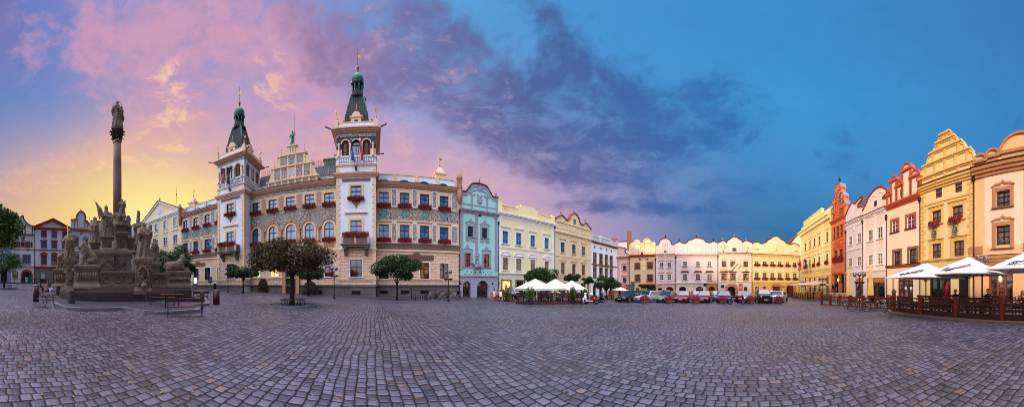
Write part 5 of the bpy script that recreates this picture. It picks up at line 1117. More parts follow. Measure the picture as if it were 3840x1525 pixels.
# yellow house
b=fhouse(1384,1838,'yellow_house','wide yellow house with twelve flower boxed windows and a scalloped gable');L,Rr=b.x0,b.x1;Z=lambda v:b.Z(2860,v);ze=Z(fv(394));M_yt=mat('yellow_trim','f4dc94',dirt=.08)
xs=[b.X(fu(x))for x in(1428,1504,1577,1648,1721,1792)];zA,zB=Z(fv(494)),Z(fv(624))
for i,xx in enumerate(xs):
 win(b,xx,1.05,zA,Z(fv(458)),cm=M_yt,cw=.14,cd=.05,sash=M_winw,bars=(2,3));win(b,xx,1.05,zB,Z(fv(568)),cm=M_yt,cw=.16,cd=.05,sash=M_winw,bars=(2,3),hood='curl',hz=.12,hw=1.6,hm=M_yel)
 fb_on(b,xx,zA-.1,1.4,f'red flower box under the {ORD[i]} upper window of the yellow house','flower boxes on the yellow house',h=.35);fb_on(b,xx,zB-.1,1.4,f'red flower box under the {ORD[i]} lower window of the yellow house','flower boxes on the yellow house',h=.35)
for x in(1428,1502):win(b,b.X(fu(x)),1.15,1.5,Z(fv(698)),cm=M_yt,cw=.14,cd=.04,sash=M_winw,bars=(3,3))
a_,c_=b.X(fu(1580)),b.X(fu(1648));b.op.append((a_,c_,0,Z(fv(700)),0,0));a2,c2=b.X(fu(1712)),b.X(fu(1786));b.op.append((a2,c2,0,Z(fv(688)),(c2-a2)/2*.7,0))
body(b,ze,[(Z(fv(662)),1),],[M_yel,mat('yellow_ground','eabb62',dirt=.15)],rev=.5)
mb=MB();mb.box(a_,c_,.2,.25,0,3.8);mb.box((a_+c_)/2-.03,(a_+c_)/2+.03,.17,.2,0,3.6);mb.ob('wooden_gate',[mat('chestnut_wood','6e2e1c',rough=.6,var=.2,vs=3)],b.e);mb=MB();mb.box(a2,c2,.45,.5,0,4.2);mb.ob('wooden_gate',[M_door],b.e)
mb=MB();[mb.box(q-.2,q+.2,-.12,.01,0,Z(fv(700))+.1)for q in(a_-.2,c_+.2)];mb.box(a_-.5,c_+.5,-.22,.01,Z(fv(699)),Z(fv(691)));mb.prism(spl([(a_-.3,Z(fv(691))),(a_-.2,Z(fv(680))),((a_+c_)/2,Z(fv(668))),(c_+.2,Z(fv(680))),(c_+.3,Z(fv(691)))],3),-.12,.01)
rr_=(c2-a2)/2;zs_=Z(fv(688))-rr_*.7;n=10
for i in range(n):
 a0,a1=pi*i/n,pi*(i+1)/n;mb.prism([((a2+c2)/2-cos(q)*rr,zs_+sin(q)*rr*.72)for q,rr in((a0,rr_),(a0,rr_+.35),(a1,rr_+.35),(a1,rr_))],-.12,.01)
mb.box(a2-.35,a2,-.12,.01,0,zs_);mb.box(c2,c2+.35,-.12,.01,0,zs_);mb.ob('stone_portal',[M_apt],b.e);mb=MB();mb.box(b.X(fu(1684))-.3,b.X(fu(1684))+.3,-.05,0,2.5,2.9);mb.ob('wall_plaque',[M_brownt],b.e)
pilasters(b,[b.X(fu(q))for q in(1392,1466,1540,1612,1684,1756,1828)],Z(fv(650)),ze-.4,.42,M_yt,cap=1);course(b,Z(fv(664)),Z(fv(655)),.2,M_yt);course(b,ze-.45,ze,.4,M_yt,tiles=.15);course(b,Z(fv(408)),Z(fv(404)),.12,M_yt)if False else None
gpts=[(1384,290),(1400,280),(1424,274),(1446,280),(1470,294),(1500,284),(1526,272),(1530,258),(1560,246),(1580,228),(1611,220),(1636,230),(1660,252),(1690,266),(1698,280),(1720,292),(1748,302),(1770,292),(1795,290),(1820,302),(1838,316)]
gable(b,zc(b,spl(px(b,gpts,FO,FS),2)),M_yel,cop=M_tiled,zb=ze,ct=.2);[finial(b,b.X(fu(x)),.2,Z(fv(v)),.9)for x,v in((1538,258),(1611,220),(1684,266))];pilasters(b,[b.X(fu(q))for q in(1470,1545,1675,1748)],ze+.3,Z(fv(300)),.35,M_yt)
mb=MB();xx=b.X(fu(1611));z0=Z(fv(352));mb.prism([(xx-.7,z0),(xx+.7,z0),(xx+.7,z0+1.4)]+[(xx+.7*cos(pi*i/8),z0+1.4+.5*sin(pi*i/8))for i in range(1,8)]+[(xx-.7,z0+1.4)],-.06,0);mb.lathe([(.25,0),(.3,.3),(.22,.9),(.28,1.1),(.1,1.3),(.14,1.5),(.05,1.65)],8,(xx,-.08,z0+.1),m=1,sy=.5);mb.ob('gable_niche',[M_yt,M_w2],b.e);[finial]
for x in(1424,1795):
 mb=MB();xx=b.X(fu(x));[mb.tube([(xx-.6*q,-.04,Z(fv(345))),(xx,-.05,Z(fv(335))),(xx+.6*q,-.04,Z(fv(350)))],.07,6)for q in(-1,1)];mb.ball((xx,-.06,Z(fv(340))),.25,8);mb.ob('stucco_ornament',[M_yt],b.e)
downpipe(b,Rr,ze-.1);roof(b,ze+.3,2.2,M_tile,.6)
# ==== right row
# bank
b=Bld(RR,3004,3117,'bank_building','tall yellow neo-renaissance bank with heavy bracketed cornice and flags','bank building',depth=14);L,Rr=b.x0,b.x1
z5u,z5v=(lambda x:3000+x/2.558),(lambda y:600+y/2.558)
ze=b.Z(3113,799);Z=lambda v:b.Z(3105,v);us=(3021,3038,3055,3073,3103);M_bk=mat('bank_yellow','ecd89c',dirt=.15,vs=.6);M_bt=mat('bank_trim','f6e2a8',dirt=.1)
xs=[L+2.2+i*(b.w-4.2)/5 for i in range(5)];xs=[b.X(u)for u in us]
z2a,z2b_=Z(z5v(780)),Z(z5v(688));z1a,z1b_=Z(z5v(985)),Z(z5v(895))
for i,x in enumerate(xs):
 win(b,x,1.1,z2a,z2b_,cm=M_bt,cw=.22,cd=.09,sash=M_winb,bars=(2,3),hood='flat',hz=.25,glass=M_glassw);win(b,x,1.15,z1a,z1b_,cm=M_bt,cw=.24,cd=.12,sash=M_winb,bars=(2,2),arch=True,hood='seg' if i in(0,4)else 'tri',hz=.25,glass=M_glassw)
 win(b,x,1.3,Z(1098),Z(1035),cm=M_bt,cw=.2,cd=.05,sash=M_wino,bars=(2,2),tr=.7,glass=M_glassr,rev=.35)
 if i in(3,4,2):fb_on(b,x,z1a-.1,1.5,f'round red flower box on the {ORD[i]} arched window of the bank','flower boxes on the bank and orange house',h=.5)
zg=Z(1010);body(b,ze,[(zg,1)],[M_bk,M_rusy],rev=.35);course(b,zg,zg+.5,.35,M_bt);course(b,zg-1.0,zg-.85,.12,M_bt);course(b,ze-1.0,ze-.1,.95,M_bt);course(b,ze-1.6,ze-1.0,.15,M_bt);course(b,z1a-.4,z1a-.25,.12,M_bt);course(b,(z2a+z1b_)/2+.2,(z2a+z1b_)/2+.45,.15,M_bt)
mb=MB();k=L+.3
while k<Rr:mb.box(k-.12,k+.12,-.75,0,ze-1.0,ze-.62);k+=.7
mb.ob('cornice_brackets',[M_bt],b.e)
pilasters(b,[L+.4,(xs[3]+xs[4])/2-.3,(xs[0]-2 if xs[0]-2>L else L+.9),Rr-.4],zg+.5,ze-1.6,.45,M_bt,cap=1)
mb=MB();zp=ze+1.0;mb.box(L,Rr,.1,.5,ze-.1,zp);mb.box(L-.05,Rr+.05,0,.6,zp,zp+.15);mb.box(xs[0]-1.5,xs[3]+1,.0,.55,zp+.15,zp+1.0);mb.box(xs[0]-1.6,xs[3]+1.1,-.1,.6,zp+1.0,zp+1.2);mb.ob('parapet',[M_bk],b.e)
letters('SPOŘITELNA',.75,M_bt,b.e,((xs[0]+xs[3])/2,-.02,zp+.3),ext=.03)if False else None
mb=MB();mb.box((xs[0]+xs[3])/2-4,(xs[0]+xs[3])/2+3.6,-.02,.0,zp+.4,zp+.8);mb.ob('worn_inscription_band',[M_bt],b.e)
roof(b,ze,1.5,M_slate,.8)
for k,(u,cols,lab)in enumerate(((3016,['d8d8d8','c02838'],'white and red flag at the far end of the bank facade'),(3026,['202028','b82830','d8a820'],'black, red and gold flag on the bank facade'),(3036,['d8d8dc','c83040'],'red and white flag on the bank next to the dark blue one'),(3047,['26356e','26356e'],'dark blue flag with pale stars on the bank facade'))):
 f=flag(onb(b,b.X(u),-.1,Z(985)),RR.rz,cols,1.9,1.6,lab,.5,2.4,.9,'flags on the bank facade',seed=20+k)
 if k==3:
  mb=MB()
  for q in range(12):a0=2*pi*q/12;mb.ball((.75+.32*cos(a0),-1.75,1.0+.32*sin(a0)),.05,5)
  mb.ob('stars',[M_gold],f)
# orange house
b=Bld(RR,3117,3172,'orange_house','narrow deep orange house with a tall stepped gable and reliefs','house',depth=12);L,Rr=b.x0,b.x1;Z=lambda v:b.Z(3150,v);ze=b.Z(3130,z5v(590))
xs=[b.X(z5u(x))for x in(330,365,400)]
for x in xs:win(b,x,.9,b.Z(3143,z5v(740)),b.Z(3143,z5v(635)),cm=M_oran2,cw=.16,cd=.08,sash=M_winb,bars=(2,3),glass=M_glassw)
xq=[b.X(z5u(345)),b.X(z5u(397))]
for i,x in enumerate(xq):
 zz=b.Z(z5u(345),z5v(960));win(b,x,1.25,zz,b.Z(z5u(345),z5v(870)),cm=M_oran2,cw=.2,cd=.1,sash=M_winb,bars=(2,2),hood='curl',hz=.1,hm=M_oran2,glass=M_glassw);fb_on(b,x,zz-.1,1.8,f'bushy red flower box on the {"left" if i == 0 else "right"} window of the orange house','flower boxes on the bank and orange house',h=.6,drop=.5)
for x in xq:b.op.append((x-.9,x+.9,0,4.4,.5,0))
body(b,ze,[],[M_orange],rev=.7)
for i,x in enumerate(xq):
 mb=MB();mb.box(x-.9,x+.9,.66,.7,0,4.4);mb.ob('doorway',[M_dark],b.e);mb=MB();mb.prism(hoodpts(2.6,'curl'),-.3,0);mb.ob('door_crest',[M_oran2],b.e,(x,0,4.3))
 mb=MB();[mb.box(x-.85+.28*k,x-.8+.28*k,.3,.34,2.9,4.3)for k in range(7)];[mb.box(x-.9,x+.9,.3,.33,2.9+.35*k,2.94+.35*k)for k in range(5)];mb.ob('iron_grille',[M_iron],b.e)
mb=MB();mb.lathe([(.04,.4),(.10,.34),(.12,.15),(.09,0),(.02,-.03)],8,(b.X(3155),-.6,3.2));mb.ob('lit_wall_lamp',[M_bulb],b.e)
mb=MB();rnd=random.Random(3)
for k in range(40):
 x=rnd.uniform(xq[0]-.8,xq[1]+.8);z_=rnd.uniform(b.Z(3143,z5v(850)),b.Z(3143,z5v(762)));mb.ball((x,-.02,z_),rnd.uniform(.12,.28),7)
mb.ob('facade_relief',[M_oran2],b.e);course(b,ze-.3,ze+.2,.4,M_oran2)
zz5=lambda y,x=355:b.Z(z5u(x),z5v(y));c0=b.X(z5u(362));W_=b.w/2-.1;zts=[zz5(235),zz5(330),zz5(385),zz5(470)]
def steparch(x,w_,zb,zt_):
 mb=MB();pts=[(x-w_,zb)]+[(x-w_*cos(pi*i/8),zt_-w_+w_*sin(pi*i/8))for i in range(9)]+[(x+w_,zb)];mb.prism(pts,0,.9);mb.ob('gable_step',[M_orange],b.e);c=MB();c.ribbon([(p[0],p[1]+.002)for p in pts[1:-1]],.14,-.12,.95);c.ob('coping',[mat('lead_grey','8a7f88',rough=.6)],b.e)
 c=MB();c.box(x-w_-.08,x+w_+.08,-.12,.0,zt_-w_-.25,zt_-w_-.05);c.ob('gable_moulding',[M_oran2],b.e)
steparch(-W_+.8,.8,ze,ze+2.6);steparch(W_-.8,.8,ze,ze+2.6);steparch(-1.15,.9,ze,ze+4.2);steparch(1.15,.9,ze,ze+4.2);steparch(0,1.1,ze,ze+6.2);finial(b,0,.3,ze+6.3,1.2,M_gut)
mb=MB()
for k in range(40):mb.ball((rnd.uniform(-.7,.7)*(1 if k<24 else 2.6),-.02,ze+.4+rnd.random()*(5.2 if k<24 else 1.8)),rnd.uniform(.12,.26),7)
mb.ob('gable_relief',[M_oran2],b.e);roof(b,ze,4.2,M_tile,.9)
mb=MB();[mb.box(b.X(z5u(330))+q,b.X(z5u(330))+q+.5,-.5,-.3,1.8+q*.3,2.5+q*.3)for q in(0,1.1)];mb.ob('hanging_sign',[M_black],b.e)
# two white-grey houses
b=Bld(RR,3172,3237,'lilac_white_house','lilac white house with an oval vent and scalloped tiled gable','house',depth=12);L,Rr=b.x0,b.x1;M_lw=mat('lilac_plaster','dcd4dc',dirt=.15,vs=.5);M_lt=mat('lilac_trim','eae2e2',dirt=.1)
ze=b.Z(z5u(435),z5v(618));Z=lambda y,x=484:b.Z(z5u(x),z5v(y))
for x in(484,568):xx=b.X(z5u(x));win(b,xx,1.15,Z(815),Z(735),cm=M_lt,cw=.14,cd=.04,sash=M_winw,bars=(2,2),glass=M_glassw);win(b,xx,1.2,Z(1022),Z(945),cm=M_lt,cw=.14,cd=.04,sash=M_winw,bars=(2,2),glass=M_glassw)
a_,c_=b.X(3207),b.X(3233);b.op.append((a_,c_,.5,3.3,0,0));zg=b.Z(3172,1021)
body(b,ze,[],[M_lw]);mb=MB();mb.box(a_,c_,.15,.18,.5,3.3);mb.ob('shop_window',[M_glassw],b.e);mb=MB();mb.box(a_,c_,.05,.12,2.7,3.3,1);[mb.box(q-.06,q+.06,.06,.15,.5,3.3,0)for q in(a_+.06,(a_+c_)/2,c_-.06)];mb.ob('shop_frame',[M_winb,M_wood],b.e)
course(b,zg-.3,zg-.05,.2,M_lt,tiles=.0);course(b,ze-.35,ze,.35,M_lt,tiles=.2);course(b,Z(870),Z(862),.12,M_lt);course(b,ze-.9,ze-.75,.1,M_lt)
H=ze;pts=spl([(L,H+1.6),(L+.8,H+2.5),(L+1.8,H+3.1),(L+2.6,H+3.0),(L+3.3,H+2.6),(L+4.2,H+3.2),(L+5.3,H+3.4),(0,H+3.2),(Rr-3.2,H+2.4),(Rr-1.5,H+1.8),(Rr,H+2.0)]if b.w>12 else[(L,H+1.4),(L+.9,H+2.4),(L+2.0,H+3.2),(L+3.0,H+2.7),(L+4.2,H+3.2),(L+5.2,H+3.0),(Rr-1.5,H+2.0),(Rr,H+1.6)],3)
pts=[(x,H+(z-H)*.87)for x,z in pts];gable(b,pts,M_lw,cop=M_tile,zb=ze,ct=.16,cy=.16);mb=MB();mb.lathe([(.3,0),(.45,.02),(.45,.1),(.3,.1)],14);me=mb.mesh('oval_vent',[M_lt])
for v in me.vertices:v.co=Vector((v.co.x*.8,-v.co.z,v.co.y*1.2))
link('oval_vent',me,b.e,(b.X(z5u(519)),0,Z(648,519)));roof(b,ze+.3,2.6,M_tile,.5);downpipe(b,L+.1,ze-1.1);downpipe(b,Rr,ze-.6)
b=Bld(RR,3237,3326,'pale_mauve_house','pale mauve house with pilasters and a tall curved tiled gable','house',depth=12);L,Rr=b.x0,b.x1;M_pm=mat('mauve_plaster','e4d2cc',dirt=.15,vs=.5)
ze=b.Z(z5u(610),z5v(545));Z=lambda y,x=675:b.Z(z5u(x),z5v(y))
for x in(676,768):xx=b.X(z5u(x));win(b,xx,1.1,Z(775),Z(675),cm=M_lt,cw=.2,cd=.05,sash=M_winw,bars=(2,2),glass=M_glassd);win(b,xx,1.1,Z(1010),Z(912),cm=M_lt,cw=.2,cd=.05,sash=M_winw,bars=(2,3),glass=M_glassw)
a_,c_=b.X(3250),b.X(3318);b.op.append((a_,c_,.15,3.2,0,0))
body(b,ze,[],[M_pm]);mb=MB();mb.box(a_,c_,.3,.34,.15,3.2);mb.ob('shop_window',[M_glassd],b.e);mb=MB();mb.box(a_,c_,.06,.2,2.6,3.2,1);[mb.box(q-.06,q+.06,.12,.19,.15,2.6,0)for q in(a_+.06,a_+(c_-a_)*.55,c_-.06)];mb.ob('shop_frame',[M_winb,M_wood],b.e)
zg=b.Z(3240,1014);course(b,zg-.3,zg-.05,.2,M_lt,tiles=.0);course(b,ze-.4,ze,.35,M_lt,tiles=.2);pilasters(b,[L+.3,b.X(z5u(718)),Rr-.25],zg,ze-.4,.4,M_lt,cap=1)
H=ze;pts=spl([(L,H+1.3),(L+.5,H+2.0),(L+1.0,H+2.6),(L+1.4,H+3.3),(L+2.4,H+4.1),(L+3.3,H+4.4),(L+4.3,H+4.2),(L+5.2,H+3.3),(L+6.0,H+2.6),(Rr-.8,H+1.9),(Rr,H+1.6)],3)
gable(b,[(max(L,min(Rr,x)),H+(z-H)*.66)for x,z in pts],M_w2,cop=M_tile,zb=ze,ct=.16,cy=.16);mb=MB();xx=b.X(z5u(728));mb.box(xx-.45,xx+.45,-.05,0,ze+.6,ze+1.5,1);mb.box(xx-.33,xx+.33,-.07,-.05,ze+.7,ze+1.4,0);mb.ob('attic_window',[M_glassd,M_lt],b.e);mb=MB();[mb.ribbon([(q-.6+.12*i,ze+1.9+.3*sin(pi*i/10))for i in range(11)],.12,-.1,0)for q in(L+2.5,L+4.0)];mb.ob('gable_scrolls',[M_lt],b.e)
roof(b,ze+.5,2.4,M_tile,.5);chimney(b,b.X(3312),2.5,ze+2.0,1.3,1.3,M_apt);downpipe(b,Rr,ze-1.0)
# red and white house
b=Bld(RR,3326,3452,'red_gabled_white_house','white house with bright red window frames and red striped arched gable','house',depth=12);L,Rr=b.x0,b.x1;M_rw=mat('milk_plaster','f0dcc8',dirt=.12,vs=.4)
ze=b.Z(z5u(835),z5v(450));Z=lambda y,x=910:b.Z(z5u(x),z5v(y))
for x,w_ in((911,1.1),(1063,1.2)):xx=b.X(z5u(x));win(b,xx,w_,Z(690),Z(580),cm=M_brick,cw=.25,cd=.08,sash=M_winw,bars=(2,3),sillm=M_winr,glass=M_glassd)
for x in(933,1083):xx=b.X(z5u(x));win(b,xx,1.15,Z(1020,933),Z(875,933),cm=M_brownt,cw=.28,cd=.08,sash=M_winb,bars=(2,3),glass=M_glassd)
zg=b.Z(3340,z5v(1020));zg=Z(1030,860)
for u0_,u1_,h0,h1 in((3362,3390,.0,3.0),(3368,3424,.0,3.3)):
 pass
a_,c_=b.X(3366),b.X(3424);b.op.append((a_,c_,.1,3.2,0,0));b.op.append((b.X(3340),b.X(3352),.1,3.0,0,0))
body(b,ze,[],[M_rw],rev=.3);mb=MB();mb.box(a_,c_,.26,.3,.1,3.2);mb.box(b.X(3340),b.X(3352),.26,.3,.1,3.0,1);mb.ob('shop_window',[M_glassw,M_apt],b.e);mb=MB();[mb.box(a_+(c_-a_)*q-.06,a_+(c_-a_)*q+.06,.14,.25,.1,3.2)for q in(.02,.33,.66,.98)];mb.box(a_,c_,.13,.24,2.5,2.62);mb.box(a_,c_,.13,.24,.1,.8);mb.ob('shop_frame',[M_winr],b.e)
mb=MB();[mb.lathe([(.2,0),(.2,.02)],14,(0,0,0),sy=1.0)];me=mb.mesh('window_sticker',[M_paper])
for v in me.vertices:v.co=Vector((v.co.x,-v.co.z,v.co.y))
link('window_sticker',me,b.e,(a_+(c_-a_)*.5,.13,1.75));link('window_sticker',me,b.e,(a_+(c_-a_)*.83,.13,1.75))
course(b,zg-.1,zg+.15,.28,M_red);course(b,zg+.17,zg+.22,.3,M_gut);course(b,ze-.5,ze+.1,.4,M_brick)
letters('DUKLA',.62,M_winr,b.e,(b.X(3422),-.03,zg-.95),ext=.015)
H=ze+.1;st=[(-4.0,1.15,2.3),(-2.35,.75,4.3),(-.95,.72,3.0),(.75,.98,5.0),(2.65,.85,3.8)];sc_=b.w/8.6
for x,w_,h_ in[(x*sc_+.25,w_*sc_,h_)for x,w_,h_ in[(-3.9,.55,1.5),(-2.6,.75,3.1),(-1.1,.75,2.2),(.7,1.05,3.8),(2.7,.95,2.6),(3.9,.3,1.7)]]:
 pts=[(x-w_,H)]+[(x-w_*cos(pi*i/8),H+h_-w_+w_*sin(pi*i/8))for i in range(9)]+[(x+w_,H)];mb=MB();mb.prism(pts,0,.6);mb.ob('gable_arch',[M_rw],b.e)
 c=MB();c.ribbon([(p[0],p[1]+.002)for p in pts[1:-1]],.16,-.16,.62);c.box(x-w_-.12,x-w_+.14,-.14,0,H,H+h_-w_);c.box(x+w_-.14,x+w_+.12,-.14,0,H,H+h_-w_);c.box(x-w_-.2,x+w_+.2,-.24,0,H+h_-w_-.05,H+h_-w_+.2);c.ob('red_gable_trim',[M_brick],b.e)
mb=MB();xx=b.X(z5u(978));mb.box(xx-.25,xx+.25,-.03,0,H+.5,H+1.3);mb.ob('attic_window',[M_winr],b.e);downpipe(b,L+.0,ze-1.2);downpipe(b,Rr,ze-.4);roof(b,ze,2.4,M_tile,.8)
# yellow gable house
b=Bld(RR,3452,3654,'yellow_gabled_house','yellow house with ochre corner blocks and a tall scrolled stepped gable','house',depth=12);L,Rr=b.x0,b.x1;M_yg=mat('butter_plaster','efd6a0',dirt=.1,vs=.4);M_ytr=mat('ochre_yellow_trim','e2bc72',dirt=.12)
o4=lambda x:3450+x/1.859;q4=lambda y:450+y/1.859;ze=b.Z(o4(200),q4(400));Z=lambda y,x=116:b.Z(o4(x),q4(y))
grp='trailing window boxes on the yellow gabled house'
for k,(x,ya,yb,w_)in enumerate(((116,722,632,1.2),(262,690,590,1.25))):
 xx=b.X(o4(x));za_=b.Z(o4(x),q4(ya));win(b,xx,w_,Z(722),Z(632),cm=M_ytr,cw=.28,cd=.1,sash=M_winr,bars=(2,2),hood='flat',hz=.05,hm=M_ytr,glass=M_glassw,rev=.3,pd=.2);fb_on(b,xx-.1,Z(722)-.05,1.3,f'trailing green box with pink flowers on the {"left" if k == 0 else "right"} window of the yellow gabled house',grp,h=.25,drop=.4,key='t',mats=M_petm,trail=1.5)
for x in(116,272):xx=b.X(o4(x));win(b,xx,1.2,Z(962),Z(862),cm=M_ytr,cw=.28,cd=.1,sash=M_winr,bars=(2,2),hood='flat',hz=.05,hm=M_ytr,glass=M_glassw,rev=.3,pd=.2)
for x in(131,269):xx=b.X(o4(x));win(b,xx,.8,Z(540,131),Z(480,131),cm=M_yg,cw=.03,cd=.01,sash=M_winr,bars=(2,2),sill=False,glass=M_glassw)
a_,c_=b.X(3486),b.X(3565);b.op.append((a_,c_,.35,3.35,0,0));a2,c2=b.X(3592),b.X(3631);b.op.append((a2,c2,.1,3.6,0,0));zg=Z(990,10)
body(b,ze,[],[M_yg],rev=.3);mb=MB();mb.box(a_,c_,.24,.28,.35,3.35);mb.ob('shop_window',[M_glassd],b.e);mb=MB();[mb.box(q-.07,q+.07,.1,.22,.35,3.35)for q in(a_+.07,a_+(c_-a_)*.38,a_+(c_-a_)*.72,c_-.07)];mb.box(a_,c_,.09,.21,2.75,2.87);mb.ob('shop_frame',[M_wink],b.e);mb=MB();mb.box(a2,c2,.2,.26,.1,3.6);[mb.box(a2+.1+.6*k,a2+.5+.6*k,.17,.2,.5+j*1.0,1.3+j*1.0)for k in range(3)for j in range(3)];mb.ob('dark_door',[M_wink],b.e)
mb=MB();mb.lathe([(.12,.9),(.24,1.1),(.16,1.45),(.22,1.75),(.10,1.95),(.12,2.1),(.02,2.25)],10,(a_+(c_-a_)*.78,.20,0));mb.ob('red_dress_dummy',[mat('red_dress','b01020')],b.e)
course(b,zg-.1,zg+.15,.25,M_ytr);course(b,Z(575,131),Z(566,131),.12,M_ytr);course(b,ze-.75,ze-.1,.45,M_ytr,tiles=.3,mt=M_tiled)
mb=MB();z_=zg+.2;k=0
while z_<ze-.8:
 w_=.75 if k%2 else .5;[mb.box(*(q_),z_,z_+.34)for q_ in((L,L+w_,-.05,.0),(Rr-w_,Rr,-.05,.0))];z_+=.38;k+=1
mb.ob('corner_blocks',[M_ytr],b.e)
H=ze+.1;tiers=[(b.w/2,b.w/2,0,.75),(3.2,2.7,.75,1.95),(2.25,1.75,1.95,2.95),(1.35,.95,2.95,3.7),(.75,.42,3.7,4.3)]
for w0,w1,z0,z1 in tiers:
 if z0==0:pts=[(-w0,H),(-w0,H+z1),(w0,H+z1),(w0,H)]
 else:lp=[(-w0,H+z0)]+spl([(-w0,H+z0+.12),(-w0+.1,H+z0+.32),(-w1-.35,H+z0+(z1-z0)*.55),(-w1-.05,H+z1-.36),(-w1,H+z1)],3);pts=lp+[(-x,z)for x,z in lp[::-1]]
 mb=MB();mb.prism(pts,0,.6);mb.ob('gable_tier',[M_yg],b.e);t=MB();t.box(-w1-.24,w1+.24,-.25,.66,H+z1-.13,H+z1+.03);t.box(-w1-.12,w1+.12,-.12,.0,H+z1-.25,H+z1-.13)
 if z0:t.ribbon([(x-.002,z)for x,z in lp[1:]][::1],.14,-.1,.5);t.ribbon([(-x+.002,z)for x,z in lp[1:]][::-1],.14,-.1,.5)
 n=max(1,int(w1*2/1.3));
 for k in range(n+1):x=-w1+.2+(2*w1-.4)*k/n;t.box(x-.16,x+.16,-.09,0,H+z0+.05,H+z1-.25)
 t.ob('gable_trim',[M_ytr],b.e)
finial(b,0,.3,H+4.3,.8,M_brownt);roof(b,ze,4.5,M_tiled,.7);downpipe(b,Rr,ze-.7,head=True)
# last apricot house
b=Bld(RR,3654,4010,'apricot_house','apricot house with wavy window hoods and rounded attic arches','house',depth=12);L,Rr=b.x0,b.x1;ze=b.Z(o4(380),q4(345));Z=lambda y,x=580:b.Z(o4(x),q4(y))
xs=[b.X(o4(580)),b.X(o4(580))+5.0]
for x in xs:win(b,x,1.25,Z(605),Z(492),cm=M_apt,cw=.32,cd=.1,sash=M_wink,bars=(2,3),hood='curl',hz=.05,hw=2.1,hm=M_apt,glass=M_glassw,rev=.35,pd=.24,sillm=M_brownt);win(b,x,1.3,Z(890),Z(735),cm=M_apt,cw=.32,cd=.1,sash=M_wink,bars=(2,4),hood='curl',hz=.05,hw=2.1,hm=M_apt,glass=M_glassw,rev=.35,pd=.24,sillm=M_brownt)
a_,c_=b.X(3704),b.X(3798);b.op.append((a_,c_,.1,3.7,.9,0));zg=Z(950,500)
body(b,ze,[(zg,1)],[M_ochp,mat('peach_ground','eac090',dirt=.25)],rev=.4);mb=MB();mb.box(a_,c_,.34,.38,.1,3.7);mb.ob('restaurant_window',[M_glassw],b.e);mb=MB();[mb.box(a_+(c_-a_)*q-.08,a_+(c_-a_)*q+.08,.2,.33,.1,3.6)for q in(.03,.36,.66,.97)];mb.box(a_,c_,.19,.32,2.7,2.86);mb.ob('window_frame',[M_wino],b.e)
mb=MB();mb.lathe([(.03,0),(.08,.08),(.10,.4),(.03,.5)],8,(a_+(c_-a_)*.45,.28,2.1));mb.ob('lit_lamp',[M_bulb],b.e)
for x in xs:mb=MB();wallmesh(mb,x-1.75,x+1.75,zg+.2,ze-.8,[o[:5]for o in b.op],-.015,rev=.03,sides=False);mb.ob('white_panel',[M_rw],b.e)
course(b,zg-.7,zg+.05,.3,M_apt);course(b,zg+.05,zg+.9,.04,M_ochp);course(b,zg+.06,zg+.1,.33,M_gut);course(b,ze-.9,ze-.1,.55,M_apt,tiles=.3,mt=M_tiled);mb=MB();[mb.box(x-.7,x+.7,-.10,0,zg+.3,zg+.95)for x in(xs[0]-2.6,(xs[0]+xs[1])/2)];mb.ob('base_panel',[M_apt],b.e)
H=ze
for x,w_,h_ in((L+.6,.55,1.15),(L+1.8,.55,1.3),(L+4.2,1.6,2.15),(L+6.8,.55,1.3),(L+8.1,.55,1.2)):
 pts=[(x-w_,H)]+[(x-w_*cos(pi*i/10),H+h_-w_*.75+w_*.75*sin(pi*i/10))for i in range(11)]+[(x+w_,H)];mb=MB();mb.prism(pts,0,.6);mb.ob('attic_arch',[M_ochp],b.e);c=MB();c.ribbon([(p[0],p[1]-.08)for p in pts[1:-1]],.18,-.18,.62);c.box(x-w_-.15,x+w_+.15,-.2,0,H+h_-w_*.75-.3,H+h_-w_*.75-.05);c.ob('arch_moulding',[M_apt],b.e)
mb=MB();mb.box(L,Rr,.0,.6,H-.1,H+.5);mb.ob('attic_wall',[M_yellow2],b.e);roof(b,ze,2.5,M_tiled,.7)
# ==== left row
b=Bld(T,530,680,'cream_pediment_house','plain cream house with white window frames under a wide pediment','house',depth=12);L,Rr=b.x0,b.x1;o5=lambda x:500+x/3.654;q5=lambda y:680+y/3.654;M_cp=mat('pale_apricot_plaster','ecd0a0',dirt=.12,vs=.4)
ze=b.Z(669,789);Z=lambda y,x=573:b.Z(o5(x),q5(y))
for x in(573,437,315,212,130):
 xx=b.X(o5(x));win(b,xx,1.15,Z(612),Z(492),cm=M_whitet,cw=.16,cd=.05,sash=M_winw,bars=(2,3));win(b,xx,1.15,Z(848),Z(733),cm=M_whitet,cw=.16,cd=.05,sash=M_winw,bars=(2,3),hood='flat',hz=.75)
for x in(573,437,315):win(b,b.X(o5(x)),1.2,1.3,3.4,cm=M_whitet,cw=.16,cd=.05)
body(b,ze,[],[M_cp]);course(b,ze-.6,ze,.45,M_whitet,tiles=0,mt=M_tile);mz=ze+3.6
gable(b,[(L,ze+.05),(0,mz),(Rr,ze+.05)],M_cp,cop=M_tile,zb=ze,ct=.12,cy=.35);mb=MB();mb.ribbon([(L+.6,ze+.05),(0,mz-.4),(Rr-.6,ze+.05)],.3,-.25,0);mb.prism([(-1.1,ze+.6),(1.1,ze+.6),(1.1,ze+1.3)]+[(1.1*cos(pi*i/8),ze+1.3+.7*sin(pi*i/8))for i in range(1,8)]+[(-1.1,ze+1.3)],-.05,.0);mb.prism([(-.85,ze+.75),(.85,ze+.75),(.85,ze+1.3)]+[(.85*cos(pi*i/8),ze+1.3+.55*sin(pi*i/8))for i in range(1,8)]+[(-.85,ze+1.3)],-.08,-.04,1);mb.ob('pediment_moulding',[M_whitet,M_glassb],b.e)
finial(b,0,.2,mz+.1,.9,M_brownt)
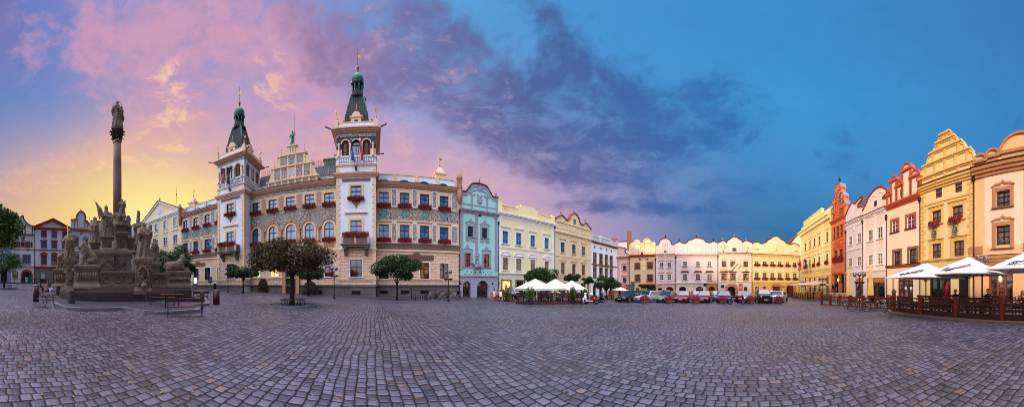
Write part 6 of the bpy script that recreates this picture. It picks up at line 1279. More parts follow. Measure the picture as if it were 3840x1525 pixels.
mb=MB();mb.face([(L,.5,ze),(0,.5,mz),(0,12,mz),(L,12,ze)]);mb.face([(Rr,.5,ze),(0,.5,mz),(0,12,mz),(Rr,12,ze)]);mb.ob('roof',[M_tile],b.e);mb=MB();mb.tube([(0,0,0),(0,0,3.4)],.03,5);mb.ball((0,0,1.9),.16,8);mb.ob('lightning_rod',[M_brownt],b.e,(4.6,1.0,mz-1.6))
b=Bld(T,480,530,'small_white_house','white house with three rounded attic arches left of the cream pediment house','house',depth=12);L,Rr=b.x0,b.x1;ze=b.Z(526,883)
for x in(L+b.w*.8,L+b.w*.5,L+b.w*.2):win(b,x,1.2,b.Z(520,926),b.Z(520,905),cm=M_whitet);win(b,x,1.2,2.5,4.5,cm=M_whitet)
body(b,ze,[],[M_white]);course(b,ze-.3,ze,.3,M_greyt)
for k in range(4):x=L+b.w*(k+.5)/4;w_=b.w/8;pts=[(x-w_,ze)]+[(x-w_*cos(pi*i/8),ze+2.6-k*.0+w_*sin(pi*i/8)*.8)for i in range(9)]+[(x+w_,ze)];mb=MB();mb.prism(pts,0,.5);mb.ribbon(pts[1:-1],.2,-.2,.55,1);mb.ob('attic_arch',[M_white,M_brownt],b.e)
# facing row on the far left
def lhouse(ua,ub,name,label):return Bld(LR,ua,ub,name,label,'house',depth=10)
o7=lambda x:x/2.558;q7=lambda y:700+y/2.558
b=lhouse(128,266,'red_trimmed_grey_house','grey house with red framed windows and a red tiled pediment');L,Rr=b.x0,b.x1;Z=lambda y:b.Z(190,q7(y));ze=Z(395);M_gh=mat('pearl_plaster','dedad8',dirt=.2,vs=.5)
for x in(421,521,621):
 xx=b.X(o7(x));win(b,xx,.95,Z(482),Z(427),cm=M_red,cw=.16,cd=.07,sash=M_wink,bars=(2,3),glass=M_glassb if x==521 else M_glassd);win(b,xx,1.0,Z(582),Z(530),cm=M_red,cw=.18,cd=.07,sash=M_wink,bars=(2,2),hood='flat',hz=.05,hm=M_red,glass=M_glassb);win(b,xx,1.0,Z(742),Z(662),cm=M_red,cw=.2,cd=.08,sash=M_wink,bars=(2,3),hood='tri',hz=.1,hm=M_red,glass=M_glassd)
for x,w_ in((414,60),(533,40)):a_,c_=b.X(o7(x-w_/2)),b.X(o7(x+w_/2));b.op.append((a_,c_,.1,Z(817),(c_-a_)/2*.6,0))
body(b,ze,[(Z(780),1)],[M_gh,M_rusbr],rev=.3)
for x,w_ in((414,60),(533,40)):a_,c_=b.X(o7(x-w_/2)),b.X(o7(x+w_/2));mb=MB();mb.box(a_,c_,.26,.3,.1,3);mb.box(a_+.3,c_-.3,.22,.25,.9,2.2,1);mb.ob('shop_window',[M_glassd,M_paper],b.e)
course(b,Z(780),Z(767),.2,M_red);course(b,Z(612),Z(603),.12,M_red);course(b,ze-.5,ze,.45,M_red,tiles=0);mz=Z(310)
gable(b,[(L,ze+.05),(0,mz),(Rr,ze+.05)],M_gh,cop=M_tiled,zb=ze,ct=.15,cy=.5);mb=MB();mb.ribbon([(L+.6,ze+.0),(0,mz-.62),(Rr-.6,ze+.0)],.55,-.35,0);mb.ob('pediment_moulding',[M_red],b.e);mb=MB();mb.face([(L,.5,ze),(0,.5,mz),(0,10,mz),(L,10,ze)]);mb.face([(Rr,.5,ze),(0,.5,mz),(0,10,mz),(Rr,10,ze)]);mb.ob('roof',[M_tiled],b.e);downpipe(b,L+.1,ze-.3)
b=lhouse(41,128,'small_cream_house','small cream house with brown shuttered windows and a pointed shop arch');L,Rr=b.x0,b.x1;ze=b.Z(100,881);q8=lambda y:740+y/2.843;o8=lambda x:x/2.843;Z=lambda y:b.Z(95,q8(y));M_sc=mat('sand_cream_plaster','f0e4d2',dirt=.2,vs=.5)
for x in(189,294):xx=b.X(o8(x));win(b,xx,.95,Z(527),Z(474),cm=M_brick,cw=.14,cd=.06,sash=M_winb,bars=(2,2),glass=M_glassb);[(lambda m_:(m_.box(xx+q-.22,xx+q+.22,-.08,0,Z(528),Z(474)),m_.ob('shutter',[M_winr],b.e)))(MB())for q in(-.9,.9)]
win(b,b.X(o8(245)),.6,Z(458),Z(420),cm=M_brownt,cw=.1,cd=.05);win(b,b.X(o8(282)),1.6,Z(702),Z(612),cm=M_greyt,cw=.2,cd=.06,sash=M_greyt,bars=(3,3));win(b,b.X(o8(175)),1.3,Z(702),Z(612),cm=M_greyt,cw=.2,cd=.06,sash=M_greyt,bars=(3,3));win(b,b.X(o8(163)),1.0,Z(850),Z(792),cm=M_brownt,cw=.14,cd=.06,sash=M_wink,bars=(2,2))
a_,c_=b.X(o8(232)),b.X(o8(340));b.op.append((a_,c_,.0,Z(775),(c_-a_)/2,0));body(b,ze,[],[M_sc],rev=.4)
mb=MB();mb.box(a_,c_,.36,.4,0,3.2,0);mb.box((a_+c_)/2-.5,(a_+c_)/2+.5,.3,.35,0,2.4,1);mb.box(c_-.5,c_,.3,.35,0,2.6,2);mb.box((a_+c_)/2-.35,(a_+c_)/2+.35,.26,.3,.15,1.2,3);mb.ob('shop_front',[M_glassd,M_wink,mat('green_shop_panel','2f7a48'),M_paper],b.e)
mb=MB();r_=(c_-a_)/2;zs_=Z(775)-r_;n=8
for i in range(n):a0,a1=pi*i/n,pi*(i+1)/n;mb.prism([((a_+c_)/2-cos(q)*rr,zs_+sin(q)*rr*1.02)for q,rr in((a0,r_),(a0,r_+.25),(a1,r_+.25),(a1,r_))],-.08,.01)
mb.box(a_-.25,a_,-.08,.01,0,zs_);mb.box(c_,c_+.25,-.08,.01,0,zs_);mb.ob('shop_arch',[M_brick],b.e)
course(b,Z(560),Z(552),.1,M_brownt);course(b,Z(748),Z(740),.1,M_brownt);course(b,ze-.15,ze+.05,.3,M_brownt,tiles=.2,mt=M_tiled)
gable(b,[(L,ze+1.5)]+spl([(L+1.5,ze+3.0),(0,ze+4.2),(Rr-2.4,ze+3.5),(Rr-1.7,ze+2.6),(Rr-.9,ze+2.05),(Rr,ze+1.9)],3),M_sc,cop=M_tiled,zb=ze,ct=.2,cy=.2);mb=MB();[mb.box(x-.15,x+.15,-.06,0,ze+.1,ze+2.0)for x in(Rr-.4,Rr-2.0,0)];mb.ob('gable_strips',[M_brownt],b.e)
b=lhouse(-60,41,'teal_house','dull teal green house half hidden by the tree');L,Rr=b.x0,b.x1;ze=b.Z(20,885)
for u in(10,30):win(b,b.X(u),1.2,4.5,6.3,cm=M_greyt);win(b,b.X(u),1.2,7.5,9,cm=M_greyt)
a_,c_=b.X(3),b.X(26);b.op.append((a_,c_,.0,3.0,0,0));body(b,ze,[(3.6,1)],[mat('teal_plaster','8aa8a4',dirt=.3),M_greyt]);mb=MB();mb.box(a_,c_,.16,.19,0,3.0);mb.ob('shop_window',[M_dark],b.e);course(b,3.5,3.7,.15,M_greyt)
b=lhouse(266,342,'peeling_white_house','white house with peeling plaster and a rounded brown edged gable');L,Rr=b.x0,b.x1;o9=lambda x:240+x/5.684;q9=lambda y:780+y/5.684;Z=lambda y:b.Z(305,q9(y));ze=Z(478);M_pw=custom('peeling_plaster',lambda N,bb,ob:N.put(bb.inputs['Base Color'],N.ramp(N.noise(ob,.7,8,.66),[(.0,lin('d8d6d8')),(.60,lin('d2ccc8')),(.64,lin('b08c78')),(1,lin('9c7864'))])))
for x in(262,458):xx=b.X(o9(x));win(b,xx,.95,Z(815),Z(655),cm=M_sand,cw=.2,cd=.06,sash=M_winb,bars=(2,2),hood='curl',hz=.0,hw=1.4,hm=M_sand);win(b,xx,1.1,Z(1150),Z(985),cm=M_sand,cw=.18,cd=.05,sash=M_winb,bars=(2,2),hood='flat',hz=.2)
for x in(262,458):b.op.append((b.X(o9(x))-.8,b.X(o9(x))+.8,.1,2.9,0,0))
body(b,ze,[],[M_pw]);[MB()for _ in()];mb=MB();mb.box(L+.5,Rr-.5,.17,.2,.1,2.9);mb.ob('shop_window',[M_glassd],b.e)
course(b,ze-.3,ze+.1,.35,M_apt,tiles=.1,mt=M_tiled);mb=MB();mb.prism(arcp(-.9,.9,0,.6)+[(.9,-.1),(-.9,-.1)],-.36,0);mb.ob('cornice_arch',[M_apt],b.e,(0,0,ze));mb=MB();mb.lathe([(.28,0),(.4,.02),(.4,.1),(.28,.1)],14);me=mb.mesh('oval_window',[M_sand])
for v in me.vertices:v.co=Vector((v.co.x*.8,-v.co.z,v.co.y*1.1))
link('oval_window',me,b.e,(0,-.02,Z(520)))
pts=spl([(L,ze+2.3),(L+.8,ze+2.4),(L+1.5,ze+2.8),(-1.1,ze+3.3),(-.6,ze+4.2),(0,ze+4.45),(.6,ze+4.2),(1.1,ze+3.3),(Rr-1.6,ze+2.7),(Rr-.8,ze+2.0),(Rr,ze+1.6)],3);gable(b,pts,M_pw,cop=M_tiled,zb=ze,ct=.14,cy=.2);mb=MB();mb.ribbon([(x*.96,z-.3)for x,z in pts],.22,-.12,0);mb.ob('gable_moulding',[M_apt],b.e);finial(b,0,.2,ze+4.5,.8);pilasters(b,[L+.9,-.9,.9,Rr-.9],ze+.3,ze+2.5,.3,M_apt);downpipe(b,Rr-.05,ze)
b=lhouse(342,500,'faded_pink_house','faded pink house with tiled ledge behind the stone column');L,Rr=b.x0,b.x1;Z=lambda y:b.Z(375,q9(y));ze=Z(520);M_fp=mat('faded_pink_plaster','d8b8a4',dirt=.3)
for k in range(4):x=L+1.8+k*2.4;win(b,x,1.0,Z(800),Z(690),cm=M_sand,cw=.18,cd=.05,sash=M_winb);win(b,x,1.1,3.8,5.4,cm=M_sand);b.op.append((x-.7,x+.7,.3,2.8,0,0));
body(b,ze,[(Z(600),0)],[M_fp]);mb=MB();mb.box(L+.5,Rr-.5,.17,.2,.1,2.9);mb.ob('shop_window',[M_glassd],b.e);course(b,ze-.2,ze,.3,M_fp,tiles=.1,mt=M_tiled);course(b,Z(590),Z(560),.15,M_whitet);gable(b,[(L,ze+2.6),(L+3.5,ze+2.7),(L+5,ze+2.0),(Rr,ze+2.0)],M_fp,cop=M_tiled,zb=ze)
# ==== ground
def sheet(name,fn,nx,ny,m,dz=0.0,kind='structure'):
 mb=MB()
 for j in range(ny+1):
  for i in range(nx+1):
   x,y=fn(i/nx,j/ny);mb.v.append((x,y,gz(x,y)+dz))
 for j in range(ny):
  for i in range(nx):a=j*(nx+1)+i;mb.f.append((a,a+1,a+nx+2,a+nx+1));mb.m.append(0);mb.sm.append(True)
 o=mb.ob(name,[m]);o['kind']=kind;return o
M_pave=custom('cobble_setts',paving_fn(.172,.185,PAV1,PAV2,1.0))
M_pavef=custom('small_setts',paving_fn(.10,.10,PAV1,PAV2,.4))
M_kerb=mat('kerb_granite','6f6a70',rough=.65,var=.25,vs=2,bump=.3,bs=60);M_stone=mat('old_sandstone','86705e',rough=.9,var=.45,vs=1.9,dirt=.7,bump=1.0,bs=14)
M_stoned=mat('weathered_dark_stone','483c35',rough=.9,var=.4,vs=2,dirt=.6,bump=.9,bs=18)
q_=T.rz
def rotsheet(s,t):x,y=(s-.5)*2*(abs(s-.5)*2)*260,(t-.5)*2*(abs(t-.5)*2)*260;return x,y
g=sheet('ground',rotsheet,100,100,M_pave)
for m_ in(M_pave,M_pavef):
 N=NT(m_.node_tree);tcn=next(n for n in N.n if n.type=='TEX_COORD');links=[l.to_socket for l in tcn.outputs['Object'].links]
 mp=N.node('ShaderNodeMapping',{'Vector':tcn.outputs['Object'],'Rotation':(0,0,-T.rz)})
 for s_ in links:N.l.new(mp.outputs[0],s_)
# pavement along the town hall row, with its kerb
kp=[(560,1085),(713,1094),(913,1104),(1149,1115),(1249,1121),(1400,1129),(1720,1137),(1956,1137),(2333,1130)]
kk=[G(u,v)for u,v in kp]
def rowst(p,row):return(Vector((p.x,p.y,0)).dot(row.s),Vector((p.x,p.y,0)).dot(row.p))
ks=sorted(rowst(p,T)for p in kk);ks=[(-60,ks[0][1])]+ks+[(34,ks[-1][1]-1),(58,ks[-1][1]-6)]
def kerbn(s):
 for(a,n0),(b_,n1)in zip(ks,ks[1:]):
  if a<=s<=b_:return n0+(n1-n0)*(s-a)/(b_-a)
 return ks[-1][1]
def pv(s,t):
 S=-60+116*s;n0=kerbn(S);n=n0+(31.2-n0)*t;q=T.p*n+T.s*S;return q.x,q.y
o=sheet('pavement',pv,90,6,M_pavef,.12)
mb=MB()
for i in range(115):
 S0,S1=-60+i,-59+i;a=T.p*kerbn(S0)+T.s*S0;b_=T.p*kerbn(S1-.015)+T.s*(S1-.015);n_=T.p*-.16
 za,zb_=gz(a.x,a.y),gz(b_.x,b_.y);A=[Vector((a.x,a.y,za)),Vector((b_.x,b_.y,zb_)),Vector((b_.x,b_.y,zb_))+n_,Vector((a.x,a.y,za))+n_]
 lo=[v-Vector((0,0,.1))for v in A];hi=[v+Vector((0,0,.135))for v in A]
 k=len(mb.v);mb.v.extend([tuple(v)for v in lo+hi]);mb.f.extend([tuple(k+j for j in f)for f in((4,7,6,5),(0,1,5,4),(2,3,7,6),(1,2,6,5),(3,0,4,7))]);mb.m.extend([0]*5);mb.sm.extend([False]*5)
o=mb.ob('pavement_kerb',[M_kerb]);o['kind']='structure'
for row,nm in((FR,'pavement'),(RR,'pavement'),(LR,'pavement')):
 o=sheet(nm,lambda s,t,row=row:tuple((row.p*(row.D-(3.0 if row is not RR else 2.2)+3.4*t)+row.s*(-70+140*s)).to_2d()),60,2,M_pavef,.10)
 o['kind']='structure'
# moss, leaves and straw litter between the setts: nobody could count it
mb=MB();rl=random.Random(4)
for _ in range(800):
 u=rl.choice([rl.uniform(0,900),rl.uniform(250,760),rl.uniform(900,1500),rl.uniform(1500,3840)]);v=rl.uniform(1150,1500)if rl.random()<.3 else rl.uniform(1140,1230)
 p=G(u,v);s_=rl.uniform(.010,.026);a0=rl.uniform(0,6.28)
 mb.face([p+Vector((s_*1.3*cos(a0+q),s_*1.3*sin(a0+q)*.7,.006+.006*rl.random()+(.012 if q in(0,3.1)else 0)))for q in(0,1.2,2.2,3.1,4.2,5.3)],rl.choice([0,0,1,2]))
o=mb.ob('fallen_leaves',[mat('dry_leaf_orange','8a4a26',var=.3,vs=9),mat('dry_leaf_brown','4c2c1a'),mat('dry_leaf_yellow','8f7a30')]);o['kind']='stuff'
# ==== organic bodies: capsules fused into one surface
def fuse(name,mb,voxel,mats,smooth=2,parent=None,loc=(0,0,0),rz=0.0,regions=None,rough=0.0,label=None):
 me=mb.mesh(name,mats[:1]);o=bpy.data.objects.new(name,me);C.objects.link(o)
 r=o.modifiers.new('r','REMESH');r.mode='VOXEL';r.voxel_size=voxel;r.use_smooth_shade=True
 if smooth:s=o.modifiers.new('s','SMOOTH');s.iterations=smooth;s.factor=.6
 if rough:
  tx=bpy.data.textures.get('folds')or bpy.data.textures.new('folds','CLOUDS');tx.noise_scale=.15
  d=o.modifiers.new('d','DISPLACE');d.texture=tx;d.strength=rough;d.mid_level=.5
 dg=bpy.context.evaluated_depsgraph_get();me2=bpy.data.meshes.new_from_object(o.evaluated_get(dg));bpy.data.objects.remove(o);bpy.data.meshes.remove(me)
 me2 .name=name;me2 .materials.clear()
 for m in mats:me2 .materials.append(m)
 if regions:
  idx=[]
  for p in me2 .polygons:
   c=p.center;best,bi=9e9,0
   for a,b_,r_,mi in regions:
    ab=b_-a;t=max(0,min(1,(c-a).dot(ab)/max(ab.length_squared,1e-9)));d_=(c-(a+ab*t)).length-r_
    if d_<best:best,bi=d_,mi
   idx.append(bi)
  me2 .polygons.foreach_set('material_index',idx)
 me2 .polygons.foreach_set('use_smooth',[True]*len(me2 .polygons));me2 .update()
 return link(name,me2,parent,loc,rz,label)
def limb(mb,pts,rs,n=8):
 mb.tube(pts,rs,n)
 for p,r in zip(pts,rs):mb.ball(p,r*.98,n)
V3=lambda*a:Vector(a)
PM={}
SK=[mat('skin_light','c98f74',rough=.6,var=.06),mat('skin_tan','b0694a',rough=.6,var=.06)]
def person_mesh(pose,vox=.016):
 """One continuous body: tapered limbs, five-fingered hands, a face with nose, brows and ears."""
 key=(pose,vox)
 if key in PM:return PM[key]
 J={}
 if pose=='stand':J=dict(pel=V3(0,0,.95),ch=V3(0,.01,1.28),nk=V3(0,.01,1.47),hd=V3(0,-.02,1.62),sh=.19,hp=.10,el=[V3(-.25,.03,1.15),V3(.25,.03,1.15)],wr=[V3(-.27,-.06,.90),V3(.27,-.06,.90)],kn=[V3(-.11,-.02,.50),V3(.12,.02,.50)],an=[V3(-.11,.02,.09),V3(.13,.08,.09)],hnd=V3(0,-.05,-1))
 if pose=='bend':J=dict(pel=V3(0,.05,.93),ch=V3(0,-.16,1.20),nk=V3(0,-.30,1.34),hd=V3(0,-.40,1.44),sh=.18,hp=.10,el=[V3(-.24,-.38,1.06),V3(.24,-.34,1.05)],wr=[V3(-.18,-.56,.96),V3(.16,-.54,.92)],kn=[V3(-.11,.0,.50),V3(.12,.06,.50)],an=[V3(-.11,.04,.09),V3(.13,.14,.09)],hnd=V3(0,-1,-.5))
 if pose=='sit':J=dict(pel=V3(0,.0,.55),ch=V3(0,.02,.88),nk=V3(0,-.01,1.07),hd=V3(0,-.05,1.22),sh=.19,hp=.10,el=[V3(-.26,-.10,.80),V3(.26,-.10,.80)],wr=[V3(-.17,-.34,.80),V3(.17,-.34,.80)],kn=[V3(-.13,-.44,.53),V3(.13,-.44,.53)],an=[V3(-.14,-.42,.09),V3(.13,-.38,.09)],hnd=V3(.25,-1,0))
 if pose=='lean':J=dict(pel=V3(0,.0,.55),ch=V3(0,-.12,.84),nk=V3(0,-.22,1.0),hd=V3(0,-.30,1.12),sh=.19,hp=.10,el=[V3(-.24,-.36,.74),V3(.24,-.30,.76)],wr=[V3(-.08,-.50,.62),V3(.10,-.48,.64)],kn=[V3(-.15,-.45,.52),V3(.15,-.44,.52)],an=[V3(-.17,-.50,.09),V3(.16,-.68,.12)],hnd=V3(.2,-.8,-.4))
 if pose=='loll':J=dict(pel=V3(0,.0,.54),ch=V3(0,.10,.86),nk=V3(0,.10,1.04),hd=V3(0,.06,1.19),sh=.19,hp=.10,el=[V3(-.38,.16,.98),V3(.28,-.02,.80)],wr=[V3(-.60,.10,.94),V3(.16,-.26,.68)],kn=[V3(-.12,-.46,.55),V3(.10,-.44,.62)],an=[V3(-.10,-.62,.10),V3(-.06,-.72,.34)],hnd=V3(0,-.8,-.3))
 hd,nk,ch,pel,sh,hp=J['hd'],J['nk'],J['ch'],J['pel'],J['sh'],J['hp']
 mb=MB();reg=[]
 def L(pts,rs,mi,n=8):
  limb(mb,pts,rs,n)
  for i in range(len(pts)-1):reg.append((Vector(pts[i]),Vector(pts[i+1]),(rs[i]+rs[i+1])/2,mi))
 for s in(-1,1):L([pel+V3(s*.075,0,-.02),(pel+ch)/2+V3(s*.055,0,0),ch+V3(s*.075,0,0)],[.105,.09,.10],1,10)
 L([ch+V3(-sh+.04,0,.10),ch+V3(sh-.04,0,.10)],[.062,.062],1);L([ch+V3(0,0,.06),nk+V3(0,0,-.02)],[.09,.055],1)
 L([nk+V3(0,0,-.03),hd+V3(0,.02,-.07)],[.052,.05],0)
 mb.ball(hd+V3(0,.012,.025),.092,12,sz=1.1);mb.ball(hd+V3(0,-.02,-.035),.072,10,sz=1.15);reg.append((hd+V3(0,-.035,-.06),hd+V3(0,-.045,.035),.07,0))
 reg.append((hd+V3(0,.04,-.02),hd+V3(0,.025,.07),.083,4))
 limb(mb,[hd+V3(0,-.088,.02),hd+V3(0,-.108,-.018)],[.010,.017],6);limb(mb,[hd+V3(-.03,-.082,-.052),hd+V3(.03,-.082,-.052)],[.012,.012],6);limb(mb,[hd+V3(-.045,-.078,.035),hd+V3(.045,-.078,.035)],[.013,.013],6);limb(mb,[hd+V3(0,-.075,-.095),hd+V3(0,-.06,-.08)],[.022,.03],6)
 for s in(-1,1):limb(mb,[hd+V3(s*.092,.01,.02),hd+V3(s*.09,.012,-.02)],[.014,.011],6);reg.append((hd+V3(s*.094,.005,.02),hd+V3(s*.092,.005,-.02),.016,0))
 for i,s in enumerate((-1,1)):
  shp=ch+V3(s*sh,0,.10);e,w=J['el'][i],J['wr'][i]
  if pose=='bend' or pose=='lean':shp=ch+V3(s*sh,-.02,.08)
  L([shp,shp.lerp(e,.55)],[.058,.052],1);L([shp.lerp(e,.55),e],[.046,.040],0);L([e,e.lerp(w,.4),w],[.041,.038,.026],0)
  hv=Vector(J['hnd']);hv.x*=-s;hv.normalize();sd=hv.cross(V3(0,0,1)if abs(hv.z)<.8 else V3(0,1,0)).normalized();up=sd.cross(hv)
  pc=w+hv*.045;L([w,pc],[.026,.030],0,6);mb.ball(pc+hv*.02+sd*.012,.026,6);mb.ball(pc+hv*.02-sd*.012,.026,6)
  for k,(of,ln)in enumerate(((-.030,.060),(-.010,.072),(.010,.068),(.029,.052))):
   b0=w+hv*.085+sd*of;b1=b0+hv*ln*.5-up*.010;b2=b1+hv*ln*.4-up*.026;limb(mb,[b0-hv*.02,b0,b1,b2],[.011,.0105,.0095,.008],5);reg.append((b0,b2,.01,0))
  t0_=w+hv*.03+sd*(.03*s);t1_=t0_+hv*.035+sd*.026*s-up*.012;t2_=t1_+hv*.03+sd*.004*s-up*.012;limb(mb,[t0_-sd*.01*s,t0_,t1_,t2_],[.013,.012,.0105,.009],5);reg.append((t0_,t2_,.01,0))
  h0=pel+V3(s*hp,0,-.04);k_,a=J['kn'][i],J['an'][i]
  L([h0,k_],[.092,.062],2,10)
  low=0 if pose in('lean','loll')else 2
  L([k_,k_.lerp(a,.35),a],[.058,.056,.036],low)
  f=V3(0,-1,0)if pose!='loll' or i==0 else V3(0,-.8,.5);f.normalize()
  L([a+V3(0,.03,-.045),a+f*.10+V3(0,0,-.052),a+f*.17+V3(0,0,-.058)],[.04,.037,.028],3)
 PM[key]=fuse('person',mb,vox,[SK[0],M_white,M_wink,M_black,M_winb],2,regions=reg)
 me=PM[key].data;bpy.data.objects.remove(PM[key]);PM[key]=me;return me
HAIRM={}
HC={'brown':mat('hair_brown','2c1a10',rough=.6),'blond':mat('hair_blond','a88450',rough=.6),'grey':mat('hair_grey','9a948e',rough=.6),'black':mat('hair_black','0e0c0c',rough=.5),'red':mat('hair_auburn','5e2c14',rough=.6)}
HDP=dict(stand=V3(0,-.02,1.62),bend=V3(0,-.40,1.44),sit=V3(0,-.05,1.22),lean=V3(0,-.30,1.12),loll=V3(0,.06,1.19))
pcount=[0]
def person(pose,loc,rz,label,top='d8d8dc',legs='23263a',skin=0,hair='brown',long=False,shoes='1a1a1c',skirt=None,group=None,s=1.0):
 base=person_mesh(pose);me=base.copy();mm=[SK[skin],mat('cloth_'+top,top,var=.1,vs=6),mat('cloth_'+legs,legs,var=.12,vs=6),mat('cloth_'+shoes,shoes),HC[hair]]
 for i,m in enumerate(mm):me.materials[i]=m
 o=link('person',me,None,loc,rz);o.scale=(s,s,s);tag(o,label,'person',group)
 k=(pose,long)
 if k not in HAIRM:
  mb=MB();h=HDP[pose];limb(mb,[h+V3(0,.03,.03),h+V3(0,.02,.055)],[.095,.09],10);limb(mb,[h+V3(-.05,.03,.0),h+V3(.05,.03,.0)],[.07,.07]);
  if long:limb(mb,[h+V3(0,.06,.02),h+V3(0,.08,-.1),h+V3(0,.09,-.22)],[.09,.075,.04]);[limb(mb,[h+V3(s_*.07,.03,0),h+V3(s_*.075,.04,-.16)],[.035,.03])for s_ in(-1,1)]
  t=fuse('hair',mb,.02,[HC['brown']],2,rough=.02);HAIRM[k]=t.data;bpy.data.objects.remove(t)
 hm=HAIRM[k].copy();hm.materials[0]=HC[hair];link('hair',hm,o)
 if skirt:
  mb=MB();mb.lathe([(.15,1.0),(.19,.9),(.26,.55),(.25,.53)],14,sy=.75,caps=False);mb.ob('skirt',[mat('cloth_'+skirt,skirt)],o)
 return o
# ==== stone monument
mc=at(440,19.0);MR=-th(425);MG=gz(at(440,16).x,at(440,16).y)+.1
MON=thing('marian_column','tall dark stone column with golden crowned statue and ring of carved saints and lions','monument',(mc.x,mc.y,MG),MR)
MRi=Matrix.Rotation(-MR,3,'Z')
def ml(u,d):a=th(u);q=MRi@(Vector((d*sin(a),d*cos(a),0))-Vector((mc.x,mc.y,0)));return q.x,q.y
def mz(v,d):return EYE+(VH-v)*d/FL-MG
def sqlathe(name,x,y,prof,m=M_stone,n=4,rot=0.0,sx=1.0,sy=1.0,label=None,bev=True):
 mb=MB();mb.lathe(prof,n,(0,0,0),0,n>8,sq=(n==4),rot=rot)
 mb.v=[(a*sx,b_*sy,c)for a,b_,c in mb.v]
 return mb.ob(name,[m],MON,(x,y,0),label=label)
def relief(mb,x0,x1,y,z0,z1,n,rnd,r=(.04,.11)):
 for _ in range(n):
  x,z=rnd.uniform(x0,x1),rnd.uniform(z0,z1);a0=rnd.uniform(0,6);R_=rnd.uniform(*r)
  mb.tube([(x+R_*1.6*(1-i/9)*cos(a0+i*.8),y-.02,z+R_*1.6*(1-i/9)*sin(a0+i*.8))for i in range(7)],R_*.3,5)
rr=random.Random(2)
def ped(u,d,hw,v0,v1,flare=.12,waist=0.0,label=None,hd=None,zb=None,carve=True,m=M_stone):
 x,y=ml(u,d);z0=mz(v0,d)if zb is None else zb;z1=mz(v1,d);h=z1-z0;hd=hd or hw;k=h/10
 prof=[(hw+flare,z0),(hw+flare,z0+k),(hw+flare*.4,z0+1.5*k),(hw-waist,z0+2.2*k),(hw-waist,z1-1.9*k),(hw+flare*.3,z1-1.5*k),(hw+flare*.8,z1-.9*k),(hw+flare*.8,z1-.2*k),(hw+flare*.6,z1)]
 mb=MB();mb.lathe(prof,4,sq=True,sm=False);mb.v=[(a,b_*hd/hw,c)for a,b_,c in mb.v]
 if carve:relief(mb,-hw*.7,hw*.7,-(hw-waist)*hd/hw,z0+2.6*k,z1-2.3*k,int(10+hw*h*14),rr)
 return mb.ob('pedestal',[m],MON,(x,y,0),label=label),x,y,z1
def base_poly(pts,z0,z1,step,name='base',m=M_stoned):
 """A moulded base course: an outline in plan, rising in steps."""
 mb=MB();cx=sum(p[0]for p in pts)/len(pts);cy=sum(p[1]for p in pts)/len(pts);n=len(pts);prof=[(step,z0),(step,z0+(z1-z0)*.78),(step*.4,z0+(z1-z0)*.9),(0,z1)]
 k=len(mb.v)
 for e,z in prof:
  for x,y in pts:d=hypot(x-cx,y-cy);mb.v.append((x+(x-cx)/d*e,y+(y-cy)/d*e,z))
 for j in range(len(prof)-1):
  for i in range(n):i2=(i+1)%n;mb.f.append((k+j*n+i,k+j*n+i2,k+(j+1)*n+i2,k+(j+1)*n+i));mb.m.append(0);mb.sm.append(False)
 mb.f.append(tuple(k+(len(prof)-1)*n+i for i in range(n)));mb.m.append(0);mb.sm.append(False)
 return mb.ob(name,[m],MON)
cor=[ml(282,15.2),ml(375,14.9),ml(500,15.2),ml(566,15.2),ml(625,17.6),ml(712,19.4),ml(690,23.5),ml(560,26),ml(430,26.5),ml(300,25),ml(214,22.5),ml(240,17.6)]
base_poly(cor,-.45,.92,.16)
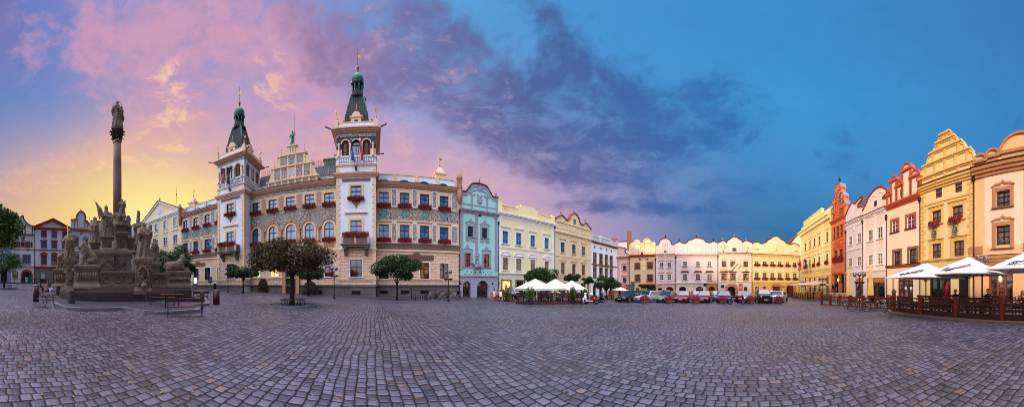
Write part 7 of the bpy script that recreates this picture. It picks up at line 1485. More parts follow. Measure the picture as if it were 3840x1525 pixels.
def figure(kind,u,d,vfeet,vtop,face=0.0,m=None,label=None,parent=MON,at_=None,seed=0):
 x,y=at_ if at_ else ml(u,d);z0=mz(vfeet,d);H=mz(vtop,d)-z0;mb=MB();r2=random.Random(seed)
 lean=r2 .uniform(-.03,.03)
 core=[(0,0,0),(lean,0,.25),(lean*1.5,.01,.48),(0,0,.66),(0,0,.78)];limb(mb,core,[.175,.165,.145,.140,.10],10)
 for k in range(9):
  a0=2*pi*k/9+r2 .uniform(-.2,.2);limb(mb,[(.18*cos(a0),.15*sin(a0),.015),(.15*cos(a0+.2),.13*sin(a0+.2),.28),(.12*cos(a0+.5),.11*sin(a0+.5),.52),(.06*cos(a0+.6),.08*sin(a0+.6),.7)],[.05,.042,.035,.02],6)
 limb(mb,[(-.14,0,.735),(.14,0,.735)],[.065,.065]);[limb(mb,[(-.15+.03*q,-.10,.72-.06*q),(.0,-.16,.62-.09*q),(.15,-.10,.60-.06*q)],[.03,.035,.03],6)for q in range(4)];mb.ball((0,-.015,.90),.062,10,sz=1.2);limb(mb,[(0,0,.78),(0,0,.86)],[.035,.032]);limb(mb,[(0,-.07,.90),(0,-.085,.885)],[.008,.012],5)
 limb(mb,[(.0,.03,.93),(.0,.06,.84)],[.05,.04])
 def arm(s,e,w):limb(mb,[(s*.13,0,.74),e,w],[.075,.06,.04]);mb.ball(w,.035,6);[limb(mb,[w,(w[0]+q*.02,w[1]-.05,w[2]+.01*q)],[.012,.008],4)for q in(-1,0,1)];limb(mb,[e,(e[0],e[1]+.02,e[2]-.16)],[.05,.02])
 if kind=='mary':arm(-1,(-.17,-.06,.60),(-.03,-.15,.72));arm(1,(.18,-.03,.60),(.10,-.14,.55));limb(mb,[(.14,0,.6),(.20,.04,.4),(.14,.05,.2)],[.06,.07,.04])
 elif kind=='bishop':arm(-1,(-.19,-.06,.62),(-.17,-.16,.55));arm(1,(.17,-.06,.58),(.06,-.14,.56));limb(mb,[(0,0,.94),(0,.0,1.02)],[.055,.012])
 elif kind=='warrior':arm(-1,(-.22,-.04,.74),(-.26,-.10,.86));arm(1,(.18,-.06,.60),(.14,-.12,.48));mb.ball((0,0,.95),.065,8);limb(mb,[(0,0,1.0),(0,0,1.05)],[.03,.01]);limb(mb,[(.12,.08,.7),(.2,.12,.35),(.22,.12,.05)],[.07,.07,.05])
 elif kind=='child':arm(-1,(-.18,-.08,.62),(.02,-.16,.60));arm(1,(.18,-.08,.62),(.14,-.16,.70));mb.ball((.16,-.1,.86),.045,8);limb(mb,[(.15,-.1,.68),(.16,-.1,.80)],[.05,.04])
 elif kind=='cross':arm(-1,(-.16,-.06,.6),(-.08,-.14,.66));arm(1,(.16,-.06,.62),(.06,-.12,.72));limb(mb,[(.02,.02,.8),(.05,.02,1.25),(.0,.02,1.3)],[.08,.07,.03])
 else:arm(-1,(-.17,-.05,.6),(-.04,-.13,.58));arm(1,(.17,-.05,.6),(.04,-.13,.60))
 k=H/(1.0 if kind not in('bishop','warrior')else 1.05)
 if kind=='cross':k=H/1.3
 mb.v=[(a*k,b_*k,c*k)for a,b_,c in mb.v]
 mb.box(-.16*k,.16*k,-.14*k,.14*k,-.03*k,.03*k)
 return fuse('statue',mb,max(.018,k*.013),[m or M_stone],1,parent,(x,y,z0),face,rough=.05,label=label),k,(x,y,z0)
# central stack and the column
cx_,cy_=ml(440,19.0)
ped(432,18.0,1.15,1015,947,.12,.0,zb=.9);
sqlathe('column_base',cx_,cy_,[(.78,mz(960,19)),(.78,mz(930,19)),(.55,mz(915,19)),(.52,mz(862,19)),(.66,mz(856,19)),(.66,mz(845,19)),(.44,mz(838,19)),(.44,mz(815,19)),(.52,mz(811,19)),(.40,mz(803,19))],M_stone,20)
sqlathe('column_shaft',cx_,cy_,[(.345,mz(803,19)),(.35,mz(700,19)),(.335,mz(600,19)),(.305,mz(536,19))],mat('worn_pink_granite','8c6c5c',rough=.7,var=.25,vs=1.2,dirt=.5),24)
sqlathe('gilded_collar',cx_,cy_,[(.34,mz(537,19)),(.36,mz(533,19)),(.33,mz(528,19))],M_gold,20)
mb=MB();mb.lathe([(.30,mz(530,19)),(.34,mz(512,19)),(.46,mz(498,19)),(.50,mz(494,19)),(.48,mz(488,19)),(.30,mz(480,19))],12)
for k in range(8):
 a0=2*pi*k/8;z1=mz(500,19);
 for dz_,ro in((-.45,.40),(-.15,.50),(.08,.55)):mb.tube([((.33)*cos(a0+.2*dz_),.33*sin(a0+.2*dz_),z1+dz_-.15),(ro*cos(a0),ro*sin(a0),z1+dz_+.1),((ro+.08)*cos(a0),(ro+.08)*sin(a0),z1+dz_-.02)],[.08,.07,.05],6)
mb.ob('capital',[M_stoned],MON,(cx_,cy_,0))
fg,k,p=figure('mary',440,19.0,483,378,face=.0,label='crowned figure standing on the capital with one hand raised',seed=3)
mb=MB();zc_=mz(394,19)
mb.tube([(.33*cos(2*pi*i/24),.1,.33*sin(2*pi*i/24)+.0)for i in range(24)],.012,5,closed=True)
for i in range(12):a0=2*pi*i/12+.26;mb.ball((.34*cos(a0),.1,.34*sin(a0)),.045,6)
mb.ob('star_halo',[M_gold],MON,(cx_+.05,cy_,zc_+.05))
mb=MB();mb.tube([(.47*cos(q),-.12,.38*sin(q)+.1)for q in[pi*1.0+.25+i*(pi-.5)/12 for i in range(13)]],[.015+.03*sin(pi*i/12)for i in range(13)],6);mb.ob('gilded_crescent',[M_gold],MON,(cx_,cy_,mz(462,19)))
# balustrades
def balu(ua,da,ub,db,v0,v1,nh,label=None):
 (xa,ya),(xb,yb)=ml(ua,da),ml(ub,db);L_=hypot(xb-xa,yb-ya);an=atan2(yb-ya,xb-xa);z0=.9;z1=mz(v1,(da+db)/2)
 mb=MB();mb.box(0,L_,-.16,.22,z0,z0+.30);mb.box(0,L_,-.22,.28,z1-.16,z1);mb.box(0,L_,-.10,.16,z1-.30,z1-.16);w_=L_/nh
 for k in range(nh):
  c0=w_*(k+.5);zc2=(z0+.30+z1-.30)/2;R_=min(w_*.42,(z1-.30-z0-.30)/2)
  n=14
  for q in range(n):
   a0,a1=2*pi*q/n,2*pi*(q+1)/n;f0=lambda a:min(w_/2/max(abs(cos(a)),1e-3),(z1-.30-z0-.30)/2/max(abs(sin(a)),1e-3))
   pts=[(c0+cos(a0)*R_*.52,zc2+sin(a0)*R_*.52),(c0+cos(a0)*f0(a0),zc2+sin(a0)*f0(a0)),(c0+cos(a1)*f0(a1),zc2+sin(a1)*f0(a1)),(c0+cos(a1)*R_*.52,zc2+sin(a1)*R_*.52)];mb.prism(pts,-.06,.10)
  mb.tube([(c0+R_*.8*cos(2*pi*i/16),-.08,zc2+R_*.8*sin(2*pi*i/16))for i in range(16)],.05,5,closed=True)
 relief(mb,.1,L_-.1,-.06,z0+.34,z1-.34,int(L_*9),rr,(.03,.07))
 return mb.ob('balustrade',[M_stone],MON,(xa,ya,0),an)
balu(376,15.25,508,15.5,1082,1015,3);balu(562,16.0,624,18.0,1082,1022,2);balu(246,20,290,16.3,1082,1012,2);balu(640,24.5,470,26.2,1082,1030,4)
# lions on fluted pedestals
def lion(u,d,vf,vt,face,lying,label):
 x,y=ml(u,d);z0=mz(vf,d);H=mz(vt,d)-z0;mb=MB()
 if lying:limb(mb,[(-.9,0,.22),(-.5,0,.26),(0,0,.30),(.35,0,.42)],[.30,.28,.30,.34],10);limb(mb,[(-.7,-.2,.2),(-.95,-.25,.12),(-.6,-.3,.08)],[.2,.12,.08]);[limb(mb,[(.3,q,.3),(.65,q,.12),(.95,q,.08)],[.14,.10,.08])for q in(-.2,.2)];hc=Vector((.55,0,.72))
 else:limb(mb,[(-.35,0,.25),(-.25,0,.45),(.1,0,.75),(.25,0,.95)],[.38,.38,.34,.32],10);[limb(mb,[(.2,q,.8),(.42,q,.4),(.45,q,.08),(.6,q,.06)],[.15,.10,.09,.09])for q in(-.18,.18)];[limb(mb,[(-.3,q,.3),(.05,q*1.2,.25),(.15,q*1.2,.07),(.3,q*1.2,.06)],[.22,.15,.09,.07])for q in(-.24,.24)];hc=Vector((.35,0,1.18))
 mb.ball(hc,.24,10);mb.ball(hc+V3(.2,0,-.08),.14,8);mb.ball(hc+V3(.3,0,-.12),.09,8);limb(mb,[hc+V3(.12,0,-.2),hc+V3(.28,0,-.22)],[.09,.05]);[mb.ball(hc+V3(-.02,q,.2),.06,6)for q in(-.15,.15)]
 for k in range(26):a0=rr.uniform(0,6.28);q0=rr.uniform(-.15,.1);c0=hc+V3(q0,.24*cos(a0),.24*sin(a0));limb(mb,[c0,c0+V3(-.12,.06*cos(a0),-.2)],[.07,.035],5)
 top=1.45 if not lying else .98;k=H/top;mb.v=[(a*k*(.64 if lying else .9),b_*k*.85,c*k)for a,b_,c in mb.v]
 return fuse('lion',mb,.028,[M_stone],1,MON,(x,y,z0),face,rough=.03,label=label)
for u,d,hw,hd,vb,vt,lf in((331,15.9,.76,.76,1073,995,'f'),(230,20.5,.48,.6,1073,1008,'s'),(663,20.2,.98,.7,1096,1017,'l')):
 x,y=ml(u,d);z1=mz(vt,d);mb=MB();prof=[(hw+.16,.85),(hw+.14,1.02),(hw+.03,1.2),(hw,1.3),(hw-.03,z1-.42),(hw+.02,z1-.34),(hw+.08,z1-.22),(hw+.08,z1-.04),(hw+.04,z1)];mb.lathe(prof,4,sq=True,sm=False);mb.v=[(a,b_*hd/hw,c)for a,b_,c in mb.v]
 for sd_ in range(4):
  wq=hw if sd_%2==0 else hd;dq=hd if sd_%2==0 else hw;n=int(2*wq/.19);Rm=Matrix.Rotation(sd_*pi/2,3,'Z')
  for i in range(n):
   xx=-wq+.09+(2*wq-.18)*(i+.5)/n;pts=[Rm@Vector((xx+q,-dq-.02,z))for q,z in((-.05,1.42),(.05,1.42),(.05,z1-.55),(0,z1-.5),(-.05,z1-.55))];mb.tube([pts[0].lerp(pts[1],.5),pts[2].lerp(pts[4],.5)],.052,6)
 mb.ob('lion_pedestal',[M_stone],MON,(x,y,0))
lion(331,15.9,995,907,pi*1.12,False,'seated lion turned left on the front left pedestal');lion(230,20.5,1008,952,-1.9,False,'small seated lion on the far left pedestal');lion(663,20.2,1017,952,.0,True,'lying lion with raised head on the right pedestal')
# saints on their pedestals
lastped={}
for(kind,u,d,vf,vt,pu,hw,pv0,face,lab,sd_)in(('bishop',261,17.3,970,852,266,.34,1085,-.5,'bishop with a gilded crozier at the left corner',1),('plain',356,20.5,911,810,356,.42,1010,-.9,'slender robed saint with a long staff',2),('warrior',398,17.2,889,767,401,.44,1012,.1,'armoured saint raising a furled banner',3),('child',458,17.6,810,745,456,.42,1010,.0,'saint high against the foot of the column',4),('cross',516,21.0,915,790,516,.42,1020,.3,'saint with raised arm behind the right front corner',5),('child',538,15.6,970,828,533,.50,1090,.45,'large robed saint carrying a child at the right front corner',6),('plain',580,20.5,988,891,580,.42,1030,.9,'monk looking right behind the balustrade',7)):
 f,k,p=figure(kind,u,d,vf,vt,face,label=lab,seed=sd_)
 if kind=='child' and u==458:
  ped(456,17.6,.50,1010,947,.1,zb=.9);ped(456,17.7,.40,947,878,.14,.06);ped(457,17.6,.34,878,845,.12,.05);mb=MB();x,y=ml(457,17.6);mb2=MB()
  for q in range(14):mb2 .ball((rr.uniform(-.25,.25),rr.uniform(-.25,.2),mz(845,17.6)+rr.random()*(mz(808,17.6)-mz(845,17.6))),rr.uniform(.14,.24),8)
  fuse('carved_cloud',mb2,.04,[M_stone],1,MON,(x,y,0));[ped(u_,d_,hw_,v0_,v1_,.1)for u_,d_,hw_,v0_,v1_ in((487,19.2,.36,950,893),(478,19.6,.3,893,850))]
  x,y=ml(478,19.6);mb2=MB();limb(mb2,[(0,0,mz(850,19.6)),(.05,0,mz(815,19.6))],[.28,.2]);limb(mb2,[(-.1,-.1,mz(830,19.6)),(.25,-.1,mz(822,19.6))],[.12,.08]);fuse('kneeling_angel',mb2,.03,[M_stone],1,MON,(x,y,0),rough=.05)
 elif kind=='warrior':ped(401,17.2,.52,1012,943,.12,zb=.9);ped(401,17.2,.42,943,889,.14,.04)
 elif u==356:ped(356,20.5,.48,1010,945,.1,zb=.9);ped(356,20.5,.40,945,911,.12,.04)
 else:ped(pu,d+.02,hw,pv0,vf,.12,.02,zb=(.5 if u in(261,538)else .9))
for(u,d,v0,v1,du,m_,lab)in((261,16.9,980,850,-3,M_gold,'crozier'),(352,20.2,915,809,-18,M_sand,'staff'),(396,16.8,889,748,-42,M_sand,'spear')):
 (xa,ya),(xb,yb)=ml(u-(0 if u!=396 else-6),d),ml(u+du-(6 if u==261 else 0),d);mb=MB();mb.tube([(xa,ya,mz(v0,d)),(xb,yb,mz(v1,d))],.028,6)
 if u==261:mb.tube([(xb+.1*cos(q*.7)-.1,yb,mz(v1,d)+.1*sin(q*.7))for q in range(9)],.022,5)
 if u==396:
  mb2=MB();limb(mb2,[(xb+.12,yb,mz(760,d)),(xb+.38,yb+.02,mz(785,d)),(xb+.62,yb+.05,mz(812,d))],[.05,.16,.14]);fuse('furled_banner',mb2,.03,[M_stone],1,MON,rough=.06)
 mb.ob(lab,[m_],MON)
x,y=ml(533,15.6);mb=MB();zc2=mz(1030,15.6);mb.tube([(.33*cos(2*pi*i/18),-.56,zc2+.5*sin(2*pi*i/18))for i in range(18)],.07,6,closed=True);relief(mb,-.45,.45,-.55,zc2-.75,zc2+.7,40,rr,(.05,.12));mb.ball((.05,-.66,mz(1070,15.6)),.2,10);mb.ob('carved_cartouche',[M_stone],MON,(x,y,0))
# raised platform with kerb and bollards round the monument
kpts=[(120,1118),(152,1127),(190,1140),(215,1153),(250,1163),(300,1167),(390,1167),(460,1164),(500,1168),(540,1177),(590,1180),(650,1179),(750,1171),(752,1160),(700,1152),(740,1150),(785,1146),(783,1136)]
out=[G(u,v)for u,v in kpts]+[at(770,22),at(720,28),at(560,31),at(420,31.5),at(290,29.5),at(205,26),at(140,20)]
mb=MB();mb.face([(p.x,p.y,gz(p.x,p.y)+.15)for p in out][::-1]);o=mb.ob('monument_platform',[M_pavef]);o['kind']='structure'
mb=MB();n=len(out);cc=sum(out,Vector())/n
for i in range(n):
 a,b_=out[i],out[(i+1)%n];ia,ib=a+(cc-a).normalized()*.28,b_+(cc-b_).normalized()*.28
 for q in([a-V3(0,0,.1),b_-V3(0,0,.1),b_+V3(0,0,.165),a+V3(0,0,.165)],[a+V3(0,0,.165),b_+V3(0,0,.165),V3(ib.x,ib.y,gz(b_.x,b_.y)+.165),V3(ia.x,ia.y,gz(a.x,a.y)+.165)]):mb.face(q)
o=mb.ob('platform_kerb',[M_kerb]);o['kind']='structure'
me=None;BP={}
for k,(u,v,v1,r,lab)in enumerate(((268,1146,1085,.21,'nearest round topped stone bollard in front of the monument'),(217,1113,1070,.19,'stone bollard standing second from the left before the monument'),(186,1097,1061,.17,'stone bollard behind the slatted bench at the left of the monument'),(550,1140,1090,.17,'stone bollard just left of the bench behind the table'),(758,1135,1091,.17,'stone bollard beside the right hand bench near the dark bin'))):
 p=G(u,v);d=dist(p);h=(v-v1)*d/FL;mb=MB();mb.lathe([(r*1.06,-.05),(r,.1),(r*.96,h-.14),(r*.8,h-.05),(r*.4,h-.01),(.02,h)],16)
 tag(mb.ob('stone_bollard',[M_stoned],None,p),lab,'bollard','stone bollards around the monument');BP[k]=(p,h)
def chain(p,q,sag,label):
 mb=MB();n=max(6,int((q-p).length/.075))
 for i in range(n):
  t=(i+.5)/n;c=p.lerp(q,t);c.z-=sag*4*t*(1-t);dv=(q-p).normalized();dv.z-=sag*4*(1-2*t)/(q-p).length;dv.normalize();sd2=dv.cross(V3(0,0,1)).normalized()if i%2 else dv.cross(V3(0,0,1)).normalized().cross(dv)
  mb.tube([c+dv*.055*cos(a_*pi/4)+sd2*.03*sin(a_*pi/4)for a_ in range(8)],.011,4,closed=True)
 tag(mb.ob('chain',[M_iron]),label,'chain','chains between the bollards')
top=lambda k,f=.72:BP[k][0]+V3(0,0,BP[k][1]*f)
chain(top(0),top(3),.42,'longest iron chain sagging in front of the carved balustrade');chain(top(1),top(0),.38,'short iron chain between the two front bollards on the left');chain(top(2),top(1),.35,'iron chain between the two bollards nearest the left bench');chain(top(3),top(4),.5,'iron chain running behind the bench to the right bollard')
# ==== benches, tables, bins
M_slat=mat('dark_red_wood','4c2a26',rough=.5,var=.3,vs=5);M_slat2=mat('reddish_bench_wood','5e3430',rough=.5,var=.3,vs=5)
def iron_bench(w,label,loc,rz,group='iron framed benches by the monument'):
 e=thing('park_bench',label,'bench',loc,rz,group)
 for k in range(4):mb=MB();mb.box(-w/2,w/2,-.24+.115*k,-.24+.115*k+.10,.43,.455);mb.ob('seat_slat',[M_slat2],e)
 mb=MB();Mx=Matrix.Translation((0,.26,.62))@Matrix.Rotation(-.15,4,'X');mb.box(-w/2,w/2,-.015,.015,.04,.20,0,Mx);mb.ob('backrest',[M_slat],e)
 for sx in(-1,1):
  x=sx*(w/2-.06);mb=MB()
  mb.tube([(x,.34,0),(x,.27,.2),(x,.22,.42),(x,.27,.7),(x,.30,.88),(x,.33,.90)],.018,6);mb.tube([(x,-.30,0),(x,-.24,.22),(x,-.20,.42)],.018,6);mb.tube([(x,-.25,.42),(x,.22,.42)],.018,6);mb.tube([(x,-.24,.25),(x,-.08,.34),(x,.02,.40),(x,.14,.34),(x,.27,.22)],.014,6)
  mb.tube([(x,.26,.70),(x,.1,.66),(x,-.12,.69),(x,-.25,.66),(x,-.28,.56),(x,-.22,.47),(x,-.15,.50),(x,-.15,.57),(x,-.20,.58)],.016,6);mb.ob('iron_frame',[M_iron],e)
 return e
def hand(p):return Vector(p)
iron_bench(1.65,'bench seen from behind nearest the camera, right of the round table',G(694,1186),-th(694)+pi+.05)
q=G(610,1152);q.z+=.15;iron_bench(1.45,'bench behind the round table with its back to the monument',q,-th(610)-.08)
q=G(745,1133);iron_bench(1.5,'bench half hidden by the stone bollard near the dark bin',q,-th(745)+pi+.7)
iron_bench(1.5,'bench seen end on in front of the left bollards, beside the bin',G(166,1150),-th(166)-pi/2+.45)
bl=G(170,1118);iron_bench(1.5,'bench with two people behind the brown bin',bl,-th(170)-pi/2+.5)
q=G(645,1161);q.z+=.12;e=thing('park_table','small table with iron legs between the two benches','table',q,-th(645));d=dist(q)
mb=MB();mb.box(-.62,.62,-.28,.28,.70,.73);mb.ob('tabletop',[M_slat2],e)
for sx in(-1,1):
 mb=MB();x=sx*.36;mb.tube([(x,-.25,0),(x,-.1,.3),(x,.0,.5),(x,0,.70)],.022,6);mb.tube([(x,.25,0),(x,.1,.3),(x,.0,.5)],.022,6);mb.tube([(x,0,.5),(x-sx*.12,0,.62),(x-sx*.2,0,.69)],.016,6);mb.ob('leg',[M_iron],e)
def bin_(u,v,v1,r,label):
 p=G(u,v);d=dist(p);h=(v-v1)*d/FL;e=thing('litter_bin',label,'litter bin',p,0,'brown cylindrical litter bins');mb=MB();mb.lathe([(r,.02),(r,h-.04)],20,caps=True);mb.ob('bin_body',[mat('bin_brown','3c1f1c',rough=.4,var=.15)],e);mb=MB();mb.lathe([(r*1.02,h-.04),(r*1.02,h),(r*.8,h+.005),(r*.78,h-.03)],20);mb.ob('rim',[M_grey_metal],e)
bin_(811,1142,1087,.23,'brown litter bin standing alone right of the benches');bin_(135,1131,1069,.22,'brown litter bin beside the end on bench at the left')
# ---- trees
def tree(name,label,p,trunk_h,r0,crown,n,size,mat_,seed,lumps=14,group=None,fork=True,lean=(0,0)):
 """crown = (radius x/y, half height, centre height)"""
 rd=random.Random(seed);e=thing(name,label,'tree',p,rd.uniform(0,6),group);mb=MB();R_,hz_,zc2=crown
 mb.tube([(0,0,-.1),(lean[0]*.3,lean[1]*.3,trunk_h*.4),(lean[0],lean[1],trunk_h),(lean[0]*1.1,lean[1]*1.1,trunk_h+.3)],[r0*1.35,r0,r0*.85,r0*.5],9);mb.ob('trunk',[M_bark],e)
 mb=MB()
 for k in range(9):
  a0=2*pi*k/9+rd.uniform(-.3,.3);rr2=R_*rd.uniform(.45,.8);z1=zc2+rd.uniform(-.2,.6)*hz_
  mb.tube([(lean[0],lean[1],trunk_h*.9),(lean[0]+rr2*.4*cos(a0),lean[1]+rr2*.4*sin(a0),trunk_h+(z1-trunk_h)*.6),(lean[0]+rr2*cos(a0),lean[1]+rr2*sin(a0),z1)],[r0*.45,r0*.28,r0*.1],6)
 mb.ob('limb',[M_bark],e);lf=MB();R_*=1.07
 for k in range(lumps):
  a0=rd.uniform(0,2*pi);q=sqrt(rd.random());zz=rd.uniform(-.75,.85)*sqrt(max(0,1-q*q*.75));lr=R_*rd.uniform(.2,.38)
  leaf_cloud(lf,lean[0]+(R_-lr*.7)*q*cos(a0),lean[1]+(R_-lr*.7)*q*sin(a0),zc2+zz*(hz_-lr*.45),lr,lr,lr*.75,n//lumps,size,rd,shell=.35)
 leaf_cloud(lf,lean[0],lean[1],zc2,R_*.66,R_*.66,hz_*.66,n//9,size,rd,shell=.2)
 lf.ob('crown',[mat_],e);return e
def treepx(name,label,ut,vb,ua,ub,va,vb2,n,size,m_,seed,r0=.10,dd=None,**kw):
 p=G(ut,vb)if dd is None else at(ut,dd);d=dist(p);s=d/FL;z=lambda v:EYE+(VH-v)*s-p.z
 return tree(name,label,p,z(vb2)+.1,r0,((ub-ua)/2*s,(z(va)-z(vb2))/2,(z(va)+z(vb2))/2),n,size,m_,seed,**kw)
treepx('round_tree','large brown tinged round tree in front of the town hall steps',1095,1146,933,1232,899,1032,25000,.07,M_leafb,1,.16,lumps=42)
treepx('round_tree','dark green round tree between the lamp post and the big brown tree',912,1103,848,962,984,1054,8000,.09,M_leafd,2,.10,lumps=16)
treepx('round_tree','dark green tree half hidden behind the big brown tree on its right',1156,1115,1100,1236,995,1056,7000,.09,M_leafd,3,.08)
treepx('round_tree','dark green round tree before the right wing of the town hall',1489,1129,1399,1580,953,1064,13000,.09,M_leafd,4,.10,lumps=24)
treepx('round_tree','small round tree at the left end of the town hall pavement',713,1086,706,764,978,1044,3500,.1,M_leafd,5,.09,lean=(.0,0))
treepx('round_tree','wide dark tree behind the stone monk on the monument',600,1084,488,722,900,1062,17000,.11,M_leafd,6,.14,dd=33,lumps=26)
treepx('round_tree','dark tree behind the first cream parasol',2030,1120,1966,2092,1000,1064,7000,.11,M_leafd,7,.11,dd=31,lumps=20)
treepx('round_tree','dark tree behind the third cream parasol',2145,1120,2122,2190,1022,1068,4500,.11,M_leafd,8,.1,dd=34)
treepx('round_tree','dark tree left of the triple globed lamp',2205,1120,2186,2228,1034,1068,3500,.11,M_leafd,9,.1,dd=36)
treepx('round_tree','broad dark tree in front of the white balustraded house',2273,1122,2219,2336,1031,1092,7000,.11,M_leafd,10,.12,dd=37,lumps=20)
treepx('round_tree','small yellowing green tree rising from the round bench on the left',15,1080,-60,98,936,1034,7000,.085,M_leafg,11,.13,dd=32,lumps=22)
# overhanging branch of a near tree at the left edge
e=thing('maple_tree','near maple whose big green leaves hang in from the upper left','tree',at(-150,9.5));rd=random.Random(3);mb=MB();mb.tube([(0,0,-.1),(0,0,2),(.2,0,4.2)],[.24,.2,.14],9);mb.ob('trunk',[M_bark],e)
d9=9.0;c0=P(28,850,d9)-e.location;c0b=P(-60,800,d9)-e.location;mb=MB();mb.tube([(.15,0,3.4),tuple(c0b*.7+V3(0,0,1.0)),tuple(c0)],[.09,.06,.025],6);mb.tube([(.2,0,4.0),(0,.8,4.9),(-.5,1.2,5.2)],[.1,.06,.03],6);mb.ob('limb',[M_bark],e)
mb=MB();e.location=at(-150,9.5)
def maple(mb,c,s,rd):
 nrm=Vector((rd.uniform(-1,1),rd.uniform(-1,1),rd.uniform(-.2,1))).normalized();t=nrm.cross(Vector((rd.uniform(-1,1),rd.uniform(-1,1),.2))).normalized();b_=nrm.cross(t);pts=[]
 for k in range(10):a0=2*pi*k/10;r_=s*(1.0 if k%2==0 else .48)*(1 if k not in(5,)else .6);pts.append(c+t*r_*cos(a0)+b_*r_*sin(a0)+nrm*s*.12*(k%2))
 mb.face(pts)
for _ in range(4200):
 u=rd.gauss(10,36);v=rd.gauss(848,40)
 if u>92-abs(v-850)*.45 or v>930 or v<770+(max(u,0)*.5 if u<60 else 30):continue
 maple(mb,P(u,v,d9+rd.uniform(-.6,.9))-e.location,rd.uniform(.05,.09),rd)
for _ in range(1200):p_=Vector((rd.gauss(-.6,.6),rd.gauss(.2,.7),3.6+rd.gauss(0,.4)));maple(mb,p_,rd.uniform(.07,.12),rd)
mb.ob('crown',[M_leafy],e)
# flowering cones by the steps
for(ua,ub,va,vb,lab,m_)in((963,1018,1037,1097,'cone of red flowers left of the town hall steps',(M_leafd,M_petr)),(1130,1195,1052,1107,'dark flowering cone right of the town hall steps',(M_leafd,M_petr))):
 u=(ua+ub)/2;p=G(u,vb);d=dist(p);s=d/FL;R_=(ub-ua)/2*s;H_=(vb-va)*s;rd=random.Random(ua);e=thing('flower_cone',lab,'flower display',p,0,'cones of flowers beside the steps');a_,c_=MB(),MB()
 for _ in range(4200):
  t=rd.random();rq=R_*(1-t**2.2)**.6*rd.uniform(.8,1.02);an=rd.uniform(0,6.28);leaf_cloud(c_ if rd.random()<(.30 if ua<1000 else .16)else a_,rq*cos(an),rq*sin(an),.1+t*H_*.95,.03,.03,.03,1,.05,rd,shell=0)
 mb=MB();mb.lathe([(R_*.85,0),(R_*.8,H_*.5),(R_*.3,H_*.92)],12);mb.ob('core',[mat('dark_leaf_core','10180c')],e);a_.ob('foliage',[m_[0]],e);c_.ob('blossom',[m_[1]],e)
# ring benches
for(u,v,rb,rk,lab)in((1097,1146,.92,1.72,'round iron bench encircling the big brown tree'),(15,1080,1.15,2.0,'round iron bench encircling the small tree at the left edge')):
 p=G(u,v)if u>100 else at(15,32);e=thing('ring_bench',lab,'bench',p,0,'round benches encircling trees');s_=1.0 if u>100 else 1.0
 mb=MB();mb.lathe([(rb*.62,.45),(rb,.45),(rb,.48),(rb*.62,.48)],28,sm=False,caps=False);mb.ob('seat',[M_slat],e)
 for k in range(12):a0=2*pi*k/12;mb=MB();c_,s2=cos(a0),sin(a0);mb.tube([((rb*.8+.16*cos(q))*c_,(rb*.8+.16*cos(q))*s2,.23+.21*sin(q))for q in[2*pi*i/10 for i in range(10)]],.018,5,closed=True);mb.ob('leg',[M_iron],e)
 mb=MB();mb.lathe([(rk,-.15),(rk,.10),(rk-.14,.105),(rk-.14,.06),(.1,.06)],36,(0,0,0),sm=False,caps=False);o=mb.ob('tree_kerb',[M_kerb],None,p);o['kind']='structure'
# lamp posts
def lampmesh(ng):
 a=MB();a.lathe([(.10,0),(.10,.12),(.06,.16),(.045,.9),(.038,2.65)],10);a.lathe([(.06,2.0),(.10,2.04),(.06,2.08)],10)
 s_=MB()
 for sx in(-1,1):s_.lathe([(.03,2.05),(.16,2.12),(.20,2.2),(.19,2.23)],12,(sx*.24,0,0));a.tube([(0,0,2.12),(sx*.24,0,2.13)],.025,6)
 for k in range(ng):x=(k-(ng-1)/2)*.40;a.tube([(0,0,2.55),(x,0,2.62),(x,0,2.68)],.025,6)
 g_=MB();[g_.ball(((k-(ng-1)/2)*.40,0,2.85),.19,14)for k in range(ng)]
 return a.mesh('post',[M_iron]),s_.mesh('spotlight',[M_iron]),ng
M_globe=custom('smoked_globe',lambda N,bb,ob:(N.put(bb.inputs['Base Color'],lin('6a5c54')),N.put(bb.inputs['Roughness'],.08),N.put(bb.inputs['Coat Weight'],.8),N.put(bb.inputs['Metallic'],.35)))
LM={n:lampmesh(n)for n in(2,3)};g_=MB();g_.ball((0,0,0),.19,14);GLB=g_.mesh('globe',[M_globe])
for(u,v,ng,sc,lab)in((855,1100,2,1.0,'lamp post left of the dark round tree at the town hall'),(1253,1122,2,1.0,'lamp post in front of the right town hall tower'),(1681,1134,2,.98,'lamp post among the bicycles before the right wing'),(2249,1127,3,.8,'lamp post with three globes before the broad dark tree'),(2355,1121,3,.82,'lamp post beside the narrow pink house'),(3085,1121,3,1.0,'lamp post in front of the bank behind the terrace rail'),(3012,1110,3,1.0,'lamp post under the far beige parasols'),(3223,1119,3,1.15,'lamp post between the two closed yellow parasols'),(3683,1108,2,1.0,'lamp post rising behind the big white parasols')):
 if u==3683:p=at(u,14.0);h=EYE+(VH-958)*14/FL-p.z;sc=h/3.04
 elif u==3223:p=at(u,19.5);sc=(EYE+(VH-1020)*19.5/FL-p.z)/3.04
 elif u==3085:p=at(u,36);sc=(EYE+(VH-1040)*36/FL-p.z)/3.04
 elif u==3012:p=at(u,48);sc=(EYE+(VH-1054)*48/FL-p.z)/3.04
 elif u==2355:p=at(u,38);sc=(EYE+(VH-1064)*38/FL-p.z)/3.04
 elif u==2249:p=at(u,28.5);sc=(EYE+(VH-1053)*28.5/FL-p.z)/3.04
 else:p=G(u,v);p.z+=.12;sc=(EYE+(VH-(1000 if u<1500 else 1012))*dist(p)/FL-p.z)/3.04
 e=thing('street_lamp',lab,'street lamp',p,-th(u),'street lamps with smoked globes');e.scale=(sc,sc,sc);A,S_,_=LM[ng];link('post',A,e);link('spotlight',S_,e);[link('globe',GLB,e,((k-(ng-1)/2)*.40,0,2.85))for k in range(ng)]
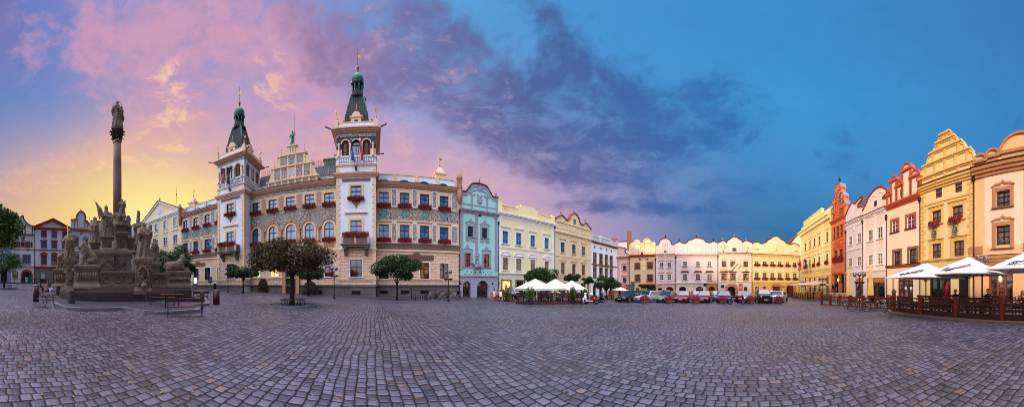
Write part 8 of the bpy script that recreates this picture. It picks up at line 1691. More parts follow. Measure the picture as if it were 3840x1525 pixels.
# ==== cars
M_tyre=mat('tyre_rubber','101012',rough=.85,var=.1);M_rim=mat('alloy_rim','9a9ca2',rough=.3,metal=.8);M_cglass=custom('car_glass',glass_fn('0e1620',.45));M_hl=mat('headlamp_glass','c8ccd0',rough=.15,spec=.9);M_tl=mat('tail_lamp','8a1216',rough=.2);M_plate=mat('number_plate','d4d4cc');M_trim=mat('black_car_trim','0e0e10',rough=.5)
def paint(name,c):return mat(name,c,rough=.28,metal=.25,var=.04,coat=.8)
CARS={}
def carproto(kind):
 L,W,H=dict(hatch=(4.3,1.8,1.48),wagon=(4.7,1.83,1.52),sedan=(4.75,1.84,1.44),suv=(4.5,1.86,1.66),jeep=(4.25,1.82,1.72))[kind]
 hood=dict(hatch=.92,wagon=.94,sedan=.90,suv=1.05,jeep=1.12)[kind];bt=hood+.04
 rear={'hatch':[(.36,H*.97,bt),(.47,bt+.08,bt),(.5,.75,.7)],'wagon':[(.42,H*.97,bt),(.485,bt+.1,bt),(.5,.8,.75)],'sedan':[(.22,H*.96,bt),(.37,bt+.04,bt),(.48,bt-.02,bt-.04),(.5,.75,.7)],'suv':[(.43,H*.98,bt),(.485,bt+.15,bt),(.5,.85,.8)],'jeep':[(.46,H,bt),(.49,bt+.2,bt),(.5,.9,.85)]}[kind]
 nose=[(-.5,.55,.5),(-.485,hood*.74,hood*.70),(-.44,hood*.86,hood*.82)]if kind!='jeep' else[(-.5,.95,.9),(-.49,hood*.93,hood*.9),(-.44,hood*.98,hood*.95)]
 ws=-.10 if kind!='jeep' else-.16
 st=nose+[(-.26,hood+.0,hood-.03),(ws-.13,hood+.03,bt),(ws+.04,H*.985,bt),(.08,H,bt)]+rear
 mb=MB();rows=[]
 for t,zr_,zb_ in st:
  y=t*L;w=W/2*(1-.16*max(0,(abs(t)-.40)/.10)**1.6);cab=zr_>zb_+.1;wr_=w*(.80 if cab else .93)
  half=[(w*.80,.20),(w*.97,.30),(w,.58 if zb_>.6 else zb_*.7),(w*.985,zb_),(wr_,zr_-(.06 if cab else .015)),(wr_*.82,zr_),(0,zr_+.012)]
  ring=[(x,y,z)for x,z in half]+[(-x,y,z)for x,z in half[-2::-1]];rows.append((len(mb.v),ring));mb.v.extend(ring)
 n=13
 for(a,_),(b_,_)in zip(rows,rows[1:]):
  for i in range(n-1):mb.f.append((a+i,b_+i,b_+i+1,a+i+1));mb.m.append(0);mb.sm.append(True)
  mb.f.append((a+n-1,b_+n-1,b_,a));mb.m.append(1);mb.sm.append(False)
 mb.f.append(tuple(rows[0][0]+i for i in range(n)));mb.f.append(tuple(rows[-1][0]+i for i in reversed(range(n))));mb.m+=[0,0];mb.sm+=[False,False]
 P_={}
 P_['body']=mb
 def quad(r0,r1,i0,i1,sh=.012,ins=.10):
  a=[Vector(rows[r0][1][i0]),Vector(rows[r1][1][i0]),Vector(rows[r1][1][i1]),Vector(rows[r0][1][i1])];c=sum(a,Vector())/4;nn=(a[1]-a[0]).cross(a[3]-a[0]).normalized()
  if nn.dot(c-Vector((0,c.y*.6,.7)))<0:nn=-nn
  return[p.lerp(c,ins)+nn*sh for p in a]
 k=len(nose)+1;R_=Vector
 wsb,wst=rows[k][1],rows[k+1][1];g=MB()
 def pane_lr(ra,rb,ia,ib,sh,tz=.06):
  pa=[R_(ra[ia]),R_(ra[12-ia]),R_(rb[12-ib]),R_(rb[ib])];c=sum(pa,Vector())/4;nn=(pa[1]-pa[0]).cross(pa[3]-pa[0]).normalized()
  if nn.y*sh<0:nn=-nn
  return[p.lerp(c,.05)+nn*.035 for p in pa]
 g.face(pane_lr(wsb,wst,4,5,-1));P_['windscreen']=g
 ri=k+3;g=MB();g.face(pane_lr(rows[ri][1],rows[ri+1][1],5,4,1));P_['rear_window']=g
 sides=[]
 for s_ in(0,1):
  i0,i1=(3,4)if s_==0 else(9,8)
  g=MB();g.face(quad(k+1,k+2,i0,i1,.014,.06));g.face(quad(k+2,k+3,i0,i1,.014,.06));q=[Vector(rows[k][1][i0]),Vector(rows[k+1][1][i0]),Vector(rows[k+1][1][i1])];sgn=1 if s_==0 else-1;g.face([p+Vector((sgn*.016,.04,0))for p in q]);sides.append(g)
 P_['sides']=sides;CARS[kind]=(P_,L,W,H,hood);return CARS[kind]
def wheel(e,x,y,r=.33):
 mb=MB();mb.lathe([(r*.62,-.10),(r*.96,-.10),(r,-.07),(r,.07),(r*.96,.10),(r*.62,.10)],20,caps=False);mb.v=[(c,a,b_)for a,b_,c in mb.v];w=mb.ob('wheel',[M_tyre],e,(x,y,r));s=1 if x>0 else-1
 mb=MB();mb.lathe([(r*.66,.07*s),(r*.60,.10*s)],18);[mb.box(-.035,.035,0,r*.6,.095*s if s>0 else-.115,.115 if s>0 else-.095,0,Matrix.Rotation(2*pi*k/5,4,'Z'))for k in range(5)];mb.v=[(c,a,b_)for a,b_,c in mb.v];mb.ob('rim',[M_rim],w)
def car(kind,u,d,yaw,pm,label,sc=1.0):
 P_,L,W,H,hood=CARS.get(kind)or carproto(kind);e=thing('parked_car',label,'car',at(u,d),yaw,'cars parked before the far row of houses');e.scale=(sc,)*3
 P_['body'].ob('body',[pm,M_trim],e);P_['windscreen'].ob('windscreen',[M_cglass],e);P_['rear_window'].ob('rear_window',[M_cglass],e)
 for g in P_['sides']:g.ob('side_window',[M_cglass],e)
 for x in(-W/2+.085,W/2-.085):
  for y in(-L*.315,L*.30):
   wheel(e,x,y,.33 if kind not in('suv','jeep')else .36);s=1 if x>0 else-1
   mb=MB();k0=[(y+.40*cos(pi*i/10),.33+.40*sin(pi*i/10))for i in range(11)];mb.face([(s*(W/2+.004),a,z)for a,z in k0]);mb.ob('wheel_arch',[M_trim],e)
 j=kind=='jeep';zf=hood*.72 if not j else .90
 for s in(-1,1):
  mb=MB()
  if j:mb.lathe([(.11,0),(.10,.05),(.03,.06)],14);mb.v=[(a,-c,b_)for a,b_,c in mb.v]
  else:mb.box(-.20,.20,-.03,.12,-.055,.055)
  mb.ob('headlight',[M_hl],e,(s*(W/2-.32),-L/2-(.01 if j else-.03),zf));mb=MB();mb.box(-.17,.17,-.08,.02,-.07,.07);mb.ob('tail_light',[M_tl],e,(s*(W/2-.27),L/2-.0,hood*.86))
  mb=MB();mb.box(-.10,.10,-.04,.04,-.06,.06);mb.ob('mirror',[pm],e,(s*(W/2+.06),-L*.13,hood+.12))
 mb=MB();mb.box(-.42 if not j else-.55,.42 if not j else .55,-.02,.08,-.09,.09);[mb.box(-.40+.1*k,-.37+.1*k,-.035,0,-.08,.08)for k in range(9)];mb.ob('grille',[M_trim],e,(0,-L/2-.005,zf-.12 if not j else zf));mb=MB();mb.box(-W*.36,W*.36,-.03,.05,-.07,.07);mb.ob('lower_intake',[M_trim],e,(0,-L/2-.01,.33))
 for y,q in((-L/2-.045,-1),(L/2+.02,1)):mb=MB();mb.box(-.26,.26,-.01,.01,-.055,.055);mb.ob('number_plate',[M_plate],e,(0,y,.50 if q<0 else .68))
 return e
yb=-th(2790)
for kd,u,d,yw,pn,pc,lab,s_ in(('wagon',2369,30.5,yb-.22,'paint_navy','12161f','dark navy estate car at the left end of the parked row',1.0),('wagon',2429,31,yb-.12,'paint_white','cfcfd2','white estate car behind the first flower tub',1.0),('suv',2478,37,yb-.1,'paint_anthracite','1c1e24','anthracite car parked in the second row behind the white estate',.98),('sedan',2505,31.2,yb-.08,'paint_silver','8a8886','silver saloon behind the second flower tub',1.0),('hatch',2545,39,yb,'paint_pearl','b8c0cc','pale car in the second row between the silver and the first red car',1.0),('hatch',2568,31,yb,'paint_red','a01420','bright red hatchback with black grille',1.02),('hatch',2612,38.5,yb,'paint_grey','5c646c','grey car in the second row between the two red cars',1.0),('wagon',2645,31,yb-.02,'paint_deep_red','7a1218','deep red car with slanting headlights',1.0),('hatch',2675,37.5,yb,'paint_steel','6c7c90','steel blue car in the second row behind the deep red car',1.02),('sedan',2717,31.3,yb+.05,'paint_blue','27405c','blue car behind the flower tub left of the motorcycle',1.03),('sedan',2789,31.5,yb+.05,'paint_ice','b4c4d4','pale ice blue car behind the motorcycle',1.03),('jeep',2861,30.2,yb+.1,'paint_black','0c0d10','black square off-road car with round headlights',1.0),('suv',2884,38,yb+.1,'paint_slate','20242c','dark car hidden behind the black off-road car',1.0),('sedan',2919,31.8,yb+pi-.35,'paint_white','cfcfd2','white saloon seen from behind at the right end of the row',1.06)):
 car(kd,u,d,yw,paint(pn,pc),lab,s_)
# flower tubs
tub=None
for i,(u,lab)in enumerate(((2418,'flower tub in front of the white estate car'),(2510,'flower tub in front of the silver saloon'),(2608,'flower tub between the two red cars'),(2710,'flower tub left of the red motorcycle'),(2813,'flower tub right of the red motorcycle'),(2920,'flower tub in front of the white saloon'))):
 p=at(u,27.6)
 if tub is None:
  tub=thing('flower_tub',lab,'planter',p,0,'wooden flower tubs before the parked cars');mb=MB();mb.lathe([(.42,0),(.50,.50)],8,sm=False);[mb.lathe([(r_,z),(r_,z+.05)],8,sm=False)for r_,z in((.455,.1),(.50,.42))];mb.ob('tub',[mat('weathered_tub_wood','7c5a40',rough=.8,var=.35,vs=5)],tub)
  rd=random.Random(8);a_,c_=MB(),MB();leaf_cloud(a_,0,0,.72,.4,.4,.3,420,.06,rd,shell=.1);leaf_cloud(c_,0,0,.62,.62,.62,.26,1500,.045,rd,shell=.6);a_.ob('foliage',[M_leafd],tub);c_.ob('blossom',[M_petm],tub)
 else:dup(tub,p,i*.7,lab)
# motorcycle and scooters
def twowheel(name,label,p,rz,body,kind,sc=1.0):
 e=thing(name,label,'motorcycle' if kind=='moto' else 'scooter',p,rz);e.scale=(sc,)*3;r=.31 if kind=='moto' else .23;wb=.72 if kind=='moto' else .62
 for x in(-wb,wb):
  mb=MB();mb.tube([(r*.86*cos(2*pi*i/20),0,r*.86*sin(2*pi*i/20))for i in range(20)],.062,6,closed=True);w=mb.ob('wheel',[M_tyre],e,(x,0,r));mb=MB();mb.tube([(r*.62*cos(2*pi*i/16),0,r*.62*sin(2*pi*i/16))for i in range(16)],.02,5,closed=True);[mb.tube([(0,0,0),(r*.62*cos(2*pi*i/5),0,r*.62*sin(2*pi*i/5))],.018,5)for i in range(5)];mb.ob('rim',[M_rim],w)
 if kind=='moto':
  mb=MB();limb(mb,[(.55,0,.78),(.2,0,.88),(-.05,0,.82)],[.13,.17,.13]);limb(mb,[(.62,0,.85),(.75,0,.72),(.55,0,.50),(.25,0,.34)],[.12,.11,.13,.11]);limb(mb,[(-.35,0,.82),(-.75,0,.92)],[.09,.05]);mb.ob('fairing',[body],e)
  mb=MB();limb(mb,[(-.1,0,.45),(.2,0,.45),(.05,0,.65)],[.19,.18,.16]);mb.tube([(.35,.12,.3),(-.3,.14,.28),(-.6,.16,.42)],.05,7);mb.ob('engine',[M_iron],e);mb=MB();limb(mb,[(-.05,0,.80),(-.38,0,.82)],[.10,.09]);mb.ob('saddle',[M_black],e)
  mb=MB();[mb.tube([(.72,q,.31),(.55,q,.85)],.025,6)for q in(-.09,.09)];mb.tube([(.5,-.32,.95),(.55,0,.90),(.5,.32,.95)],.018,6);mb.tube([(-.72,.1,.31),(-.2,.1,.45)],.03,6);mb.ob('fork_and_handlebar',[M_iron],e);mb=MB();mb.prism([(.62,.92),(.78,.82),(.60,1.08),(.5,1.08)],-.12,.12);mb.ob('windshield',[M_cglass],e)
 else:
  mb=MB();limb(mb,[(-.62,0,.42),(-.40,0,.48),(-.2,0,.40)],[.19,.20,.13]);mb.ob('rear_body',[body],e);mb=MB();mb.box(-.25,.32,-.14,.14,.26,.31);limb(mb,[(.36,0,.32),(.45,0,.62),(.42,0,.80)],[.12,.14,.09]);limb(mb,[(.62,0,.30),(.62,0,.46),(.50,0,.50)],[.08,.10,.07]);mb.ball((.42,0,.92),.12,10);mb.ob('front_shield',[M_whitet if kind=='vespa' else M_black],e)
  mb=MB();limb(mb,[(-.15,0,.66),(-.6,0,.68)],[.09,.10]);mb.ob('saddle',[M_black],e);mb=MB();mb.tube([(.38,-.3,.95),(.42,0,.92),(.38,.3,.95)],.018,6);mb.tube([(.38,.25,.95),(.36,.3,1.1)],.01,5);mb.ob('handlebar',[M_grey_metal],e)
  if kind!='vespa':mb=MB();mb.ball((-.72,0,.90),.2,10,sz=.75);mb.ob('top_box',[M_whitet],e)
twowheel('motorcycle','red and black sports motorcycle between two flower tubs',at(2762,26.5),-th(2762)+.05,paint('paint_moto_red','a81018'),'moto',1.05)
twowheel('scooter','white and red motor scooter at the right end of the parasol terrace',G(2212,1140),-th(2212)+pi+.35,paint('paint_scooter_red','b01018'),'vespa',1.2);twowheel('scooter','black scooter with a white top box behind the red one',at(2240,27.5),-th(2240)+.5,M_black,'dark',1.15)
# bicycles
def bicycle(p,rz,col,label,lean=.06,basket=False,fend=False):
 e=thing('bicycle',label,'bicycle',p,rz,'parked bicycles');e.rotation_euler[0]=lean;fm=mat('bike_'+col,col,rough=.35,metal=.3,var=.05)
 for x in(-.52,.52):
  mb=MB();mb.tube([(.32*cos(2*pi*i/24),0,.32*sin(2*pi*i/24))for i in range(24)],.019,6,closed=True);w=mb.ob('wheel',[M_tyre],e,(x,0,.335));mb=MB();mb.tube([(.295*cos(2*pi*i/20),0,.295*sin(2*pi*i/20))for i in range(20)],.009,4,closed=True);[mb.tube([(0,.02,0),(.295*cos(2*pi*i/14),0,.295*sin(2*pi*i/14))],.0025,3)for i in range(14)];mb.ob('rim',[M_grey_metal],w)
 mb=MB();[mb.tube(q,.017,6)for q in([(-.08,0,.29),(-.2,0,.80)],[(-.08,0,.29),(.36,0,.74)],[(-.18,0,.73),(.35,0,.80)],[(.33,0,.86),(.40,0,.62),(.52,0,.335)])];[mb.tube(q,.010,5)for s in(-.04,.04)for q in([(-.52,s,.335),(-.08,s*.3,.29)],[(-.52,s,.335),(-.18,s*.3,.72)])];mb.lathe([(.09,-.01),(.09,.01)],12,(0,0,0))if False else None;mb.ob('frame',[fm],e)
 mb=MB();limb(mb,[(-.30,0,.90),(-.12,0,.90)],[.055,.03],7);mb.tube([(-.2,0,.80),(-.22,0,.89)],.014,5);mb.ob('saddle',[M_black],e);mb=MB();mb.tube([(.22,-.28,.98),(.36,-.16,.99),(.36,.16,.99),(.22,.28,.98)],.013,5);mb.tube([(.33,0,.86),(.36,0,.99)],.014,5);mb.ob('handlebar',[M_iron],e)
 mb=MB();mb.lathe([(.085,-.008),(.085,.008)],12);mb.v=[(a-.08,c+.03,b_+.29)for a,b_,c in mb.v];[mb.tube([(-.08,s*.06,.29),(-.08+s*.10,s*.08,.29-s*.12),(-.08+s*.10,s*.16,.29-s*.12)],.009,4)for s in(-1,1)];mb.ob('crankset',[M_grey_metal],e)
 if basket:mb=MB();mb.lathe([(.13,.74),(.17,.96)],10,(-.58,0,0),caps=False);mb.box(-.72,-.42,-.08,.08,.70,.72);mb.ob('basket',[M_black],e)
for u,n,c,rz_,lab,bk in((1558,2.4,'6a8a30',1.4,'green bicycle alone at the left end of the rack',0),(1597,2.5,'20242c',1.2,'black bicycle second from the left at the rack',0),(1611,2.6,'b0b4b8',1.0,'silver bicycle leaning with its wheel turned at the rack',0),(1636,2.9,'2a3a6a',.15,'dark blue bicycle behind the small litter post',0),(1660,2.8,'b8c030',.5,'yellow green bicycle beside the lamp post',0),(1678,2.4,'303438',.6,'dark bicycle directly behind the lamp post',0),(1702,2.6,'a8a8ac',.25,'white bicycle right of the lamp post',0),(1733,2.6,'1c1e26',.2,'dark bicycle with a rear basket before the turquoise house',1)):
 a=th(u);S_=tan(a-T.t0);nn=24.2+(n-2.5)*.8;q=T.p*nn+T.s*(nn*S_);bicycle((q.x,q.y,gz(q.x,q.y)+.12),T.rz+rz_+(0 if u!=1636 else .2),c,lab,.05,bk)
e=thing('bicycle_rack','black metal bicycle rack by the plinth of the town hall','bicycle rack',V3(*(T.p*25.3+T.s*(25.3*tan(th(1575)-T.t0)))),T.rz);e.location.z=gz(e.location.x,e.location.y)+.12;mb=MB();[mb.tube([(x,0,0),(x,0,1.15 if x<-.9 else .45),(x+.04,0,1.15 if x<-.9 else .45),(x+.04,0,0)],.02,5)for x in[-1+.25*k for k in range(13)]];mb.tube([(-1,0,.98),(2,0,.98)],.018,5);mb.tube([(-1,0,.4),(2,0,.4)],.018,5);mb.ob('rails',[M_iron],e)
p=G(1635,1132);p.z+=.12;mb=MB();mb.lathe([(.03,0),(.03,.3),(.14,.3),(.15,.85),(.12,.9),(.02,.92)],12);tag(mb.ob('litter_post',[M_slat],None,p),'small dark red litter post in front of the bicycles','litter bin')
for k,(u,v,rz_,c,lab,d_)in enumerate(((3190,1160,-.95,'20303c','dark bicycle farthest left against the brown terrace rail',18.6),(3222,1168,-.05,'a01c1c','red bicycle nearest the camera at the brown rail',16.6),(3256,1163,.1,'28282c','black city bicycle crossing behind the red one',17.4),(3300,1160,.25,'b0b0b4','silver bicycle with a black bag right of the red one',17.0),(3338,1176,-.9,'18181a','black bicycle at the corner of the near terrace',15.4))):bicycle(at(u,d_),-th(u)+rz_*.8,c,lab,.08,k==3)
# ==== parasols
M_cv=mat('cream_canvas','dcdcc4',rough=.9,var=.05);M_cw=mat('white_canvas','e2dcdc',rough=.9,var=.05);M_cb=mat('beige_canvas','d4b494',rough=.9,var=.06);M_cy=mat('yellow_canvas','dcc07c',rough=.9,var=.1,vs=3);M_print=mat('dark_print','3a2a34',rough=.9)
def parasol(u,d,zp,ze,half,label,cm,rz,val=.22,group='open parasols over the terraces',prnt=False,pm=None):
 p=at(u,d);e=thing('parasol',label,'parasol',p,rz,group);zp-=p.z;ze-=p.z;mb=MB();n=8;c=[(half,half),(0,half),(-half,half),(-half,0),(-half,-half),(0,-half),(half,-half),(half,0)]
 top=(0,0,zp);m2=[(x*.5,y*.5,ze+(zp-ze)*.47)for x,y in c];lo=[(x,y,ze-(.03 if x and y else 0))for x,y in c]
 for i in range(n):
  j=(i+1)%n;mb.face([top,m2[j],m2[i]],0,True);mb.face([m2[i],m2[j],lo[j],lo[i]],0,True)
  if val:mb.face([lo[i],lo[j],(lo[j][0]*1.0,lo[j][1]*1.0,lo[j][2]-val),(lo[i][0],lo[i][1],lo[i][2]-val)])
 mb.ob('canopy',[cm],e);mb=MB();mb.tube([(0,0,0),(0,0,zp-.05)],.035,8);mb.lathe([(.06,zp-.02),(.03,zp+.06)],8);mb.ob('pole',[pm or M_slat2],e)
 for x,y in c:mb=MB();mb.tube([(0,0,zp-.12),(x*.97,y*.97,ze-.05)],.015,4);mb.tube([(0,0,ze-.25),(x*.5,y*.5,ze+(zp-ze)*.45-.05)],.012,4);mb.ob('rib',[pm or M_slat2],e)
 mb=MB();mb.box(-.35,.35,-.35,.35,0,.08);mb.ob('foot',[M_iron],e)
 if prnt:
  rd=random.Random(u);mb=MB()
  for side in(0,1):
   def S(a,t):x,y=a*half*(1-t),-half*(1-t);z=ze+(zp-ze)*(t*(.94 if t<.5 else 1))+.012;return(x,y-.012,z)if side==0 else(-(y),x,z)if False else((y-.012,-x,z))
   for k in range(9):a0,t0=rd.uniform(-.5,.1),rd.uniform(.12,.3);mb.tube([S(a0+i*.09+rd.uniform(-.02,.02),t0+i*.035+rd.uniform(-.015,.015))for i in range(8)],.007,3)
   for k in range(14):a0,t0=rd.uniform(-.6,-.2),rd.uniform(.1,.3);mb.tube([S(a0+.07*cos(i*.9),t0+.05*sin(i*.9))for i in range(6)],.009,3)
   mb.face([S(.35,.38),S(.52,.46),S(.50,.50),S(.33,.42)])
  mb.ob('print',[M_print],e)
 return e
def pp(u,vpk,ved,d,half,*a,**k):return parasol(u,d,EYE+(VH-vpk)*d/FL,EYE+(VH-ved)*d/FL,half,*a,**k)
rT=T.rz+.35
pp(2007,1044,1080,24.5,1.62,'nearest cream parasol at the left of the terrace before the cream house',M_cv,-th(2007)+.55);pp(2082,1045,1079,27,1.5,'middle cream parasol of the terrace before the cream house',M_cv,-th(2082)+.6);pp(2144,1050,1083,27.5,1.35,'rightmost cream parasol of the three before the beige house',M_cv,-th(2144)+.6)
pp(3472,985,1040,14.0,1.75,'white parasol with dark line print farthest left on the near terrace',M_cw,RR.rz+.12,val=.05,prnt=True);pp(3634,962,1028,12.9,1.78,'white parasol with dark line print in the middle of the near terrace',M_cw,RR.rz+.12,val=.05,prnt=True);pp(3880,930,1012,12.0,1.95,'white parasol cut by the right edge',M_cw,RR.rz+.12,val=.05,prnt=True)
pp(3060,1051,1067,38,2.0,'nearest beige parasol on the far terrace by the bank',M_cb,RR.rz,val=.12);pp(3030,1056,1068,43,2.0,'middle beige parasol on the far terrace by the bank',M_cb,RR.rz,val=.12);pp(3005,1058,1069,48,2.0,'farthest beige parasol near the yellow house gate',M_cb,RR.rz,val=.12);pp(2328,1076,1088,40,1.4,'small white parasol in front of the narrow pink house',M_cv,-th(2328),val=.1)
for u,vt,vb,d,w_,lab in((3183,1006,1106,22,.26,'closed yellow parasol left of the triple lamp'),(3265,990,1108,19,.27,'closed yellow parasol right of the triple lamp')):
 p=at(u,d);e=thing('closed_parasol',lab,'parasol',p,0,'folded yellow parasols');z0,z1=EYE+(VH-vb)*d/FL-p.z,EYE+(VH-vt)*d/FL-p.z;mb=MB();n=16
 pr=[(.03,z1),(.09,z1-.15),(w_*.72,z0+(z1-z0)*.62),(w_*.55,z0+(z1-z0)*.55),(w_*.85,z0+(z1-z0)*.35),(w_,z0+.1),(w_*.8,z0)]
 for r_,z in pr:
  for i in range(n):a0=2*pi*i/n;q=r_*(1 if i%2 else .68);mb.v.append((q*cos(a0),q*sin(a0),z))
 for j in range(len(pr)-1):
  for i in range(n):i2=(i+1)%n;mb.f.append((j*n+i,j*n+i2,(j+1)*n+i2,(j+1)*n+i));mb.m.append(0);mb.sm.append(False)
 mb.ob('folded_canopy',[M_cy],e);mb=MB();mb.tube([(0,0,0),(0,0,z1)],.03,6);mb.ob('pole',[M_slat2],e);mb=MB();mb.box(-.3,.3,-.3,.3,0,.07);mb.ob('foot',[M_iron],e)
# ==== terraces
def onrow(row,s,n,z=0.0):q=row.p*n+row.s*s;return V3(q.x,q.y,gz(q.x,q.y)+z)
def local(ua,da,ub,db):a,b_=at(ua,da),at(ub,db);return a,b_,atan2((b_-a).y,(b_-a).x),(b_-a).to_2d().length
def rail(name,label,ua,da,ub,db,posts,ph,rails,pw,m,base=.0,group=None,lantern=(),rm=None):
 a,b_,an,L=local(ua,da,ub,db);e=thing(name,label,'fence',a,an,group);sl_=(b_.z-a.z)/L;Z=lambda x:x*sl_
 if base:mb=MB();k=len(mb.v);[mb.v.append(q)for q in((-.1,-.25,-.1),(L+.1,-.25,Z(L)-.1),(L+.1,.3,Z(L)-.1),(-.1,.3,-.1),(-.1,-.25,base),(L+.1,-.25,Z(L)+base),(L+.1,.3,Z(L)+base),(-.1,.3,base))];mb.f+=[(4,5,6,7),(0,1,5,4),(1,2,6,5),(2,3,7,6),(3,0,4,7)];mb.m+=[0]*5;mb.sm+=[False]*5;mb.ob('plinth_board',[mat('grey_deck_board','7a6660',rough=.7,var=.2,vs=3)],e)
 for i in range(posts):
  x=L*i/(posts-1);mb=MB();mb.box(-pw,pw,-pw,pw,base,base+ph);mb.box(-pw*1.25,pw*1.25,-pw*1.25,pw*1.25,base+ph,base+ph+.05)
  o=mb.ob('post',[m],e,(x,0,Z(x)))
  if i in lantern:mb=MB();mb.box(-pw,pw,-pw,pw,0,.05,0);[mb.box(qx-.015,qx+.015,qy-.015,qy+.015,.05,.26,0)for qx in(-pw*.9,pw*.9)for qy in(-pw*.9,pw*.9)];mb.box(-pw*.8,pw*.8,-pw*.8,pw*.8,.05,.25,1);mb.lathe([(pw*1.7,.26),(pw*1.1,.33),(.03,.46)],4,sq=True,sm=False);mb.ob('lantern',[M_slat2,mat('lantern_glass','8a6a60',rough=.3)],o,(0,0,base+ph+.05))
 for z,h in rails:
  for i in range(posts-1):
   x0,x1=L*i/(posts-1)+pw,L*(i+1)/(posts-1)-pw;mb=MB();k=0
   mb.v+=[(x0,-.025,Z(x0)+base+z),(x1,-.025,Z(x1)+base+z),(x1,.025,Z(x1)+base+z),(x0,.025,Z(x0)+base+z),(x0,-.025,Z(x0)+base+z+h),(x1,-.025,Z(x1)+base+z+h),(x1,.025,Z(x1)+base+z+h),(x0,.025,Z(x0)+base+z+h)];mb.f+=[(0,3,2,1),(4,5,6,7),(0,1,5,4),(1,2,6,5),(2,3,7,6),(3,0,4,7)];mb.m+=[0]*6;mb.sm+=[False]*6;mb.ob('rail',[rm or m],e)
 return e
M_fr=mat('red_brown_fence','6e2a20',rough=.45,var=.25,vs=4);M_frd=mat('dark_fence_rail','3a2220',rough=.45,var=.25,vs=4)
rail('terrace_fence','near dark red terrace fence with four rails and lantern topped posts',3352,15.4,4213,9.28,6,.98,((.02,.26),(.36,.13),(.62,.13),(.88,.06)),.095,M_fr,.10,lantern=(0,3),rm=M_frd)
rail('terrace_fence','short side of the near terrace fence running back to the red gabled house',3352,15.4,3330,19.0,3,.98,((.02,.2),(.3,.10),(.62,.10)),.085,M_fr,.10,rm=M_frd)
rail('terrace_fence','brown rail fence round the middle terrace behind the bicycles',3082,24.2,3345,17.0,7,.95,((.72,.16),(.0,.10)),.10,M_fr,.08)
rail('terrace_fence','far low fence of orange panels and black posts by the bank',3050,35.5,2974,47,10,1.0,((.18,.62),),.07,M_black,.22,rm=M_wood);rail('terrace_fence','orange panelled end of the far terrace fence beside the lamp post',3050,35.5,3082,35.5,2,1.0,((.18,.62),),.07,M_black,.22,rm=M_wood)
a,b_,an,L=local(3300,17.6,3090,26);mb=MB();c1,c2=at(3330,19.0),at(3120,29);mb.face([(q.x,q.y,gz(q.x,q.y)+.03)for q in(at(3340,16.9),a,b_,c2,c1)]);o=mb.ob('green_carpet',[mat('green_carpet','3a7a50',rough=.95)]);o['kind']='structure'
# furniture
def picnic(p,rz,label,lb,m=None):
 m=m or M_slat;e=thing('terrace_table',label,'table',p,rz,'wooden terrace tables');mb=MB();[mb.box(-.8,.8,-.36+.15*k,-.23+.15*k,.72,.76)for k in range(5)];mb.ob('tabletop',[m],e)
 for x in(-.6,.6):mb=MB();mb.box(x-.04,x+.04,-.3,-.22,0,.72);mb.box(x-.04,x+.04,.22,.3,0,.72);mb.ob('leg',[m],e)
 out_=[]
 for s,l_ in((-1,lb[0]),(1,lb[1])):
  if not l_:continue
  q=p+Matrix.Rotation(rz,3,'Z')@V3(0,s*.72,0);f=thing('terrace_bench',l_,'bench',q,rz+(0 if s>0 else pi),'wooden terrace benches');mb=MB();mb.box(-.8,.8,-.2,.2,.42,.46);mb.ob('seat',[m],f);mb=MB();Mx=Matrix.Translation((0,.22,.45))@Matrix.Rotation(-.18,4,'X');mb.box(-.8,.8,0,.03,.12,.26,0,Mx);mb.box(-.8,.8,0,.03,.32,.50,0,Mx);mb.ob('backrest',[m],f)
  for x in(-.66,.66):mb=MB();mb.box(x-.04,x+.04,-.2,-.12,0,.42);mb.box(x-.04,x+.04,.1,.2,0,.46);mb.box(x-.05,x+.05,.2,.28,.1,.95,0,Matrix.Translation((0,.04,0))@Matrix.Rotation(-.12,4,'X'));mb.box(x-.045,x+.045,-.35,.35,0,.06);mb.ob('leg',[m],f)
  out_.append(f)
 return e
def chair(p,rz,label,m=None,wick=False):
 m=m or M_wood;e=thing('terrace_chair',label,'chair',p,rz,'chairs on the terraces');mb=MB();mb.box(-.2,.2,-.2,.2,.42,.46);mb.ob('seat',[m],e);mb=MB();[mb.box(-.2,.2,.19,.215,z,z+.07)for z in(.56,.70,.84)];mb.ob('backrest',[m],e)
 for x in(-.18,.18):
  for y in(-.17,.2):mb=MB();mb.box(x-.018,x+.018,y-.018,y+.018,0,.42 if y<0 else .93);mb.ob('leg',[m],e)
 return e
DK=.12
tz=lambda u,d,z=.22:V3(at(u,d).x,at(u,d).y,at(u,d).z+z)
# deck under the cream parasols
pl=[at(1975,22.3),at(2200,25.2),at(2215,30),at(1905,27.5),at(1888,25.5)];mb=MB();n=len(pl);h0=.24
mb.face([(p.x,p.y,gz(p.x,p.y)+h0)for p in pl]);[mb.face([(a.x,a.y,gz(a.x,a.y)-.1),(a.x,a.y,gz(a.x,a.y)+h0),(b_.x,b_.y,gz(b_.x,b_.y)+h0),(b_.x,b_.y,gz(b_.x,b_.y)-.1)])for a,b_ in zip(pl,pl[1:]+pl[:1])]
tag(mb.ob('terrace_deck',[M_slat]),'dark wooden deck under the three cream parasols','deck')
rT2=-th(2080)+.12
for u,d,la,lb_,lc in((2045,24.3,'dark table under the first cream parasol','bench with its back to the square under the first cream parasol','bench on the house side under the first cream parasol'),(2115,25.4,'dark table between the second and third cream parasols','bench with its back to the square between two cream parasols','bench on the house side below the middle cream parasol'),(2170,26.2,'dark table at the right end of the parasol deck','bench with its back to the square nearest the scooters','bench on the house side at the right end of the deck'),(1965,25.0,'dark table at the left end of the parasol deck','dark bench at the left front of the parasol deck','')):
 picnic(tz(u,d),rT2,la,(lb_,lc))
ppl='guests at the cafe terraces'
fr=lambda u:-th(u)
